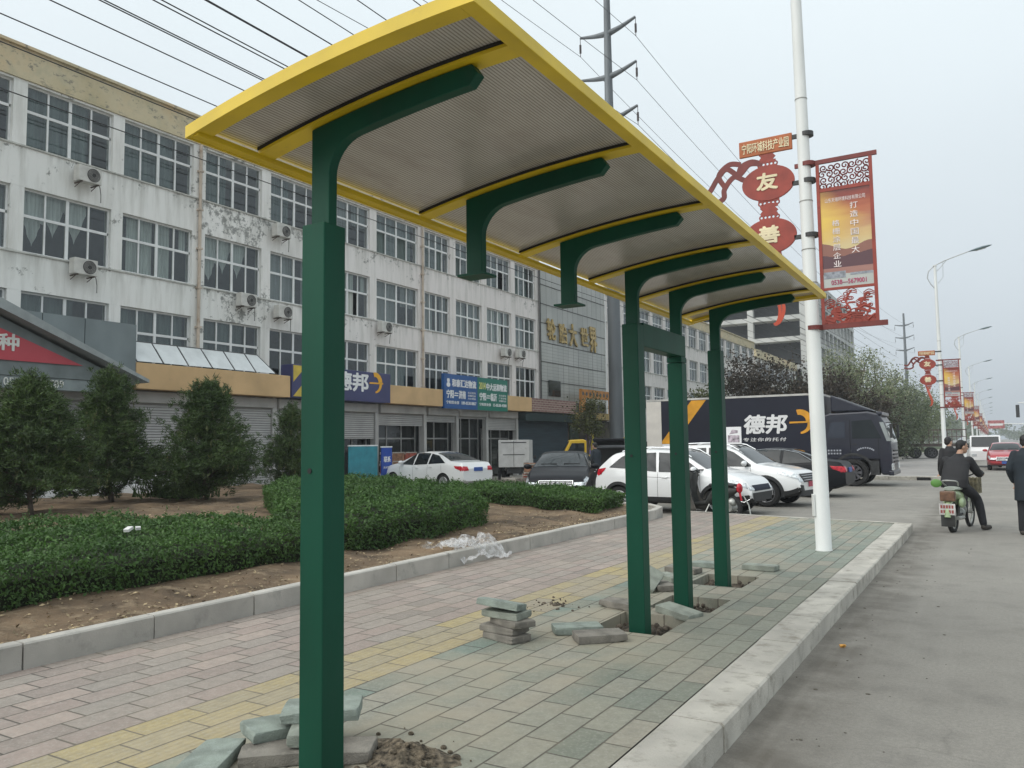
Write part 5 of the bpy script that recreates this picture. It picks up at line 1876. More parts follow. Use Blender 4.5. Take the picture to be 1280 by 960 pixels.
def banner():
    t = thing('street_banner', 'x', 'banner', (0, 0, 0), group='sunset banners on the lamp posts')
    b = MB()
    b.box(-.18, .90, -.02, .02, 5.56, 5.62)
    b.tube([(0, 0, 5.56), (0, 0, 5.62)], .102, 18)
    b.build('rail', M_REDM2, t)
    b = MB()
    b.box(-.06, .94, -.02, .02, 3.20, 3.27)
    b.tube([(0, 0, 3.205), (0, 0, 3.265)], .112, 18)
    b.build('rail', M_REDM2, t)
    b = MB()
    for x in (.125, .815):
        b.box(x - .022, x + .022, -.017, .017, 3.271, 5.559)
    b.box(.148, .792, -.015, .015, 3.745, 3.78)
    b.box(.148, .792, -.015, .015, 5.15, 5.20)
    b.build('frame', M_REDM, t)
    b = MB()
    b.box(.148, .792, -.008, .008, 3.781, 5.149)
    p = b.build('picture_panel', M_PRINT, t)
    ml = mat('banner_white_text', (.82, .74, .72), .5)
    lettering('山东天瑞环境科技有限公司', p, (.21, -.0085, 4.985), (1, 0, 0), (0, 0, 1), .52, .062, ml, thick=.003)
    for q, ch in enumerate('打造中国最大'):
        lettering(ch, p, (.53, -.0085, 4.86 - q * .125), (1, 0, 0), (0, 0, 1), .10, .09, ml, bold=.005, thick=.003)
    for q, ch in enumerate('格栅涂层企业'):
        lettering(ch, p, (.29, -.0085, 4.64 - q * .115), (1, 0, 0), (0, 0, 1), .10, .085, ml, bold=.005, thick=.003)
    lettering('0538—5679001', p, (.25, -.0085, 3.815), (1, 0, 0), (0, 0, 1), .45, .065, mat('banner_magenta', (.42, .03, .12), .5), bold=.01, thick=.003)
    b = MB()
    b.box(.155, .44, -.0105, -.0083, 3.905, 4.0)
    b.box(.50, .785, -.0105, -.0083, 3.93, 3.965)
    b.build('printed_works', mat('print_grey', (.30, .32, .36), .5, var=.3, scale=18), p)
    # scrolled fretwork on top, pines and clouds below
    b = MB()
    rd = random.Random(3)
    for i in range(7):
        for j in range(4):
            x, z = .185 + i * .094 + (j % 2) * .02, 5.225 + j * .088
            if x > .78: continue
            s_ = 1 if (i + j) % 2 else -1
            a0 = rd.uniform(0, 6.28)
            pts = []
            for k in range(15):
                q = k / 14
                rr = .012 + .042 * q
                a = a0 + s_ * q * 8.2
                pts.append((x + rr * math.cos(a), 0, z + rr * math.sin(a)))
            b.tube(pts, .0095, 4)
    b.build('scroll_fretwork', M_REDM2, t)
    b = MB()
    def curve(pts, w): b.tube([(p[0], 0, p[1]) for p in smooth_path(pts, 4)], w * .45, 5)
    for k in range(34):
        x0 = rd.uniform(.16, .74); z0 = 3.28 + abs(rd.gauss(0, .15))
        curve([(x0, z0), (x0 + rd.uniform(-.08, .1), z0 + rd.uniform(.02, .08)), (min(.79, x0 + rd.uniform(.05, .16)), z0 + rd.uniform(-.02, .06))], rd.uniform(.02, .045))
    for k in range(13):
        x0, z0 = rd.uniform(.17, .77), rd.uniform(3.36, 3.72)
        b.tube([(x0 + .03 * math.cos(a), 0, z0 + .022 * math.sin(a)) for a in np.linspace(0, 6.28, 9)], .007, 4, caps=False)
    curve([(.45, 3.28), (.48, 3.45), (.42, 3.58), (.5, 3.72)], .03)
    curve([(.62, 3.28), (.60, 3.5), (.7, 3.66)], .028)
    curve([(.27, 3.28), (.30, 3.42), (.22, 3.55)], .028)
    for x0, z0 in ((.5, 3.70), (.72, 3.66), (.22, 3.57), (.38, 3.60), (.62, 3.55)):
        for s_ in (-1, 0, 1):
            curve([(x0 - .07, z0 + .02 * s_ - .01), (x0, z0 + .03 * s_ + .02), (x0 + .07, z0 + .02 * s_ - .01)], .016)
    b.prism([(.148, 3.272), (.30, 3.272), (.25, 3.36), (.16, 3.40)], 'y', -.007, .007)
    b.prism([(.31, 3.272), (.79, 3.272), (.79, 3.31), (.6, 3.36), (.45, 3.33)], 'y', -.006, .006)
    b.build('pine_fretwork', M_REDM, t)
    return t
LY = [11.76] + [45.0 + 33 * k for k in range(10)]
ords = ['nearest', 'second', 'third', 'fourth', 'fifth', 'sixth', 'seventh', 'eighth', 'ninth', 'tenth', 'farthest']
lp, ls_, bn = lamp_post(), lantern_sign(), banner()
for k, y in enumerate(LY):
    z0 = .15
    labs = (('white lamp post in front of the truck, its top out of the frame' if k == 0 else f'white street lamp with curved arm, {ords[k]} from the camera along the kerb'),
            ('big red lantern sign reading two characters on the nearest lamp post' if k == 0 else f'red lantern sign on the {ords[k]} lamp post along the kerb'),
            ('big sunset banner with fretwork hanging on the nearest lamp post' if k == 0 else f'sunset banner hanging on the {ords[k]} lamp post along the kerb'))
    for o, lab, zz in ((lp, labs[0], z0), (ls_, labs[1], 0 if k == 0 else 0.0), (bn, labs[2], 0.0)):
        if k == 0:
            o.location = (LX, y, zz); o['label'] = lab
        else:
            dup(o, (LX, y, zz), label=lab)
lp.rotation_euler.y = R(-.5)           # the near post leans a little
# ------------------------------------------------------------------ high voltage poles
M_STEEL = mat('galvanised_steel', (.13, .145, .155), .55, var=.18, scale=1.5, metal=.3, stretch=(1, 1, .15))
M_WIRE = mat('wire_black', (.02, .02, .022), .7)
M_INSUL = mat('insulator', (.06, .045, .045), .4)
def hv_pole():
    t = thing('power_pole', 'x', 'power pole', (0, 0, 0), group='tubular steel power poles')
    b = MB()
    b.tube([(0, 0, z) for z in (0, 10, 20, 31)], [.46, .39, .31, .20], 16)
    b.build('mast', M_STEEL, t, smooth=60)
    for z in (22.7, 25.6, 28.5):
        for s_ in (-1, 1):
            b = MB()
            pts = smooth_path([(s_ * .1, 0, z - .35), (s_ * .9, 0, z - .30 + (.14 if s_ > 0 else 0)), (s_ * 1.95, 0, z + (.22 if s_ > 0 else -.12))], 5)
            n_ = len(pts)
            b.tube(pts, [.21 - .13 * i / (n_ - 1) for i in range(n_)], 8)
            a = b.build('cross_arm', M_STEEL, t, smooth=60)
            b = MB()
            ze = z + (.2 if s_ > 0 else -.14)
            b.cyl((s_ * 1.95, 0, ze), (s_ * 1.95, 0, ze - 1.25), .022, n=6)
            for q in range(7):
                b.cyl((s_ * 1.95, 0, ze - .45 - q * .085), (s_ * 1.95, 0, ze - .49 - q * .085), .075, n=10)
            b.build('insulator', M_INSUL, a, smooth=40)
    return t
hv = hv_pole()
hv.location = (-20.1, 46.2, 0); hv['label'] = 'tall tubular steel power pole rising behind the shelter roof'
hv2 = dup(hv, (-16.4, 205, 0), label='distant power pole with cross arms above the verge trees')
hv3 = dup(hv, (-14.6, 330, 0), label='farthest small power pole seen under the nearest banner frame')
wires = []
def wire(pts, r=.02, name='power_line', lab='thin black overhead wire strung above the building and shelter'):
    b = MB(); b.tube(pts, r, 5, caps=False)
    return tag(b.build(name, M_WIRE, smooth=180), lab, 'wire', 'overhead wires along the street')
def sag(p, q, s_, n=24):
    return [tuple(np.array(p) * (1 - t) + np.array(q) * t - np.array([0, 0, 4 * s_ * t * (1 - t)])) for t in np.linspace(0, 1, n)]
for z in (22.7, 25.6, 28.5):
    for s_ in (-1, 1):
        zz = z + (.2 if s_ > 0 else -.14) - 1.25
        wire(sag((-20.1 + s_ * 1.95, 46.2, zz), (-16.4 + s_ * 1.95, 205, zz), 3.2), .016, lab='high conductor running from the steel pole to the distant pole')
        wire(sag((-20.1 + s_ * 1.95, 46.2, zz), (-23.4 + s_ * 1.95, -112, zz), 3.2), .016, lab='high conductor running from the steel pole back over the building')
# lower distribution wires running level along the frontage
for k, (zx, zz) in enumerate([(11.12, 12.3), (10.50, 12.3), (9.47, 12.3), (11.93, 12.3), (12.50, 12.3), (12.56, 12.38), (13.2, 12.3), (13.32, 12.36), (13.97, 12.3), (14.0, 12.40), (14.85, 12.3), (15.66, 12.3), (16.98, 12.3), (18.5, 12.3)]):
    x = -18.0 * (zz - 1.65) / (zx - 1.65)
    if k == 2: x = -22.3; 
    z_ = zz if k != 2 else 1.65 + (9.47 - 1.65) * 22.3 / 18.0
    wire([(x, -14 + i * 12.0, z_ + .00012 * ((i - 3) * 12.0) ** 2) for i in range(13)], .017 if k < 11 else .013)
# ================================================================== vehicles
def carpaint(name, col, rough=.32):
    return mat(name, col, rough, var=.05, scale=.8, coat=.8 if col[0] > .1 else .06, spec=.5 if col[0] > .1 else .2, spots=tuple(np.array(col) * .75 + .02), thr=(.55, .9))
M_CWHITE = carpaint('white_car_paint', (.78, .79, .79))
M_CBLACK = carpaint('black_car_paint', (.006, .007, .010), .45)
M_CRED = carpaint('red_car_paint', (.40, .02, .03))
M_CGLASS = mat('car_glass', (.014, .019, .021), .05, var=.2, spec=.42)
M_TYRE = mat('tyre_rubber', (.018, .018, .018), .85, var=.2, scale=12)
M_RIM = mat('alloy_rim', (.62, .63, .64), .3, metal=.7, var=.05)
M_CLAD = mat('black_cladding', (.025, .026, .027), .65, var=.15, scale=10)
M_CHROME = mat('chrome', (.75, .76, .77), .15, metal=1.0, var=.03)
M_HEADL = mat('headlamp_clear', (.62, .66, .68), .08, metal=.35, var=.35, scale=16)
M_TAIL = mat('tail_lamp_red', (.50, .015, .03), .12, var=.25, scale=14)
M_PLATE = mat('plate_blue', (.03, .09, .33), .4, var=.05)
M_SEAM = mat('seam_black', (.01, .01, .01), .9)

class CarShape:
    def __init__(s, L, Wd, prof, belt, wr, zb=.24, xcab=(-1.6, 1.1), plan=.86):
        s.L, s.W, s.wr, s.zb, s.plan = L, Wd / 2, wr, zb, plan
        s.px = np.array([p[0] for p in prof]); s.pz = np.array([p[1] for p in prof])
        s.bx = np.array([p[0] for p in belt]); s.bz = np.array([p[1] for p in belt])
        xs = np.linspace(-L / 2, L / 2, 241)
        z = np.interp(xs, s.px, s.pz)
        k = np.ones(9) / 9
        zp = np.pad(z, 4, mode='edge')
        s.xs, s.zs = xs, np.convolve(zp, k, 'valid')
    def zt(s, x): return float(np.interp(x, s.xs, s.zs))
    def belt(s, x): return min(float(np.interp(x, s.bx, s.bz)), s.zt(x) - .035)
    def w(s, x):
        t = abs(x) / (s.L / 2)
        e = 1 - (1 - s.plan) * max(0, (t - .62) / .38) ** 2.2 - .01 * t
        return s.W * e
    def zbot(s, x):
        t = abs(x) / (s.L / 2)
        return s.zb + .14 * max(0, (t - .8) / .2) ** 2
    def half(s, x):
        w, zt, zs, zb = s.w(x), s.zt(x), s.belt(x), s.zbot(x)
        g = min(1.0, max(0.0, (zt - zs - .03) / .40))
        wt = w * (.90 + (s.wr - .90) * g)
        return [(0, zb), (.80 * w, zb), (.95 * w, zb + .05), (.985 * w, zb + .16), (w, zb + (zs - zb) * .45), (.995 * w, zb + (zs - zb) * .72), (.975 * w, zs - .05), (.955 * w, zs),
                (.955 * w + (wt - .955 * w) * .5 + .012 * g, zs + (zt - zs) * .47), (wt + .012, zs + (zt - zs) * .86), (wt * .90, zt - .02 * (.3 + g)), (wt * .55, zt - .004), (0, zt)]
    def side(s, x, z):
        h = s.half(x)
        return float(np.interp(z, [p[1] for p in h[2:11]], [p[0] for p in h[2:11]]))
    def top(s, x, y):
        h = s.half(x)[7:][::-1]
        return float(np.interp(abs(y), [p[0] for p in h], [p[1] for p in h]))
    def end(s, y, z, front):
        lo, hi = 0.0, s.L / 2
        sg = 1 if front else -1
        for _ in range(22):
            m = (lo + hi) / 2
            ok = s.side(sg * m, z) >= abs(y) and s.zt(sg * m) >= z - .001
            if ok: lo = m
            else: hi = m
        return sg * lo
    def body(s, wheels, r):
        st = sorted(set(list(np.linspace(-s.L / 2, s.L / 2, 77))))
        rings = []
        for x in st:
            h = s.half(x)
            h2 = []
            for a, c in zip(h[:-1], h[1:]):
                h2.append(a)
            h2.append(h[-1])
            ring = [(x, p[0], p[1]) for p in h2] + [(x, -p[0], p[1]) for p in h2[-2:0:-1]]
            rings.append(ring)
        b = MB()
        b.loft(rings)
        # rounded ends
        return b

def rows_poly(poly, n=16, m=12):
    """grid over a convex polygon in (a, b): yields columns"""
    a = [p[0] for p in poly]
    k = len(poly)
    xs = sorted(set(list(np.linspace(min(a), max(a), n)) + a))
    out = []
    for x in xs:
        hit = []
        for i in range(k):
            (x1, z1), (x2, z2) = poly[i], poly[(i + 1) % k]
            if min(x1, x2) - 1e-9 <= x <= max(x1, x2) + 1e-9:
                if abs(x2 - x1) < 1e-9: hit += [z1, z2]
                else: hit.append(z1 + (z2 - z1) * (x - x1) / (x2 - x1))
        out.append((x, min(hit), max(hit)))
    return [[(x, z0 + (z1 - z0) * j / m) for j in range(m + 1)] for x, z0, z1 in out]
def grid_add(b, cols):
    n, m = len(cols), len(cols[0])
    b.add([p for c in cols for p in c], [(i * m + j, (i + 1) * m + j, (i + 1) * m + j + 1, i * m + j + 1) for i in range(n - 1) for j in range(m - 1)])
def side_patch(b, cs, poly, s_, off=.011):
    grid_add(b, [[(x, s_ * (cs.side(x, z) + off), z) for x, z in c] for c in rows_poly(poly)])
def end_patch(b, cs, poly, front, off=.008, flat=None):
    grid_add(b, [[((cs.end(y, z, front) + (off if front else -off)), y, z) for y, z in c] for c in rows_poly(poly, 10, 4)])
def top_patch(b, cs, x0, x1, f0, f1, off=.008, n=10, m=12):
    """screen: from x0 to x1, half width fraction of the roof line"""
    cols = []
    for i in range(n + 1):
        x = x0 + (x1 - x0) * i / n
        h = cs.half(x)
        wy = h[9][0] * (f0 + (f1 - f0) * i / n)
        cols.append([(x, wy * (2 * j / m - 1), cs.top(x, wy * (2 * j / m - 1)) + off) for j in range(m + 1)])
    grid_add(b, cols)

def wheel_part(parent, x, y, r, w, s_, spokes, rimmat=None, rimr=.68):
    b = MB()
    M = Matrix.Translation((x, y, r)).to_4x4() @ Matrix.Rotation(R(-90 * s_), 4, 'X')
    def at(p): return M @ Vector(p)
    b.T = M
    b.lathe([(r * .66, -w * .5), (r * .90, -w * .5), (r * .985, -w * .36), (r, -w * .2), (r, w * .2), (r * .985, w * .36), (r * .90, w * .5), (r * .68, w * .5), (r * .66, w * .3), (r * .64, -w * .5)], n=32)
    wh = b.build('wheel', M_TYRE, parent, smooth=40)
    b = MB(); b.T = M
    rr = r * rimr
    b.lathe([(rr * 1.0, w * .46), (rr * .95, w * .50), (rr * .90, w * .44), (rr * .88, w * .1), (0, w * .08)], n=32)
    for k in range(spokes):
        a = 2 * math.pi * k / spokes
        for da in (-.10, .10):
            c0, c1 = Vector((math.cos(a), math.sin(a), 0)), Vector((math.cos(a + da), math.sin(a + da), 0))
            t = Vector((-math.sin(a), math.cos(a), 0))
            ww = .018 * r / .33
            p0, p1 = c0 * rr * .16, c1 * rr * .91
            b.add([p0 - t * ww + Vector((0, 0, w * .42)), p0 + t * ww + Vector((0, 0, w * .42)), p1 + t * ww * .8 + Vector((0, 0, w * .46)), p1 - t * ww * .8 + Vector((0, 0, w * .46)),
                   p0 - t * ww + Vector((0, 0, w * .2)), p0 + t * ww + Vector((0, 0, w * .2)), p1 + t * ww * .8 + Vector((0, 0, w * .2)), p1 - t * ww * .8 + Vector((0, 0, w * .2))],
                  [(0, 1, 2, 3), (4, 7, 6, 5), (0, 4, 5, 1), (1, 5, 6, 2), (2, 6, 7, 3), (3, 7, 4, 0)])
    b.lathe([(rr * .2, w * .1), (rr * .2, w * .44), (rr * .15, w * .47), (0, w * .47)], n=14)
    b.build('rim', rimmat or M_RIM, wh, smooth=35)
    b = MB(); b.T = M
    b.lathe([(rr * .86, w * .101), (0, w * .101)], n=24)
    b.build('brake_backing', M_SEAM, wh)
    return wh

def carve(b, wheels, r, W_):
    me = b.mesh('tmp', M_CLAD)
    o = link('tmp', me)
    c = MB()
    for x in wheels:
        for s_ in (-1, 1):
            c.cyl((x, s_ * (W_ - .36), r), (x, s_ * (W_ + .3), r), r * 1.13, n=40)
    oc = link('tmpc', c.mesh('tmpc', M_CLAD))
    m = o.modifiers.new('b', 'BOOLEAN'); m.operation = 'DIFFERENCE'; m.object = oc; m.solver = 'EXACT'
    bpy.context.view_layer.update()
    me2 = bpy.data.meshes.new_from_object(o.evaluated_get(bpy.context.evaluated_depsgraph_get()))
    bpy.data.objects.remove(o); bpy.data.objects.remove(oc)
    return me2

def car(name, label, cat, loc, heading, paint, cs, wheels, r, win, screens, lamps, spokes=10, clad=False, group=None, seams=(), mirror=None, plate=None, extra=None, rimmat=None, roofrail=False, wh_front=True):
    t = thing(name, label, cat, loc, heading, group)
    me = carve(cs.body(wheels, r), wheels, r, cs.W)
    me.materials.clear(); me.materials.append(paint); me.materials.append(M_CLAD)
    idx = []
    for p in me.polygons:
        c = p.center
        dark = False
        for x in wheels:
            d = math.hypot(c.x - x, c.z - r)
            if d < r * 1.145 and (abs(abs(c.y) - (cs.W - .36)) < .02 or abs(d - r * 1.13) < .02):
                dark = True
        if c.z < cs.zb + .06: dark = True
        if clad and c.z < cs.zb + (.17 if abs(c.x) < 1.3 else .20): dark = True
        idx.append(1 if dark else 0)
    me.polygons.foreach_set('material_index', idx)
    shade(me, 28)
    bd = link('body', me, t)
    for x in wheels:
        for s_ in (-1, 1):
            wheel_part(t, x, s_ * (cs.W - .13), r, .21, s_, spokes, rimmat)
            if clad:
                b = MB()
                n_ = 22
                for i in range(n_):
                    a0, a1 = math.pi * (-.06 + 1.12 * i / n_), math.pi * (-.06 + 1.12 * (i + 1) / n_)
                    def q(a, rr): 
                        px, pz = x + rr * math.cos(a), max(cs.zb + .0, r + rr * math.sin(a))
                        return (px, s_ * (cs.side(px, pz) + .014), pz)
                    b.add([q(a0, r * 1.12), q(a1, r * 1.12), q(a1, r * 1.36), q(a0, r * 1.36)], [(0, 1, 2, 3)])
                b.build('arch_cladding', M_CLAD, bd, smooth=60)
    for poly in win:
        for s_ in (-1, 1):
            b = MB(); side_patch(b, cs, poly, s_)
            b.build('side_window', M_CGLASS, t, smooth=60)
    for nm, x0, x1, f0, f1 in screens:
        b = MB(); top_patch(b, cs, x0, x1, f0, f1)
        b.build(nm, M_CGLASS, t, smooth=60)
    for nm, kind, poly, m in lamps:
        for s_ in (-1, 1):
            if kind == 'side':
                b = MB(); side_patch(b, cs, poly, s_, .010)
            elif kind in ('front', 'rear'):
                if min(p[0] for p in poly) < -.01 and s_ == 1: continue
                b = MB(); end_patch(b, cs, [(s_ * p[0], p[1]) for p in poly], kind == 'front', .012)
            b.build(nm, m, t, smooth=60)
    if seams:
        b = MB()
        for (xa, za), (xb, zb_) in seams:
            for s_ in (-1, 1):
                P_ = [(xa + (xb - xa) * i / 10, za + (zb_ - za) * i / 10) for i in range(11)]
                dx, dz = (xb - xa), (zb_ - za); l = math.hypot(dx, dz); nx_, nz_ = -dz / l * .004, dx / l * .004
                grid_add(b, [[(x + nx_ * q, s_ * (cs.side(x + nx_ * q, z + nz_ * q) + .003), z + nz_ * q) for q in (-1, 1)] for x, z in P_])
        b.build('door_seam', M_SEAM, bd)
    if mirror:
        mx_, mz_ = mirror
        for s_ in (-1, 1):
            b = MB()
            y0 = cs.side(mx_, mz_)
            b.ell((mx_, s_ * (y0 + .13), mz_ + .06), .07, .12, .075, 12, 8)
            b.cyl((mx_, s_ * (y0 - .01), mz_), (mx_ + .01, s_ * (y0 + .08), mz_ + .03), .022, n=8)
            b.build('side_mirror', paint, t, smooth=60)
    # door handles
    for hx, hz in (plate or {}).get('handles', ()):
        for s_ in (-1, 1):
            b = MB()
            y0 = cs.side(hx, hz)
            b.cbox((hx, s_ * (y0 + .016), hz), (.17, .03, .028))
            b.build('door_handle', M_CHROME if paint is M_CBLACK else paint, t, bevel=.008)
    for fr in (plate or {}).get('at', ()):
        b = MB()
        xe = cs.end(.22, fr[1], fr[0] == 'front')
        sgn = 1 if fr[0] == 'front' else -1
        b.box(min(xe, xe + sgn * .03), max(xe, xe + sgn * .03), -.22, .22, fr[1] - .07, fr[1] + .07)
        b.build('licence_plate', M_PLATE, t, bevel=.006)
    if roofrail:
        for s_ in (-1, 1):
            b = MB()
            pts = [(x, s_ * cs.half(x)[10][0] * .98, cs.zt(x) + (.035 if 0 < i < 7 else -.005)) for i, x in enumerate(np.linspace(-1.35, .55, 8))]
            b.tube(pts, .018, 6)
            b.build('roof_rail', M_CHROME, t, smooth=60)
    if extra: extra(t, cs)
    return t

SED = CarShape(4.72, 1.80, [(-2.36, .72), (-2.32, .98), (-2.2, 1.06), (-1.72, 1.10), (-1.15, 1.34), (-.75, 1.435), (-.2, 1.465), (.25, 1.42), (.62, 1.28), (1.15, 1.03), (1.7, .95), (2.15, .82), (2.32, .68), (2.36, .52)],
               [(-2.36, .90), (-1.6, .99), (0, .93), (1.2, .90), (2.36, .62)], .70)
SED_WIN = [[(-1.50, 1.03), (-1.02, 1.30), (-.62, 1.375), (-.60, .99)], [(-.53, .985), (-.55, 1.385), (-.1, 1.405), (.16, 1.385), (.20, .955)], [(.26, .95), (.22, 1.375), (.42, 1.30), (.88, 1.02), (.90, .97)]]
SED_SCR = [('windscreen', .30, 1.12, .93, .98), ('rear_window', -1.70, -.86, .95, .92)]
SED_SEAM = [((-.57, .35), (-.57, .95)), ((.23, .33), (.23, .93)), ((1.02, .36), (1.0, .90)), ((-1.35, .62), (-1.30, .95)), ((-.57, .35), (.95, .33))]
def sed_lamps(tail, head):
    return [('tail_lamp', 'side', [(-2.30, .90), (-2.30, .74), (-2.02, .84), (-1.95, .93)], M_TAIL), ('tail_lamp', 'rear', [(.48, .76), (.80, .74), (.80, .92), (.52, .90)], M_TAIL),
            ('headlamp', 'front', [(.46, .57), (.765, .57), (.765, .67), (.48, .66)], M_HEADL), ('headlamp', 'side', [(2.30, .58), (2.24, .72), (1.95, .80), (1.82, .76)], M_HEADL)]
def sed_extra(chrome=True):
    def f(t, cs):
        b = MB(); end_patch(b, cs, [(-.43, .50), (.43, .50), (.45, .70), (-.45, .70)], True, .012)
        b.build('grille', M_SEAM, t)
        b = MB()
        for z in (.535, .575, .62, .665):
            b.tube([(cs.end(y, z, True) + .02, y, z) for y in np.linspace(-.42, .42, 9)], .009, 5)
        b.tube([(cs.end(.43, .5, True) + .02, .43, .5), (cs.end(.45, .7, True) + .02, .45, .7)], .013, 5)
        b.tube([(cs.end(.43, .5, True) + .02, -.43, .5), (cs.end(.45, .7, True) + .02, -.45, .7)], .013, 5)
        b.tube([(cs.end(y, .70, True) + .02, y, .70) for y in np.linspace(-.45, .45, 9)], .013, 5)
        g_ = b.build('grille_bar', M_CHROME, t, smooth=60)
        b = MB()
        xe = cs.end(0, .61, True) + .03
        b.tube([(xe, .065 * math.cos(a), .61 + .065 * math.sin(a)) for a in np.linspace(0, 6.284, 21)], .009, 5, caps=False)
        b.tube([(xe, -.04, .655), (xe, -.015, .60), (xe, 0, .64), (xe, .015, .60), (xe, .04, .655)], .008, 5)
        b.tube([(xe, -.035, .605), (xe, -.012, .565), (xe, 0, .59), (xe, .012, .565), (xe, .035, .605)], .008, 5)
        b.build('badge', M_CHROME, t, smooth=60)
        b = MB()
        for s_ in (-1, 1):
            b.tube([(.98, s_ * .55, 1.11), (1.0, s_ * .1, 1.115)], .012, 5)
        b.build('wiper', M_SEAM, t)
    return f
hd = lambda x, y: math.atan2(y, x)
A_car = car('sedan_car', 'white sedan parked by the shops, rear towards the camera', 'car', (-18.5, 25.0, 0), hd(-.98, .19), M_CWHITE, SED, (-1.42, 1.40), .32, SED_WIN, SED_SCR, sed_lamps(1, 1), seams=SED_SEAM,
            mirror=(.86, .98), plate={'handles': [(-.75, .88), (.02, .85)], 'at': [('rear', .80)]}, group='parked cars in the yard')
B_car = car('sedan_car', 'black sedan with chrome grille parked facing the hedge', 'car', (-10.75, 20.85, 0), hd(.37, -.93), M_CBLACK, SED, (-1.42, 1.40), .32, SED_WIN, SED_SCR, sed_lamps(1, 1), seams=SED_SEAM,
            mirror=(.86, .98), plate={'handles': [(-.75, .88), (.02, .85)]}, extra=sed_extra(), group='parked cars in the yard')
F_car = car('sedan_car', 'black sedan with red tail lamp in front of the truck cab', 'car', (-6.05, 25.7, 0), hd(-1, .02), M_CBLACK, SED, (-1.42, 1.40), .33, SED_WIN, SED_SCR, sed_lamps(1, 1), seams=SED_SEAM,
            mirror=(.86, .98), plate={'handles': [(-.75, .88), (.02, .85)], 'at': [('rear', .80)]}, group='parked cars in the yard',
            extra=lambda t, cs: (lambda b: (b.tube([(x, s_ * (cs.side(x, z) + .010), z) for x, z in [(-1.55, 1.03), (-1.04, 1.315), (-.62, 1.40), (-.1, 1.425), (.2, 1.40), (.44, 1.315), (.9, 1.04)] for s_ in (1,)], .012, 5), b.build('window_trim', M_CHROME, t))) (MB()))
hidden = car('sedan_car', 'white car mostly hidden behind the cedars at the left', 'car', (-20.6, 13.0, 0), hd(-.1, -1), M_CWHITE, SED, (-1.42, 1.40), .32, SED_WIN, SED_SCR, sed_lamps(1, 1), seams=SED_SEAM, mirror=(.86, .98), group='parked cars in the yard')
SUV = CarShape(4.14, 1.80, [(-2.07, .80), (-2.03, 1.08), (-1.93, 1.18), (-1.60, 1.52), (-1.2, 1.60), (-.5, 1.635), (.1, 1.60), (.42, 1.50), (1.02, 1.12), (1.50, 1.03), (1.88, .90), (2.04, .72), (2.07, .58)],
               [(-2.07, 1.10), (-1.4, 1.12), (0, 1.03), (1.1, .99), (2.07, .72)], .74, zb=.26)
SUV_WIN = [[(-1.62, 1.15), (-1.30, 1.42), (-1.12, 1.50), (-1.08, 1.12)], [(-1.02, 1.11), (-1.05, 1.505), (-.35, 1.53), (-.28, 1.05)], [(-.21, 1.045), (-.27, 1.53), (.1, 1.51), (.36, 1.41), (.86, 1.08), (.86, 1.03)]]
def suv_extra(t, cs):
    b = MB(); side_patch(b, cs, [(2.03, .30), (2.03, .52), (1.65, .46), (1.60, .30)], -1, .014); side_patch(b, cs, [(2.03, .30), (2.03, .52), (1.65, .46), (1.60, .30)], 1, .014)
    end_patch(b, cs, [(-.62, .36), (.62, .36), (.70, .56), (-.70, .56)], True, .014)
    b.build('front_bumper', M_CLAD, t, smooth=60)
    b = MB(); end_patch(b, cs, [(-.55, .60), (.55, .60), (.60, .74), (-.60, .74)], True, .016)
    b.build('grille', mat('grille_dark_blue', (.010, .014, .03), .6, spec=.2), t, smooth=60)
    b = MB()
    for s_ in (-1, 1):
        b.tube([(x, s_ * (cs.side(x, z) + .022), z) for x, z in ((1.72, .40), (1.9, .345), (2.03, .42))], .016, 6)
    b.build('chrome_trim', M_CHROME, t, smooth=60)
    b = MB()
    for s_ in (-1, 1):
        side_patch(b, cs, [(-.92, .345), (1.0, .345), (1.0, .40), (-.92, .40)], s_, .012)
    b.build('sill_cladding', M_CLAD, t)
SUV_L = [('tail_lamp', 'side', [(-2.04, .98), (-2.04, 1.10), (-1.72, 1.14), (-1.76, 1.07), (-1.95, .93)], M_TAIL), ('tail_lamp', 'rear', [(.55, .98), (.82, .96), (.82, 1.10), (.6, 1.10)], M_TAIL),
         ('headlamp', 'side', [(2.0, .66), (1.95, .79), (1.42, .94), (1.50, .84)], M_HEADL), ('headlamp', 'front', [(.55, .63), (.765, .62), (.765, .70), (.58, .70)], M_HEADL)]
D_car = car('compact_suv', 'white compact suv with black cladding seen side on behind the green posts', 'suv', (-6.51, 18.80, 0), R(-5), M_CWHITE, SUV, (-1.33, 1.29), .335, SUV_WIN, [('windscreen', .22, 1.0, .93, .97), ('rear_window', -1.86, -1.58, .9, .9)], SUV_L, spokes=10, clad=True,
            seams=[((-.24, .42), (-.24, 1.03)), ((.88, .42), (.86, 1.0)), ((-1.06, .75), (-1.05, 1.1)), ((-.98, .42), (-.9, .74)), ((-.98, .42), (.86, .42)), ((-1.05, .93), (.84, .88))], mirror=(.74, 1.05), plate={'handles': [(-.86, .95), (-.05, .91)]}, extra=suv_extra, roofrail=True, group='parked cars in the yard')
SUV2 = CarShape(4.48, 1.84, [(-2.24, .80), (-2.2, 1.10), (-2.1, 1.25), (-1.7, 1.60), (-1.2, 1.67), (-.4, 1.70), (.2, 1.66), (.52, 1.55), (1.12, 1.14), (1.65, 1.06), (2.05, .95), (2.2, .80), (2.24, .62)],
               [(-2.24, 1.10), (-1.4, 1.14), (0, 1.06), (1.1, 1.02), (2.24, .80)], .75, zb=.27, plan=.84)
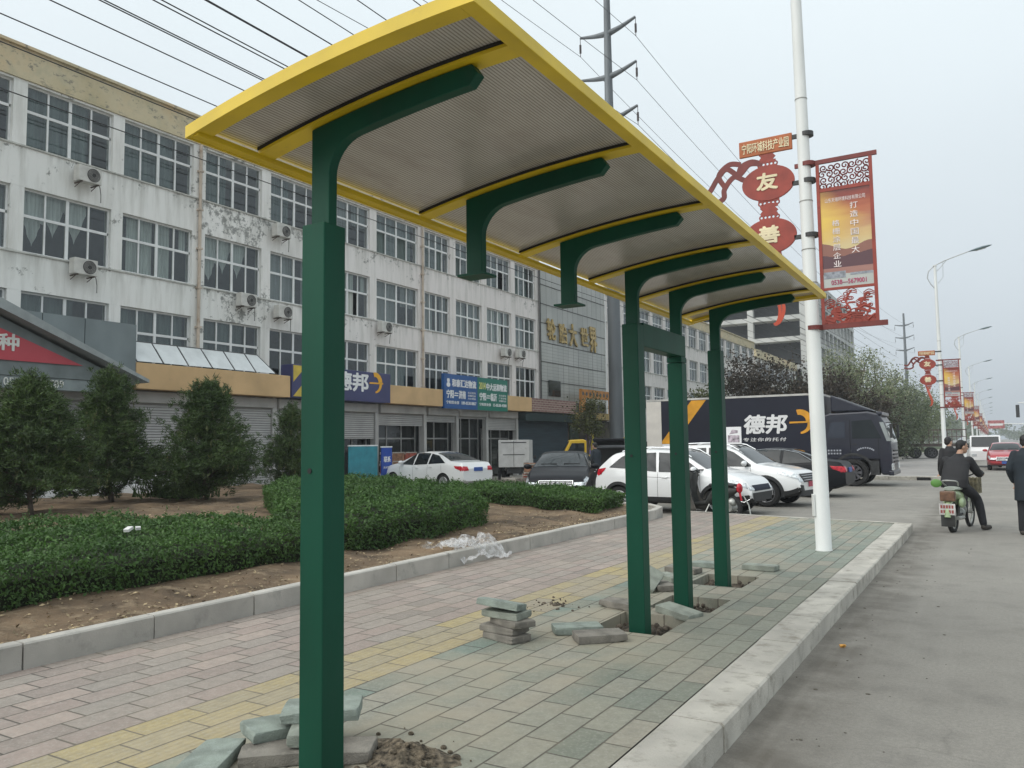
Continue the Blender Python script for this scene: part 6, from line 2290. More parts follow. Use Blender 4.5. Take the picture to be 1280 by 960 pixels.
SUV2_WIN = [[(-1.85, 1.18), (-1.5, 1.48), (-1.22, 1.56), (-1.16, 1.14)], [(-1.1, 1.135), (-1.14, 1.565), (-.36, 1.59), (-.3, 1.09)], [(-.23, 1.085), (-.28, 1.59), (.15, 1.57), (.45, 1.46), (.96, 1.12), (.96, 1.07)]]
def suv2_extra(t, cs):
    b = MB(); end_patch(b, cs, [(-.52, .66), (.52, .66), (.56, .88), (-.56, .88)], True, .014)
    b.build('grille', M_CLAD, t, smooth=60)
    b = MB()
    for z in (.71, .77, .83):
        b.tube([(cs.end(y, z, True) + .022, y, z) for y in np.linspace(-.5, .5, 9)], .008, 5)
    b.build('grille_bar', M_CHROME, t)
    for s_ in (-1, 1):
        b = MB()
        end_patch(b, cs, [(s_ * .50, .44), (s_ * .77, .44), (s_ * .77, .60), (s_ * .56, .58)], True, .015)
        b.build('fog_lamp_recess', M_CLAD, t, smooth=60)
    b = MB(); end_patch(b, cs, [(-.75, .30), (.75, .30), (.70, .44), (-.70, .44)], True, .012)
    b.build('front_bumper', M_CLAD, t, smooth=60)
    b = MB()
    b.cbox((2.26, .02, .60), (.02, .36, .14), 0)
    b.build('dealer_plate', mat('dealer_red', (.45, .04, .08), .5), t)
SUV2_L = [('headlamp', 'side', [(2.18, .74), (2.12, .88), (1.72, 1.0), (1.66, .90)], M_HEADL), ('headlamp', 'front', [(.56, .68), (.765, .67), (.765, .78), (.58, .78)], M_HEADL), ('tail_lamp', 'side', [(-2.2, 1.0), (-2.2, 1.16), (-1.9, 1.18), (-1.95, 1.04)], M_TAIL)]
E_car = car('large_suv', 'white suv with black grille and mirror parked behind the compact one', 'suv', (-6.20, 21.85, 0), R(-7), M_CWHITE, SUV2, (-1.36, 1.36), .36, SUV2_WIN, [('windscreen', .32, 1.1, .93, .97)], SUV2_L, spokes=7, clad=True,
            seams=[((-.26, .44), (-.26, 1.07)), ((.98, .44), (.96, 1.04)), ((-.26, .44), (.96, .44))], mirror=(.82, 1.10), plate={'handles': [(-.9, .99), (-.02, .96)]}, extra=suv2_extra, roofrail=True, rimmat=mat('two_tone_rim', (.28, .28, .29), .3, metal=.7, var=.6, scale=25), group='parked cars in the yard')
D_car.scale = (.95, .95, .935); E_car.scale = (.96, .96, .95)
# dark hatch with its tailgate raised, behind the black sedan
HB = car('hatchback_car', 'dark car with raised tailgate standing behind the black sedan', 'car', (-12.9, 29.6, 0), hd(-.35, 1), M_CBLACK, SUV, (-1.33, 1.29), .33, SUV_WIN, [('windscreen', .22, 1.0, .93, .97)], SUV_L, spokes=8, group='parked cars in the yard',
         extra=lambda t, cs: None)
b = MB()
b.add([(-1.55, -.62, 1.60), (-1.55, .62, 1.60), (-2.45, .70, 1.76), (-2.45, -.70, 1.76), (-1.55, -.62, 1.66), (-1.55, .62, 1.66), (-2.45, .70, 1.86), (-2.45, -.70, 1.86)],
      [(0, 1, 2, 3), (4, 7, 6, 5), (0, 4, 5, 1), (1, 5, 6, 2), (2, 6, 7, 3), (3, 7, 4, 0)])
tg = b.build('tailgate', M_CBLACK, HB, bevel=.03)
b = MB()
b.add([(-1.7, -.5, 1.70), (-1.7, .5, 1.70), (-2.3, .58, 1.838), (-2.3, -.58, 1.838)], [(0, 1, 2, 3)])
b.build('tailgate_glass', mat('reflecting_glass', (.20, .24, .34), .08, metal=.4, var=.5, scale=6), tg)
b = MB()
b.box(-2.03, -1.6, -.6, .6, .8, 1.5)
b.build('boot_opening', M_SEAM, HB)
# on-coming red car and white microvan down the road
RC = car('red_car', 'red car coming towards the camera down the road', 'car', (.55, 51.0, 0), hd(0, -1), M_CRED, SED, (-1.42, 1.40), .32, SED_WIN, SED_SCR, sed_lamps(1, 1), mirror=(.86, .98), extra=sed_extra(), plate={'at': [('front', .42)]})

# ------------------------------------------------------------------ placards on the parked cars' roofs
def roof_board(loc, rz, w, h, label, m, m2):
    t = thing('roof_placard', label, 'placard', loc, rz, 'placards on car roofs')
    b = MB(); b.box(-w / 2, w / 2, -.012, .012, 0.03, h)
    p = b.build('board', m, t, bevel=.004)
    b = MB(); b.box(-w / 2 + .04, w / 2 - .05, -.0145, -.0122, .08, h * .55)
    b.prism([(-w * .3, h * .6), (w * .28, h * .66), (w * .3, h * .8), (-w * .1, h * .86)], 'y', -.0145, -.0122)
    b.build('printed_picture', m2, p)
    b = MB(); b.box(-w / 2, w / 2, -.05, .05, 0, .029)
    b.build('foot', M_CLAD, t)
roof_board((-7.80, 18.80, SUV.zt(-1.25) * .935), R(-5), .34, .34, 'small white and blue placard on the rear of the compact suv roof', M_WHITE, mat('placard_blue', (.08, .25, .50), .4, var=.5, scale=12))
roof_board((-6.05, 21.85, SUV2.zt(.2) * .95 - .005), R(-7), .42, .50, 'pale picture placard standing on the large suv roof', M_WHITE, mat('placard_print', (.42, .36, .40), .4, var=.7, scale=9))

# ------------------------------------------------------------------ navy box truck
TR = thing('box_truck', 'navy box truck with white characters and an orange swallow mark on its side', 'truck', (-3.1, 32.45, 0), 0)
# local: +x forward, front bumper at x=0, right side at y=-1.15 (towards the camera)
HW = 1.2
M_TNAVY = mat('truck_navy', (.009, .011, .024), .38, var=.10, scale=.7, coat=.3, spots=(.025, .03, .05), thr=(.5, .85))
M_TBOX = mat('truck_box_navy', (.012, .014, .027), .5, var=.12, scale=.6, spec=.3, spots=(.03, .034, .05), thr=(.48, .8))
def tside(b, prof, y0, y1): b.prism(prof, 'y', y0, y1)
b = MB()
BX0, BX1, BZ0, BZ1 = -9.13, -2.34, 1.12, 3.36
b.box(BX0, BX1, -HW, HW, BZ0, BZ1)
bx = b.build('cargo_box', M_TBOX, TR, bevel=.02)
b = MB()
b.box(BX0 - .01, BX1 + .01, -HW - .012, HW + .012, BZ1 + .002, BZ1 + .075)
b.build('roof_rail', mat('box_rail_alu', (.55, .54, .51), .5, var=.15), bx)
b = MB()
b.box(BX0 - .002, -8.5, -HW - .012, -HW - .002, BZ0 + .05, BZ1 - .01)
b.build('white_panel', mat('box_cream', (.70, .66, .60), .5, var=.06), bx)
b = MB()
b.prism([(-8.49, 1.62), (-8.49, 1.72), (-7.22, 3.34), (-6.62, 3.34), (-7.98, 1.62)], 'y', -HW - .010, -HW - .002)
b.build('stripe', mat('truck_orange', (.72, .33, .015), .5), bx)
b = MB()
b.prism([(-8.49, 1.15), (-8.49, 1.61), (-7.99, 1.61), (-7.60, 2.09), (-7.60, 1.80), (-8.12, 1.15)], 'y', -HW - .009, -HW - .002)
b.build('stripe', M_WHITE, bx)
yb = -HW - .003
lettering('德邦', bx, (-5.17, yb, 1.97), (1, 0, 0), (0, 0, 1), 1.58, .70, M_WHITE, bold=.035, shear=.12)
lettering('专注你的托付', bx, (-5.2, yb, 1.67), (1, 0, 0), (0, 0, 1), 1.6, .14, M_WHITE, bold=.012, shear=.2, space=1.25)
logo(bx, (-3.44, yb, 1.93), (1, 0, 0), (0, 0, 1), .90, MATS['truck_orange'], (0, -1, 0))
# cab
b = MB()
cab = [(-2.32, .95), (-2.32, 2.55), (-2.05, 2.66), (-.75, 2.70), (-.38, 2.60), (-.20, 2.30), (-.02, 1.62), (0.0, 1.35), (.02, .55), (-.05, .42), (-.35, .42), (-.42, .95)]
tside(b, cab, -HW + .05, HW - .05)
cb = b.build('cab', M_TNAVY, TR, bevel=.06)
b = MB()
# roof air deflector sloping up to the box
b.add([(-.55, -.95, 2.72), (-.55, .95, 2.72), (-1.98, 1.05, 3.34), (-1.98, -1.05, 3.34), (-1.98, 1.05, 2.72), (-1.98, -1.05, 2.72)], [(0, 1, 2, 3), (0, 3, 5), (1, 4, 2), (2, 4, 5, 3), (0, 5, 4, 1)])
b.build('air_deflector', M_TNAVY, TR, bevel=.04)
b = MB()
yy = -HW + .044
b.prism([(-1.28, 1.72), (-1.28, 2.36), (-.62, 2.40), (-.30, 1.72)], 'y', yy, yy + .004)
b.build('side_window', M_CGLASS, TR)
b = MB()
b.prism([(-2.15, 1.78), (-1.98, 2.32), (-1.52, 2.34), (-1.52, 1.74)], 'y', yy, yy + .004)
b.build('side_window', mat('tinted_rear_glass', (.035, .042, .06), .15), TR)
b = MB()
b.add([(-.19, -1.02, 2.28), (-.19, 1.02, 2.28), (.005, 1.05, 1.58), (.005, -1.05, 1.58)], [(0, 1, 2, 3)])
b.build('windscreen', mat('truck_glass', (.16, .18, .18), .05, var=.3, spec=.8), TR)
b = MB()
b.add([(-.36, -HW + .040, 2.30), (-.22, -HW + .040, 2.30), (0.0, -HW + .040, 1.62), (-.14, -HW + .040, 1.62), (-.36, -HW + .048, 2.30), (-.22, -HW + .048, 2.30), (0.0, -HW + .048, 1.62), (-.14, -HW + .048, 1.62)],
      [(0, 1, 2, 3), (4, 7, 6, 5), (0, 4, 5, 1), (1, 5, 6, 2), (2, 6, 7, 3), (3, 7, 4, 0)])
b.build('quarter_light', mat('pale_glass', (.30, .33, .33), .1), TR)
b = MB()
for x0, x1, z0, z1 in ((-1.36, -1.345, .98, 2.42), (-.42, -.405, .98, 1.75), (-1.345, -.42, .98, .995)):
    b.box(x0, x1, yy - .003, yy + .003, z0, z1)
b.build('door_seam', M_SEAM, cb)
b = MB(); b.cbox((-1.22, yy - .015, 1.52), (.16, .03, .035))
b.build('door_handle', M_CLAD, TR)
b = MB(); b.box(-.46, -.26, -HW + .07, HW - .07, 2.55, 2.68)
b.build('sun_visor', M_TNAVY, TR, bevel=.03)
for s_ in (-1, 1):
    b = MB()
    b.cbox((.02, s_ * (HW + .0), 1.98), (.08, .18, .5))
    b.tube([(-.16, s_ * (HW - .10), 2.28), (.02, s_ * (HW + .0), 2.28)], .015, 6)
    b.build('wing_mirror', M_CLAD, TR, bevel=.02)
for s_ in (-1, 1):
    b = MB(); b.cbox((.0, s_ * .93, .70), (.08, .42, .24))
    b.build('headlamp', M_HEADL, TR, bevel=.02)
b = MB(); b.box(-.12, .05, -HW + .03, HW - .03, .40, .56)
b.build('bumper', M_TNAVY, TR, bevel=.03)
b = MB()
for z in (.85, .98, 1.11, 1.24): b.box(.012, .035, -.7, .7, z, z + .06)
b.build('grille', M_CLAD, TR)
# small writing on the door and cab side
M_TGREY = mat('door_print', (.35, .37, .42), .5)
b = MB()
for k in range(9):
    a = R(150 - k * 15)
    b.cbox((-.85 + .30 * math.cos(a), yy - .004, 1.22 + .17 * math.sin(a)), (.05, .006, .05))
b.build('door_print', M_TGREY, cb)
b = MB()
for q in range(2):
    for k in range(6):
        b.cbox((-2.2 + k * .1, yy - .004, 1.30 - q * .11), (.06, .006, .06))
b.build('door_print', M_TGREY, cb)
# chassis, wheels, guards
b = MB()
b.box(-9.4, -.4, -.45, .45, .55, .95)
b.box(-8.9, -2.6, -HW + .1, HW - .1, .96, 1.1)
b.box(-6.4, -3.5, -HW + .12, -HW + .2, .45, .92)
b.box(-4.3, -3.2, -HW + .22, -.5, .42, .9)
b.build('chassis', M_CLAD, TR)
for x in (-1.27, -6.9, -8.0):
    for s_ in (-1, 1):
        if x == -1.27:
            wheel_part(TR, x, s_ * (HW - .17), .5, .28, s_, 8, mat('truck_rim', (.10, .10, .11), .5, metal=.4), .55)
        else:
            wheel_part(TR, x, s_ * (HW - .25), .5, .5, s_, 8, MATS['truck_rim'], .55)
b = MB()
for s_ in (-1, 1):
    n_ = 14
    pts = [(-1.27 + .62 * math.cos(a), s_ * (HW - .02), .5 + .62 * math.sin(a)) for a in np.linspace(.05, math.pi - .05, n_)]
    for i in range(n_ - 1):
        p, q = Vector(pts[i]), Vector(pts[i + 1])
        w_ = Vector((0, -s_ * .36, 0))
        b.add([p, q, q + w_, p + w_], [(0, 1, 2, 3)])
        o_ = Vector((p.x + 1.27, 0, p.z - .5)).normalized() * .09; o2 = Vector((q.x + 1.27, 0, q.z - .5)).normalized() * .09
        b.add([p, q, q + o2, p + o_], [(0, 1, 2, 3)])
b.build('mudguard', M_CLAD, TR, smooth=60)
for y0, y1 in ((-HW + .06, -.7), (.7, HW - .06)):
    b = MB(); b.box(-.72, -.42, y0, y1, .42, .93)
    b.build('cab_step', M_CLAD, TR)

# ------------------------------------------------------------------ small white box truck and yellow truck near the shops
def mini_truck(name, label, loc, rz, body, boxm, box=True):
    t = thing(name, label, 'truck', loc, rz)
    b = MB()
    if box: b.box(-3.6, -1.15, -.85, .85, .75, 2.25)
    else:
        for y in (-.85, .82): b.box(-3.6, -1.15, y, y + .03, .78, 1.18)
        b.box(-3.6, -3.57, -.81, .81, .78, 1.18); b.box(-3.6, -1.15, -.81, .81, .72, .778)
    bb = b.build('cargo_body', boxm, t, bevel=.02)
    if box:
        b = MB(); b.box(-3.61, -3.60, -.6, .6, 1.42, 1.46); b.box(-3.612, -3.601, -.01, .01, .8, 2.2); b.box(-3.612, -3.60, -.7, .7, 2.08, 2.13)
        b.build('door_bar', M_CLAD, bb)
    b = MB()
    b.prism([(-1.05, .45), (-1.05, 1.80), (-.9, 1.86), (-.35, 1.84), (.02, 1.15), (.10, .95), (.10, .40)], 'y', -.78, .78)
    c = b.build('cab', body, t, bevel=.05)
    b = MB()
    for y in (-.787, .779): b.prism([(-.95, 1.15), (-.95, 1.70), (-.42, 1.70), (-.12, 1.15)], 'y', y, y + .008)
    b.build('side_window', M_CGLASS, t)
    b = MB(); b.add([(-.335, -.68, 1.77), (-.335, .68, 1.77), (.0, .7, 1.2), (.0, -.7, 1.2)], [(0, 1, 2, 3)])
    for i, p in enumerate(b.v): b.v[i] = (p[0] + .03, p[1], p[2] + .012)
    b.build('windscreen', M_CGLASS, t)
    for s_ in (-1, 1):
        b = MB(); b.cbox((.10, s_ * .88, 1.25), (.06, .16, .22))
        b.build('wing_mirror', M_CLAD, t, bevel=.02)
        b = MB(); b.cbox((.11, s_ * .58, .72), (.04, .26, .14))
        b.build('headlamp', M_HEADL, t, bevel=.01)
    b = MB(); b.box(-3.5, -.1, -.4, .4, .4, .7)
    b.build('chassis', M_CLAD, t)
    for x in (-2.6, -.55):
        for s_ in (-1, 1): wheel_part(t, x, s_ * .68, .29, .18, s_, 6)
    return t
mini_truck('yellow_truck', 'small yellow truck partly hidden behind the black sedan', (-16.2, 31.2, 0), R(-150), mat('truck_yellow', (.62, .40, .02), .4, var=.12), mat('truck_yellow_body', (.55, .36, .03), .5), False)
wbt = mini_truck('white_box_truck', 'small grey white box truck with closed rear doors near the shops', (-20.3, 34.6, 0), R(115), mat('box_white', (.60, .60, .58), .5), mat('box_greywhite', (.52, .52, .51), .55, var=.08, spots=(.38, .37, .34)))
wbt.scale = (.84, .84, .84)
mini_truck('white_microvan', 'small white truck with open bed coming down the road left of the red car', (-.40, 54.0, 0), R(-90), M_CWHITE, M_CWHITE, False)
# yellow loader mast beside the man
fl = thing('yellow_loader', 'yellow loader frame behind the man near the steel pole', 'loader', (-16.2, 39.5, 0))
b = MB()
for x in (-.5, .5): b.box(x - .07, x + .07, -.07, .07, 0, 2.0)
for z in (.4, 1.2, 1.9): b.box(-.43, .43, -.05, .05, z - .06, z + .06)
b.box(-.9, .9, .3, 1.6, .5, 1.2)
b.build('mast', mat('loader_yellow', (.50, .36, .03), .5, var=.25, scale=4, spots=(.2, .14, .05)), fl, bevel=.02)
b = MB()
b.box(-.35, .35, .6, 1.3, 1.201, 1.75)
b.build('cab', M_CLAD, fl)
for x, y in ((-.8, .5), (.8, .5), (-.8, 1.5), (.8, 1.5)):
    wheel_part(fl, x, y, .3, .2, 1 if x > 0 else -1, 5)

# ------------------------------------------------------------------ boards, crates, trailer, signs
def board(name, label, x, y, rz, w, h, m, z=.0, extra=None):
    t = thing(name, label, 'notice board', (x, y, z), rz, 'notice boards by the shops')
    b = MB(); b.box(-.03, .03, -w / 2, w / 2, .25, h)
    p = b.build('panel', m, t, bevel=.01)
    b = MB()
    for y_ in (-w / 2 + .06, w / 2 - .06): b.box(-.04, .04, y_ - .025, y_ + .025, 0, .249)
    b.box(-.035, .035, -w / 2 - .01, w / 2 + .01, h + .001, h + .05)
    b.build('frame', M_FRAME, t)
    if extra: extra(p)
board('notice_board', 'wide turquoise notice board standing in front of a shutter', -20.5, 23.2, 0, 1.6, 1.68, mat('turquoise', (.03, .24, .30), .5, var=.15))
board('notice_board', 'narrow blue notice board with white characters beside the turquoise one', -20.45, 24.5, 0, .62, 1.62, mat('board_blue', (.01, .06, .34), .5, var=.1),
      extra=lambda p: [lettering('联系', p, (.032, -.2, 1.05), (0, 1, 0), (0, 0, 1), .40, .22, M_WHITE, bold=.02), lettering('天天发车', p, (.032, -.22, .80), (0, 1, 0), (0, 0, 1), .44, .09, M_WHITE)])
cr_m = [mat('crate_brown', (.28, .14, .08), .8, var=.35, scale=7), mat('crate_red', (.36, .08, .05), .7, var=.3, scale=7), mat('crate_grey', (.36, .33, .29), .8, var=.3, scale=7)]
def crate(x, y, z, w, d, h, rz, m, label, group):
    t = thing('crate', label, 'crate', (x, y, z), rz, group)
    b = MB(); b.box(-w / 2 + .02, w / 2 - .02, -d / 2 + .02, d / 2 - .02, 0, h)
    p = b.build('box', m, t, bevel=.01)
    b = MB()
    for s_ in (-1, 1):
        for z_ in (.02, h - .07): b.box(-w / 2, w / 2, s_ * d / 2 - .01, s_ * d / 2 + .01, z_, z_ + .05)
        for z_ in (.02, h - .07): b.box(s_ * w / 2 - .01, s_ * w / 2 + .01, -d / 2, d / 2, z_ + .055, z_ + .10)
    b.build('batten', cr_m[2], t)
rd = random.Random(5)
nm = ['bottom left', 'bottom middle', 'bottom right', 'middle left', 'centre', 'middle right', 'top left', 'top middle']
for k in range(8):
    crate(-21.7 + rd.uniform(-.05, .05), 26.4 + (k % 3) * .82, (k // 3) * .47 + .0, .7, .78, .45, rd.uniform(-.05, .05), cr_m[k % 2], f'{nm[k]} crate in the stack of goods behind the white sedan', 'crates stacked behind the white sedan')
nm2 = ['grey carton low on the ground', 'red crate of goods', 'brown box of goods', 'small red box']
for k, (x, y, z, h, m, lab) in enumerate([(-15.6, 26.2, 0, .40, cr_m[2], 'pale carton on the ground left of the red crates by the white box truck'), (-14.9, 26.6, 0, .55, cr_m[1], 'red crate at the foot of the pile by the white box truck'), (-14.6, 27.6, 0, .8, cr_m[0], 'tall brown crate by the white box truck'), (-14.9, 26.6, .56, .4, cr_m[0], 'brown crate resting on the red one by the white box truck')]):
    crate(x, y, z, .8, .7, h, rd.uniform(-.3, .3), m, lab, 'crates by the white box truck')
tl = thing('flatbed_trailer', 'rusty flatbed trailer with a stake rack parked far down the verge', 'trailer', (-5.2, 74, .14), R(8))
b = MB()
b.box(-3.4, 3.4, -1.1, 1.1, .95, 1.18)
b.build('bed', mat('rusty_dark', (.075, .055, .05), .8, var=.3, scale=2), tl)
b = MB()
for k in range(9):
    b.box(.6 + k * .33, .64 + k * .33, -1.1, -1.05, 1.181, 2.25)
b.box(.6, 3.3, -1.11, -1.04, 2.251, 2.32); b.box(.6, 3.3, -1.102, -1.052, 1.7, 1.75)
b.build('stake_rack', mat('rack_maroon', (.10, .055, .06), .8), tl)
b = MB()
b.box(-3.4, -.8, -1.11, -1.05, 1.181, 1.45)
b.build('side_board', mat('rack_maroon', (.10, .055, .06), .8), tl)
for x in (-1.6, -.4, .8):
    for s_ in (-1, 1): wheel_part(tl, x, s_ * .95, .45, .25, s_, 6, MATS['truck_rim'])
sg2 = thing('gantry_sign', 'distant red and white sign on a mast arm over the road', 'road sign', (4.6, 150, 0))
b = MB(); b.tube([(0, 0, 0), (0, 0, 4.2)], .12, 8); b.tube([(0, 0, 3.95), (-5.6, 0, 4.05)], .07, 8)
b.build('mast', M_LPOLE, sg2)
b = MB(); b.box(-5.2, -2.9, -.05, .05, 3.3, 4.6)
p = b.build('panel', mat('sign_pinkred', (.48, .16, .16), .5, var=.3, scale=3), sg2)
b = MB(); b.box(-4.95, -3.15, -.06, -.051, 3.75, 4.1)
b.build('legend', M_WHITE, p)
tlg = thing('traffic_light', 'small dark traffic light hanging at the right edge far down the road', 'traffic light', (4.4, 90, 0))
b = MB(); b.tube([(0, 0, 0), (0, 0, 5.2)], .10, 8); b.tube([(0, 0, 5.0), (-2.2, 0, 5.05)], .05, 8)
b.build('mast', M_LPOLE, tlg)
b = MB(); b.box(-2.4, -2.1, -.1, .1, 3.65, 4.85)
p = b.build('housing', M_CLAD, tlg, bevel=.03)
b = MB()
for z in (3.87, 4.25, 4.63): b.cyl((-2.25, -.101, z), (-2.25, -.13, z), .12, n=12)
b.build('lens', mat('lens_dark', (.05, .05, .05), .2), p)

# ------------------------------------------------------------------ thin hazy air
hz = bpy.data.materials.new('haze_air')
hz.use_nodes = True
ht = hz.node_tree
for n_ in list(ht.nodes):
    if n_.type != 'OUTPUT_MATERIAL': ht.nodes.remove(n_)
pv = ht.nodes.new('ShaderNodeVolumePrincipled')
pv.inputs['Color'].default_value = (.90, .94, .98, 1)
pv.inputs['Density'].default_value = HAZE_DENSITY
pv.inputs['Anisotropy'].default_value = 0.2
ht.links.new(pv.outputs[0], ht.nodes['Material Output'].inputs['Volume'])
b = MB(); b.box(-160, 160, -40, 900, -1.0, 36)
hzo = tag(b.build('haze', hz), 'thin pale haze in the air over the street', 'haze', kind='stuff')
# ================================================================== people and two wheelers
def fuse(b, name, m, parent, voxel=.012, it=3):
    me = b.mesh('tmp', m)
    o = link('tmp', me)
    r_ = o.modifiers.new('r', 'REMESH'); r_.mode = 'VOXEL'; r_.voxel_size = voxel
    s_ = o.modifiers.new('s', 'SMOOTH'); s_.factor = .5; s_.iterations = it
    bpy.context.view_layer.update()
    me2 = bpy.data.meshes.new_from_object(o.evaluated_get(bpy.context.evaluated_depsgraph_get()))
    bpy.data.objects.remove(o)
    me2.name = name
    me2.materials.clear(); me2.materials.append(m)
    shade(me2, 180)
    return link(name, me2, parent)
def limb(b, pts, rs, n=12):
    """tapered limb through joints with round joints"""
    P = smooth_path(pts, 4)
    Rr = smooth_path([(r_,) for r_ in rs], 4)
    b.tube(P, [max(.004, q[0]) for q in Rr], n)
    for p, r_ in zip(pts, rs):
        b.ell(p, r_, r_, r_, 10, 7)
def rings_body(b, secs, n=20):
    """secs = [(centre, half width vec, half depth vec)]"""
    rg = []
    for c, u, v in secs:
        c, u, v = Vector(c), Vector(u), Vector(v)
        rg.append([c + u * math.copysign(abs(math.cos(a)) ** .85, math.cos(a)) + v * math.copysign(abs(math.sin(a)) ** .85, math.sin(a)) for a in np.linspace(0, 2 * math.pi, n + 1)[:-1]])
    b.loft(rg)
M_SKIN = mat('skin', (.42, .25, .17), .55, var=.08, scale=8)
M_HAIR = mat('black_hair', (.012, .011, .011), .6, var=.3, scale=40)
M_JBLK = mat('black_jacket', (.014, .014, .016), .75, var=.3, scale=5)
M_JNAVY = mat('navy_coat', (.014, .022, .030), .8, var=.25, scale=5)
M_TRS = mat('dark_trousers', (.017, .018, .022), .85, var=.25, scale=5)
M_SHOE = mat('worn_shoe', (.05, .043, .036), .7, var=.3, scale=9)
def hand(b, w, d, side, curl=.6, s_=1.0):
    """palm with four fingers and a thumb; w wrist, d direction of the hand, side = thumb side"""
    w, d = Vector(w), Vector(d).normalized()
    t = Vector(side); t = (t - d * t.dot(d)).normalized()
    n = d.cross(t)
    pc = w + d * .05 * s_
    M = Matrix((t, d, n)).transposed()
    b.ell(pc, .042 * s_, .055 * s_, .018 * s_, 10, 8, M)
    for k, ln in enumerate((.070, .080, .074, .058)):
        a = pc + d * .045 * s_ + t * (.028 - .019 * k) * s_
        m_ = a + (d * math.cos(curl * .5) - n * math.sin(curl * .5)) * ln * .5 * s_
        e = m_ + (d * math.cos(curl * 1.6) - n * math.sin(curl * 1.6)) * ln * .5 * s_
        b.tube([a, m_, e], [.0095 * s_, .009 * s_, .0075 * s_], 7)
        b.ell(e, .0075 * s_, .0075 * s_, .0075 * s_, 6, 5)
    a = pc - d * .02 * s_ + t * .035 * s_
    m_ = a + (t * .7 + d * .7) * .035 * s_
    e = m_ + (d * .9 - n * .3) * .03 * s_
    b.tube([a, m_, e], [.013 * s_, .011 * s_, .009 * s_], 7)
def head(b, hb, c, face, up=(0, 0, 1), s_=1.0, cap=None):
    c, f = Vector(c), Vector(face).normalized()
    u = Vector(up)
    r_ = f.cross(u).normalized(); u = r_.cross(f)
    M = Matrix((r_, f, u)).transposed()
    P = lambda x, y, z: c + (r_ * x + f * y + u * z) * s_
    b.ell(P(0, -.005, .03), .073 * s_, .094 * s_, .10 * s_, 16, 12, M)
    b.ell(P(0, .02, -.045), .058 * s_, .070 * s_, .072 * s_, 14, 10, M)
    b.ell(P(0, .055, -.09), .03 * s_, .028 * s_, .022 * s_, 8, 6, M)
    b.tube([P(0, .085, .025), P(0, .112, -.022), P(0, .088, -.035)], [.010 * s_, .016 * s_, .012 * s_], 8)
    for x in (-1, 1):
        b.ell(P(x * .076, -.005, -.005), .012 * s_, .022 * s_, .034 * s_, 8, 7, M)
        b.ell(P(x * .03, .088, .038), .02 * s_, .008 * s_, .008 * s_, 8, 5, M)
        b.ell(P(x * .04, .07, -.015), .022 * s_, .02 * s_, .02 * s_, 8, 5, M)
    b.ell(P(0, .085, -.062), .024 * s_, .010 * s_, .007 * s_, 8, 5, M)
    b.ell(P(0, .083, -.074), .020 * s_, .010 * s_, .007 * s_, 8, 5, M)
    # hair cap
    hb.ell(P(0, -.022, .048), .080 * s_, .094 * s_, .094 * s_, 16, 12, M)
    hb.ell(P(0, -.055, .0), .070 * s_, .055 * s_, .075 * s_, 12, 9, M)
    hb.ell(P(0, .045, .105), .055 * s_, .035 * s_, .022 * s_, 10, 7, M)
    return P
def face_marks(t, P, s_=1.0):
    b = MB()
    for x in (-1, 1):
        b.ell(P(x * .031, .091, .024), .011 * s_, .006 * s_, .006 * s_, 8, 6)
        b.tube([P(x * .014, .095, .043), P(x * .032, .096, .049), P(x * .05, .086, .044)], .004 * s_, 5)
    return b
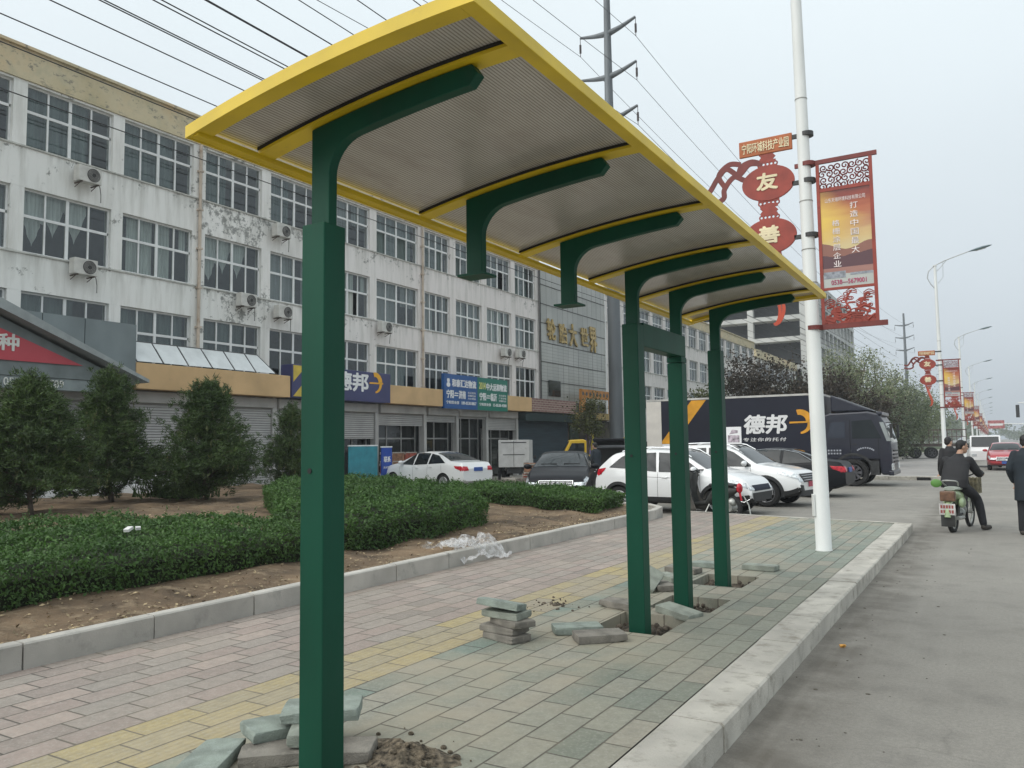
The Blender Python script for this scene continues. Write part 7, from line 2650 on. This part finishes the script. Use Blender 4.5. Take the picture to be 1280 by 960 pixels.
def standing(label, loc, rz, jacket, coat_len=.72, arms=None, legs=None, facing=0.0, hunch=.04, group='people in the street', stepx=.0):
    """local: facing +y"""
    t = thing('person', label, 'person', loc, rz, group)
    b, hb = MB(), MB()
    hc = Vector((0, .03 + hunch, 1.575))
    f = Vector((math.sin(facing), math.cos(facing), -.10))
    P = head(b, hb, hc, f)
    sh = [Vector((-.165, hunch * .4, 1.375)), Vector((.165, hunch * .4, 1.375))]
    arms = arms or [[(-.235, -.02, 1.11), (-.225, .10, .87)], [(.235, -.02, 1.11), (.225, .10, .87)]]
    legs = legs or [[(-.095, .01, .50), (-.105, -.03, .085), (-.115, .14, .035)], [(.095, .03, .50), (.11, -.01, .085), (.125, .16, .035)]]
    hips = [Vector((-.09, 0, .90)), Vector((.09, 0, .90))]
    limb(b, [(0, hunch * .3, 1.40), (0, hunch * .8, 1.50)], [.058, .052])
    rings_body(b, [((0, 0, .86), (.12, 0, 0), (0, .08, 0)), ((0, 0, 1.0), (.12, 0, 0), (0, .08, 0)), ((0, 0, 1.25), (.15, 0, 0), (0, .09, 0)), ((0, .01, 1.40), (.12, 0, 0), (0, .07, 0)), ((0, .02, 1.46), (.05, 0, 0), (0, .05, 0))])
    for i in (0, 1):
        e, w = arms[i]
        limb(b, [sh[i], e, w], [.045, .038, .026])
        d = Vector(w) - Vector(e)
        hand(b, w, d, (0, 1, .2), .7)
        k, a, to = legs[i]
        limb(b, [hips[i], k, a], [.07, .05, .036])
    fuse(b, 'body', M_SKIN, t, .0085, 2)
    bt = [c for c in kids(t)][0]
    link_e = face_marks(t, P)
    link_e.build('eyes', M_HAIR, bt)
    fuse(hb, 'hair', M_HAIR, t, .008, 2)
    b = MB()
    zb = 1.42 - coat_len
    rings_body(b, [((0, -.01, zb), (.205, 0, 0), (0, .145, 0)), ((0, -.01, zb + .15), (.20, 0, 0), (0, .14, 0)), ((0, -.005, 1.05), (.185, 0, 0), (0, .125, 0)), ((0, 0, 1.25), (.19, 0, 0), (0, .13, 0)), ((0, .0, 1.36), (.17, 0, 0), (0, .115, 0)), ((0, .01, 1.44), (.095, 0, 0), (0, .08, 0)), ((0, .025, 1.485), (.07, 0, 0), (0, .068, 0))])
    for i in (0, 1):
        e, w = Vector(arms[i][0]), Vector(arms[i][1])
        limb(b, [sh[i], e, e.lerp(w, .94)], [.072, .060, .048])
    fuse(b, 'jacket', jacket, t, .012, 3)
    b = MB()
    rings_body(b, [((0, -.01, 1.02), (.16, 0, 0), (0, .11, 0)), ((0, -.01, .92), (.175, 0, 0), (0, .125, 0)), ((0, -.01, .82), (.16, 0, 0), (0, .115, 0)), ((0, -.01, .74), (.10, 0, 0), (0, .08, 0))])
    for i in (0, 1):
        k, a, to = legs[i]
        limb(b, [hips[i] + Vector((0, 0, -.05)), k, a], [.098, .075, .062])
    fuse(b, 'trousers', M_TRS, t, .012, 3)
    b = MB()
    for i in (0, 1):
        k, a, to = [Vector(q) for q in legs[i]]
        limb(b, [a + Vector((0, -.03, -.045)), a.lerp(to, .5) + Vector((0, 0, -.02)), to + Vector((0, 0, .006))], [.044, .045, .038])
    fuse(b, 'shoes', M_SHOE, t, .010, 2)
    return t
# man in the dark coat at the right edge, seen from behind and slightly stooped
standing('person in a long dark navy coat and black trousers standing at the right edge', (.47, 16.42, .004), R(-6), M_JNAVY, .84, hunch=.05, facing=.25,
         arms=[[(-.25, -.03, 1.12), (-.21, .12, .90)], [(.25, -.03, 1.12), (.21, .12, .90)]])
standing('person in a black jacket walking behind the moped rider', (-.93, 22.6, .0), R(20), M_JBLK, .70, facing=.9)
standing('person in dark clothes beside the raised tailgate near the steel pole', (-12.4, 26.6, .0), R(75), M_JNAVY, .66, arms=[[(-.24, .05, 1.12), (-.16, .27, 1.16)], [(.24, .03, 1.12), (.15, .28, 1.12)]])
standing('person in black standing far off by the shop pillars', (-20.5, 33.0, .0), R(-60), M_JBLK, .62)

# ------------------------------------------------------------------ moped with rider (local: facing +y, seen from behind and left)
ML = (-.57, 17.05, 0); MR = R(-11)
M_MGRN = mat('moped_green_paint', (.36, .46, .26), .35, var=.25, scale=6, coat=.4)
M_MDK = mat('moped_dark', (.03, .032, .03), .6, var=.3, scale=9)
M_SILV = mat('dull_silver', (.45, .46, .43), .4, metal=.5, var=.25, scale=9)
M_MGREEN2 = mat('leaf_green_pad', (.10, .25, .05), .5, var=.1)
mo = thing('moped', 'pale green moped with a rear number plate and front basket on the road', 'moped', ML, MR)
def tw_wheel(parent, y, r, w, m=M_SILV):
    b = MB()
    b.tube([(0, y + r * .93 * math.cos(a), r + r * .93 * math.sin(a)) for a in np.linspace(0, 2 * math.pi, 33)], w, 8, caps=False)
    wh = b.build('wheel', M_TYRE, parent, smooth=60)
    b = MB()
    b.tube([(0, y + r * .80 * math.cos(a), r + r * .80 * math.sin(a)) for a in np.linspace(0, 2 * math.pi, 33)], w * .5, 6, caps=False)
    for k in range(16):
        a = 2 * math.pi * k / 16
        b.tube([((-.03 if k % 2 else .03), y + .03 * math.cos(a + .6), r + .03 * math.sin(a + .6)), (0, y + r * .8 * math.cos(a), r + r * .8 * math.sin(a))], .0028, 4)
    b.cyl((-.06, y, r), (.06, y, r), .045, n=12)
    b.build('rim', m, wh, smooth=60)
    return wh
tw_wheel(mo, -.62, .27, .042); tw_wheel(mo, .62, .29, .034)
b = MB()
b.tube(smooth_path([(0, .50, .78), (0, .40, .50), (0, .25, .32), (0, -.1, .30), (0, -.3, .36)], 5), .035, 8)
b.tube([(0, -.25, .36), (0, -.45, .62), (0, -.75, .66)], .028, 8)
for s_ in (-1, 1):
    b.tube([(s_ * .07, .62, .29), (s_ * .06, .50, .70), (s_ * .03, .44, .92)], .018, 8)
    b.tube([(s_ * .09, -.62, .27), (s_ * .08, -.42, .62)], .022, 8)
    b.tube([(s_ * .08, -.62, .27), (s_ * .06, -.2, .30)], .022, 8)
b.build('frame', M_MDK, mo, smooth=60)
b = MB()
rings_body(b, [((0, -.72, .70), (.10, 0, 0), (0, 0, .05)), ((0, -.60, .66), (.13, 0, 0), (0, 0, .09)), ((0, -.35, .62), (.14, 0, 0), (0, 0, .11)), ((0, -.15, .56), (.10, 0, 0), (0, 0, .09))])
for s_ in (-1, 1):
    b.ell((s_ * .12, -.42, .52), .05, .2, .10, 12, 8)
b.build('side_panel', M_MGRN, mo, smooth=60)
b = MB()
b.tube(smooth_path([(0, -.94, .28), (0, -.88, .48), (0, -.66, .58), (0, -.44, .50)], 5), .055, 8)
b.tube(smooth_path([(0, .92, .36), (0, .80, .58), (0, .60, .62), (0, .40, .48)], 5), .045, 8)
b.build('mudguard', M_MGRN, mo, smooth=60)
b = MB(); b.ell((-.02, -.12, .30), .12, .15, .11, 12, 8); b.cyl((.1, -.3, .24), (.11, -.75, .26), .035, n=10)
b.ell((.0, .02, .36), .09, .09, .10, 10, 8)
b.build('engine', M_SILV, mo, smooth=60)
b = MB()
rings_body(b, [((0, -.74, .77), (.10, 0, 0), (0, 0, .025)), ((0, -.55, .77), (.14, 0, 0), (0, 0, .04)), ((0, -.20, .755), (.13, 0, 0), (0, 0, .04)), ((0, -.02, .75), (.07, 0, 0), (0, 0, .025))])
b.build('saddle', mat('saddle_pale', (.42, .46, .40), .6), mo, smooth=60)
b = MB()
b.tube(smooth_path([(-.34, .24, 1.02), (-.20, .38, 1.02), (0, .42, .95), (.20, .38, 1.02), (.34, .24, 1.02)], 5), .014, 7)
for s_ in (-1, 1):
    b.cyl((s_ * .25, .33, 1.03), (s_ * .35, .235, 1.02), .02, n=8)
b.build('handlebar', M_MDK, mo, smooth=60)
b = MB()
b.box(-.17, .17, .60, .90, .62, .645)
for k in range(6):
    b.box(-.17 + k * .064, -.15 + k * .064, .885, .90, .646, .92); b.box(-.17 + k * .064, -.15 + k * .064, .60, .615, .646, .92)
for y in (.61, .67, .74, .81, .88):
    for x in (-.17, .155): b.box(x, x + .015, y, y + .012, .646, .92)
for z in (.72, .80, .905):
    b.tube([(-.165, .605, z), (.165, .605, z), (.165, .895, z), (-.165, .895, z), (-.165, .605, z)], .008, 5)
b.box(-.15, .15, .62, .88, .66, .90)
b.build('basket', mat('basket_tan', (.22, .20, .13), .8, var=.3, scale=14), mo)
b = MB()
b.tube(smooth_path([(-.10, -.55, .82), (-.12, -.72, .90), (0, -.80, .92), (.12, -.72, .90), (.10, -.55, .82)], 5), .014, 7)
b.build('grab_rail', M_SILV, mo, smooth=60)
b = MB(); b.ell((-.24, -.62, .86), .095, .02, .075, 18, 8)
b.build('round_pad', M_MGREEN2, mo, smooth=60)
b = MB(); b.tube([(-.24, -.60, .86), (-.1, -.5, .78)], .010, 6)
b.build('pad_arm', M_MDK, mo)
b = MB(); b.box(-.12, .12, -.93, -.80, .56, .74)
tb = b.build('tail_lamp', mat('brown_lamp', (.16, .085, .05), .3, var=.3, scale=15), mo, bevel=.02)
b = MB(); b.box(-.13, .13, -.96, -.945, .33, .52)
pl_ = b.build('licence_plate', mat('worn_white_plate', (.58, .56, .54), .5, var=.2, scale=14), mo, bevel=.004)
b = MB()
for q in range(2):
    for k in range(5):
        b.box(-.105 + k * .044, -.075 + k * .044, -.9640, -.9602, .44 - q * .085, .495 - q * .085)
b.build('plate_marks', mat('plate_red_marks', (.30, .07, .06), .6), pl_)
b = MB(); b.box(-.11, .11, -.945, -.925, .12, .32)
b.build('mud_flap', M_MDK, mo)

rp_ = thing('person', 'person in a black jacket riding the pale green moped, one foot on the ground', 'person', ML, MR, 'people in the street')
b, hb = MB(), MB()
hc = Vector((.04, .14, 1.50))
P = head(b, hb, hc, Vector((.75, .62, -.08)))
limb(b, [(0, -.02, 1.28), (.02, .07, 1.41)], [.06, .055])
rings_body(b, [((0, -.36, .80), (.13, 0, 0), (0, .09, 0)), ((0, -.30, .95), (.13, 0, 0), (0, .09, 0)), ((0, -.18, 1.15), (.15, 0, 0), (0, .09, 0)), ((0, -.06, 1.30), (.12, 0, 0), (0, .07, 0))])
shl, shr = Vector((-.19, -.07, 1.25)), Vector((.19, -.07, 1.25))
ael, aer = Vector((-.30, .08, 1.02)), Vector((.30, .08, 1.02))
wl, wr_ = Vector((-.30, .25, 1.03)), Vector((.30, .25, 1.03))
for s_, e, w in ((shl, ael, wl), (shr, aer, wr_)):
    limb(b, [s_, e, w], [.045, .038, .026])
    hand(b, w, (Vector((0, 1, -.1))), (-1 if w.x > 0 else 1, .2, 0), 1.1)
# right leg down on the road, left leg on the board
lg = [[Vector((-.10, -.32, .80)), Vector((-.19, .10, .66)), Vector((-.16, .06, .32)), Vector((-.16, .24, .27))],
      [Vector((.10, -.32, .80)), Vector((.26, .02, .56)), Vector((.36, -.02, .10)), Vector((.42, .14, .045))]]
for h, k, a, to in lg:
    limb(b, [h, k, a], [.07, .05, .036])
bo = fuse(b, 'body', M_SKIN, rp_, .0085, 2)
face_marks(rp_, P).build('eyes', M_HAIR, bo)
fuse(hb, 'hair', M_HAIR, rp_, .008, 2)
b = MB()
rings_body(b, [((0, -.40, .78), (.22, 0, 0), (0, .17, 0)), ((0, -.36, .92), (.225, 0, 0), (0, .165, 0)), ((0, -.26, 1.06), (.22, 0, 0), (0, .15, 0)), ((0, -.15, 1.20), (.215, 0, 0), (0, .135, 0)), ((0, -.08, 1.28), (.18, 0, 0), (0, .11, 0)), ((0, -.02, 1.345), (.09, 0, 0), (0, .08, 0)), ((.01, .02, 1.385), (.07, 0, 0), (0, .066, 0))])
for s_, e, w in ((shl, ael, wl), (shr, aer, wr_)):
    limb(b, [s_, e, e.lerp(w, .9)], [.09, .07, .055])
fuse(b, 'jacket', M_JBLK, rp_, .012, 3)
b = MB()
rings_body(b, [((0, -.36, .92), (.17, 0, 0), (0, .14, 0)), ((0, -.34, .82), (.18, 0, 0), (0, .15, 0)), ((0, -.28, .765), (.15, 0, 0), (0, .14, 0))])
for h, k, a, to in lg:
    limb(b, [h, k, a + (k - a) * .06], [.105, .085, .062])
fuse(b, 'trousers', M_TRS, rp_, .012, 3)
b = MB()
for h, k, a, to in lg:
    limb(b, [a + Vector((0, -.03, -.045)), a.lerp(to, .5) + Vector((0, 0, -.02)), to + Vector((0, 0, .004))], [.046, .048, .04])
fuse(b, 'shoes', M_SHOE, rp_, .010, 2)

# ------------------------------------------------------------------ parked electric scooter with a wind apron, behind the posts
es = thing('electric_scooter', 'parked electric scooter with red tail lamp and grey wind apron before the compact suv', 'scooter', (-5.5, 17.60, 0), R(74))
# local facing +y ; rear towards the right of the picture
tw_wheel(es, -.58, .24, .05); tw_wheel(es, .60, .24, .045)
b = MB()
rings_body(b, [((0, -.75, .62), (.06, 0, 0), (0, 0, .04)), ((0, -.55, .58), (.13, 0, 0), (0, 0, .13)), ((0, -.20, .50), (.14, 0, 0), (0, 0, .18)), ((0, .0, .32), (.13, 0, 0), (0, 0, .06)), ((0, .30, .28), (.13, 0, 0), (0, 0, .05))])
rings_body(b, [((0, .32, .28), (.13, 0, 0), (0, .05, 0)), ((0, .42, .55), (.17, 0, 0), (0, .06, 0)), ((0, .38, .85), (.13, 0, 0), (0, .06, 0)), ((0, .36, .98), (.10, 0, 0), (0, .07, 0))])
b.build('body_shell', M_MDK, es, smooth=60)
b = MB()
rings_body(b, [((0, -.72, .72), (.09, 0, 0), (0, 0, .03)), ((0, -.45, .73), (.14, 0, 0), (0, 0, .05)), ((0, -.1, .71), (.11, 0, 0), (0, 0, .04))])
b.build('saddle', M_CLAD, es, smooth=60)
b = MB(); b.tube(smooth_path([(-.34, .28, 1.03), (-.15, .36, 1.03), (0, .38, 1.0), (.15, .36, 1.03), (.34, .28, 1.03)], 4), .016, 7)
b.build('handlebar', M_CLAD, es, smooth=60)
b = MB(); b.ell((0, -.80, .66), .09, .06, .11, 12, 8); b.tube([(0, -.80, .58), (0, -.84, .40)], .025, 7)
b.build('tail_lamp', M_TAIL, es, smooth=60)
b = MB(); b.ell((0, .47, .74), .13, .08, .12, 12, 8)
b.build('front_cowl', mat('scooter_red', (.45, .02, .03), .3), es, smooth=60)
b = MB(); b.ell((.0, -.62, .36), .13, .10, .10, 12, 8); b.cyl((-.12, -.58, .24), (.12, -.58, .24), .09, n=12)
b.build('hub_motor', M_SILV, es, smooth=60)
b = MB(); b.tube([(.05, -.86, .50), (.05, -.98, .30), (.05, -1.02, .08)], .016, 6); b.tube([(-.1, -.1, .3), (-.26, -.02, .0)], .014, 6)
b.build('guard_bar', M_SILV, es, smooth=60)
b = MB()
pts = []
NU_, NV_ = 14, 14
for i in range(NU_ + 1):
    for j in range(NV_ + 1):
        u_, v_ = i / NU_, j / NV_
        x = (u_ - .5) * (.42 + .42 * v_)
        y = .50 - .10 * v_ + .05 * math.sin(u_ * 9 + v_ * 4) - .35 * (abs(u_ - .5) * 2) ** 2 * (.3 + .7 * v_)
        pts.append((x, y, 1.0 - .86 * v_ + .02 * math.sin(u_ * 13)))
b.add(pts, [(i * (NV_ + 1) + j, i * (NV_ + 1) + j + 1, (i + 1) * (NV_ + 1) + j + 1, (i + 1) * (NV_ + 1) + j) for i in range(NU_) for j in range(NV_)])
ap = b.build('wind_apron', mat('apron_grey_brown', (.085, .08, .07), .85, var=.3, scale=5), es, smooth=60)
sm = ap.modifiers.new('thick', 'SOLIDIFY'); sm.thickness = .012
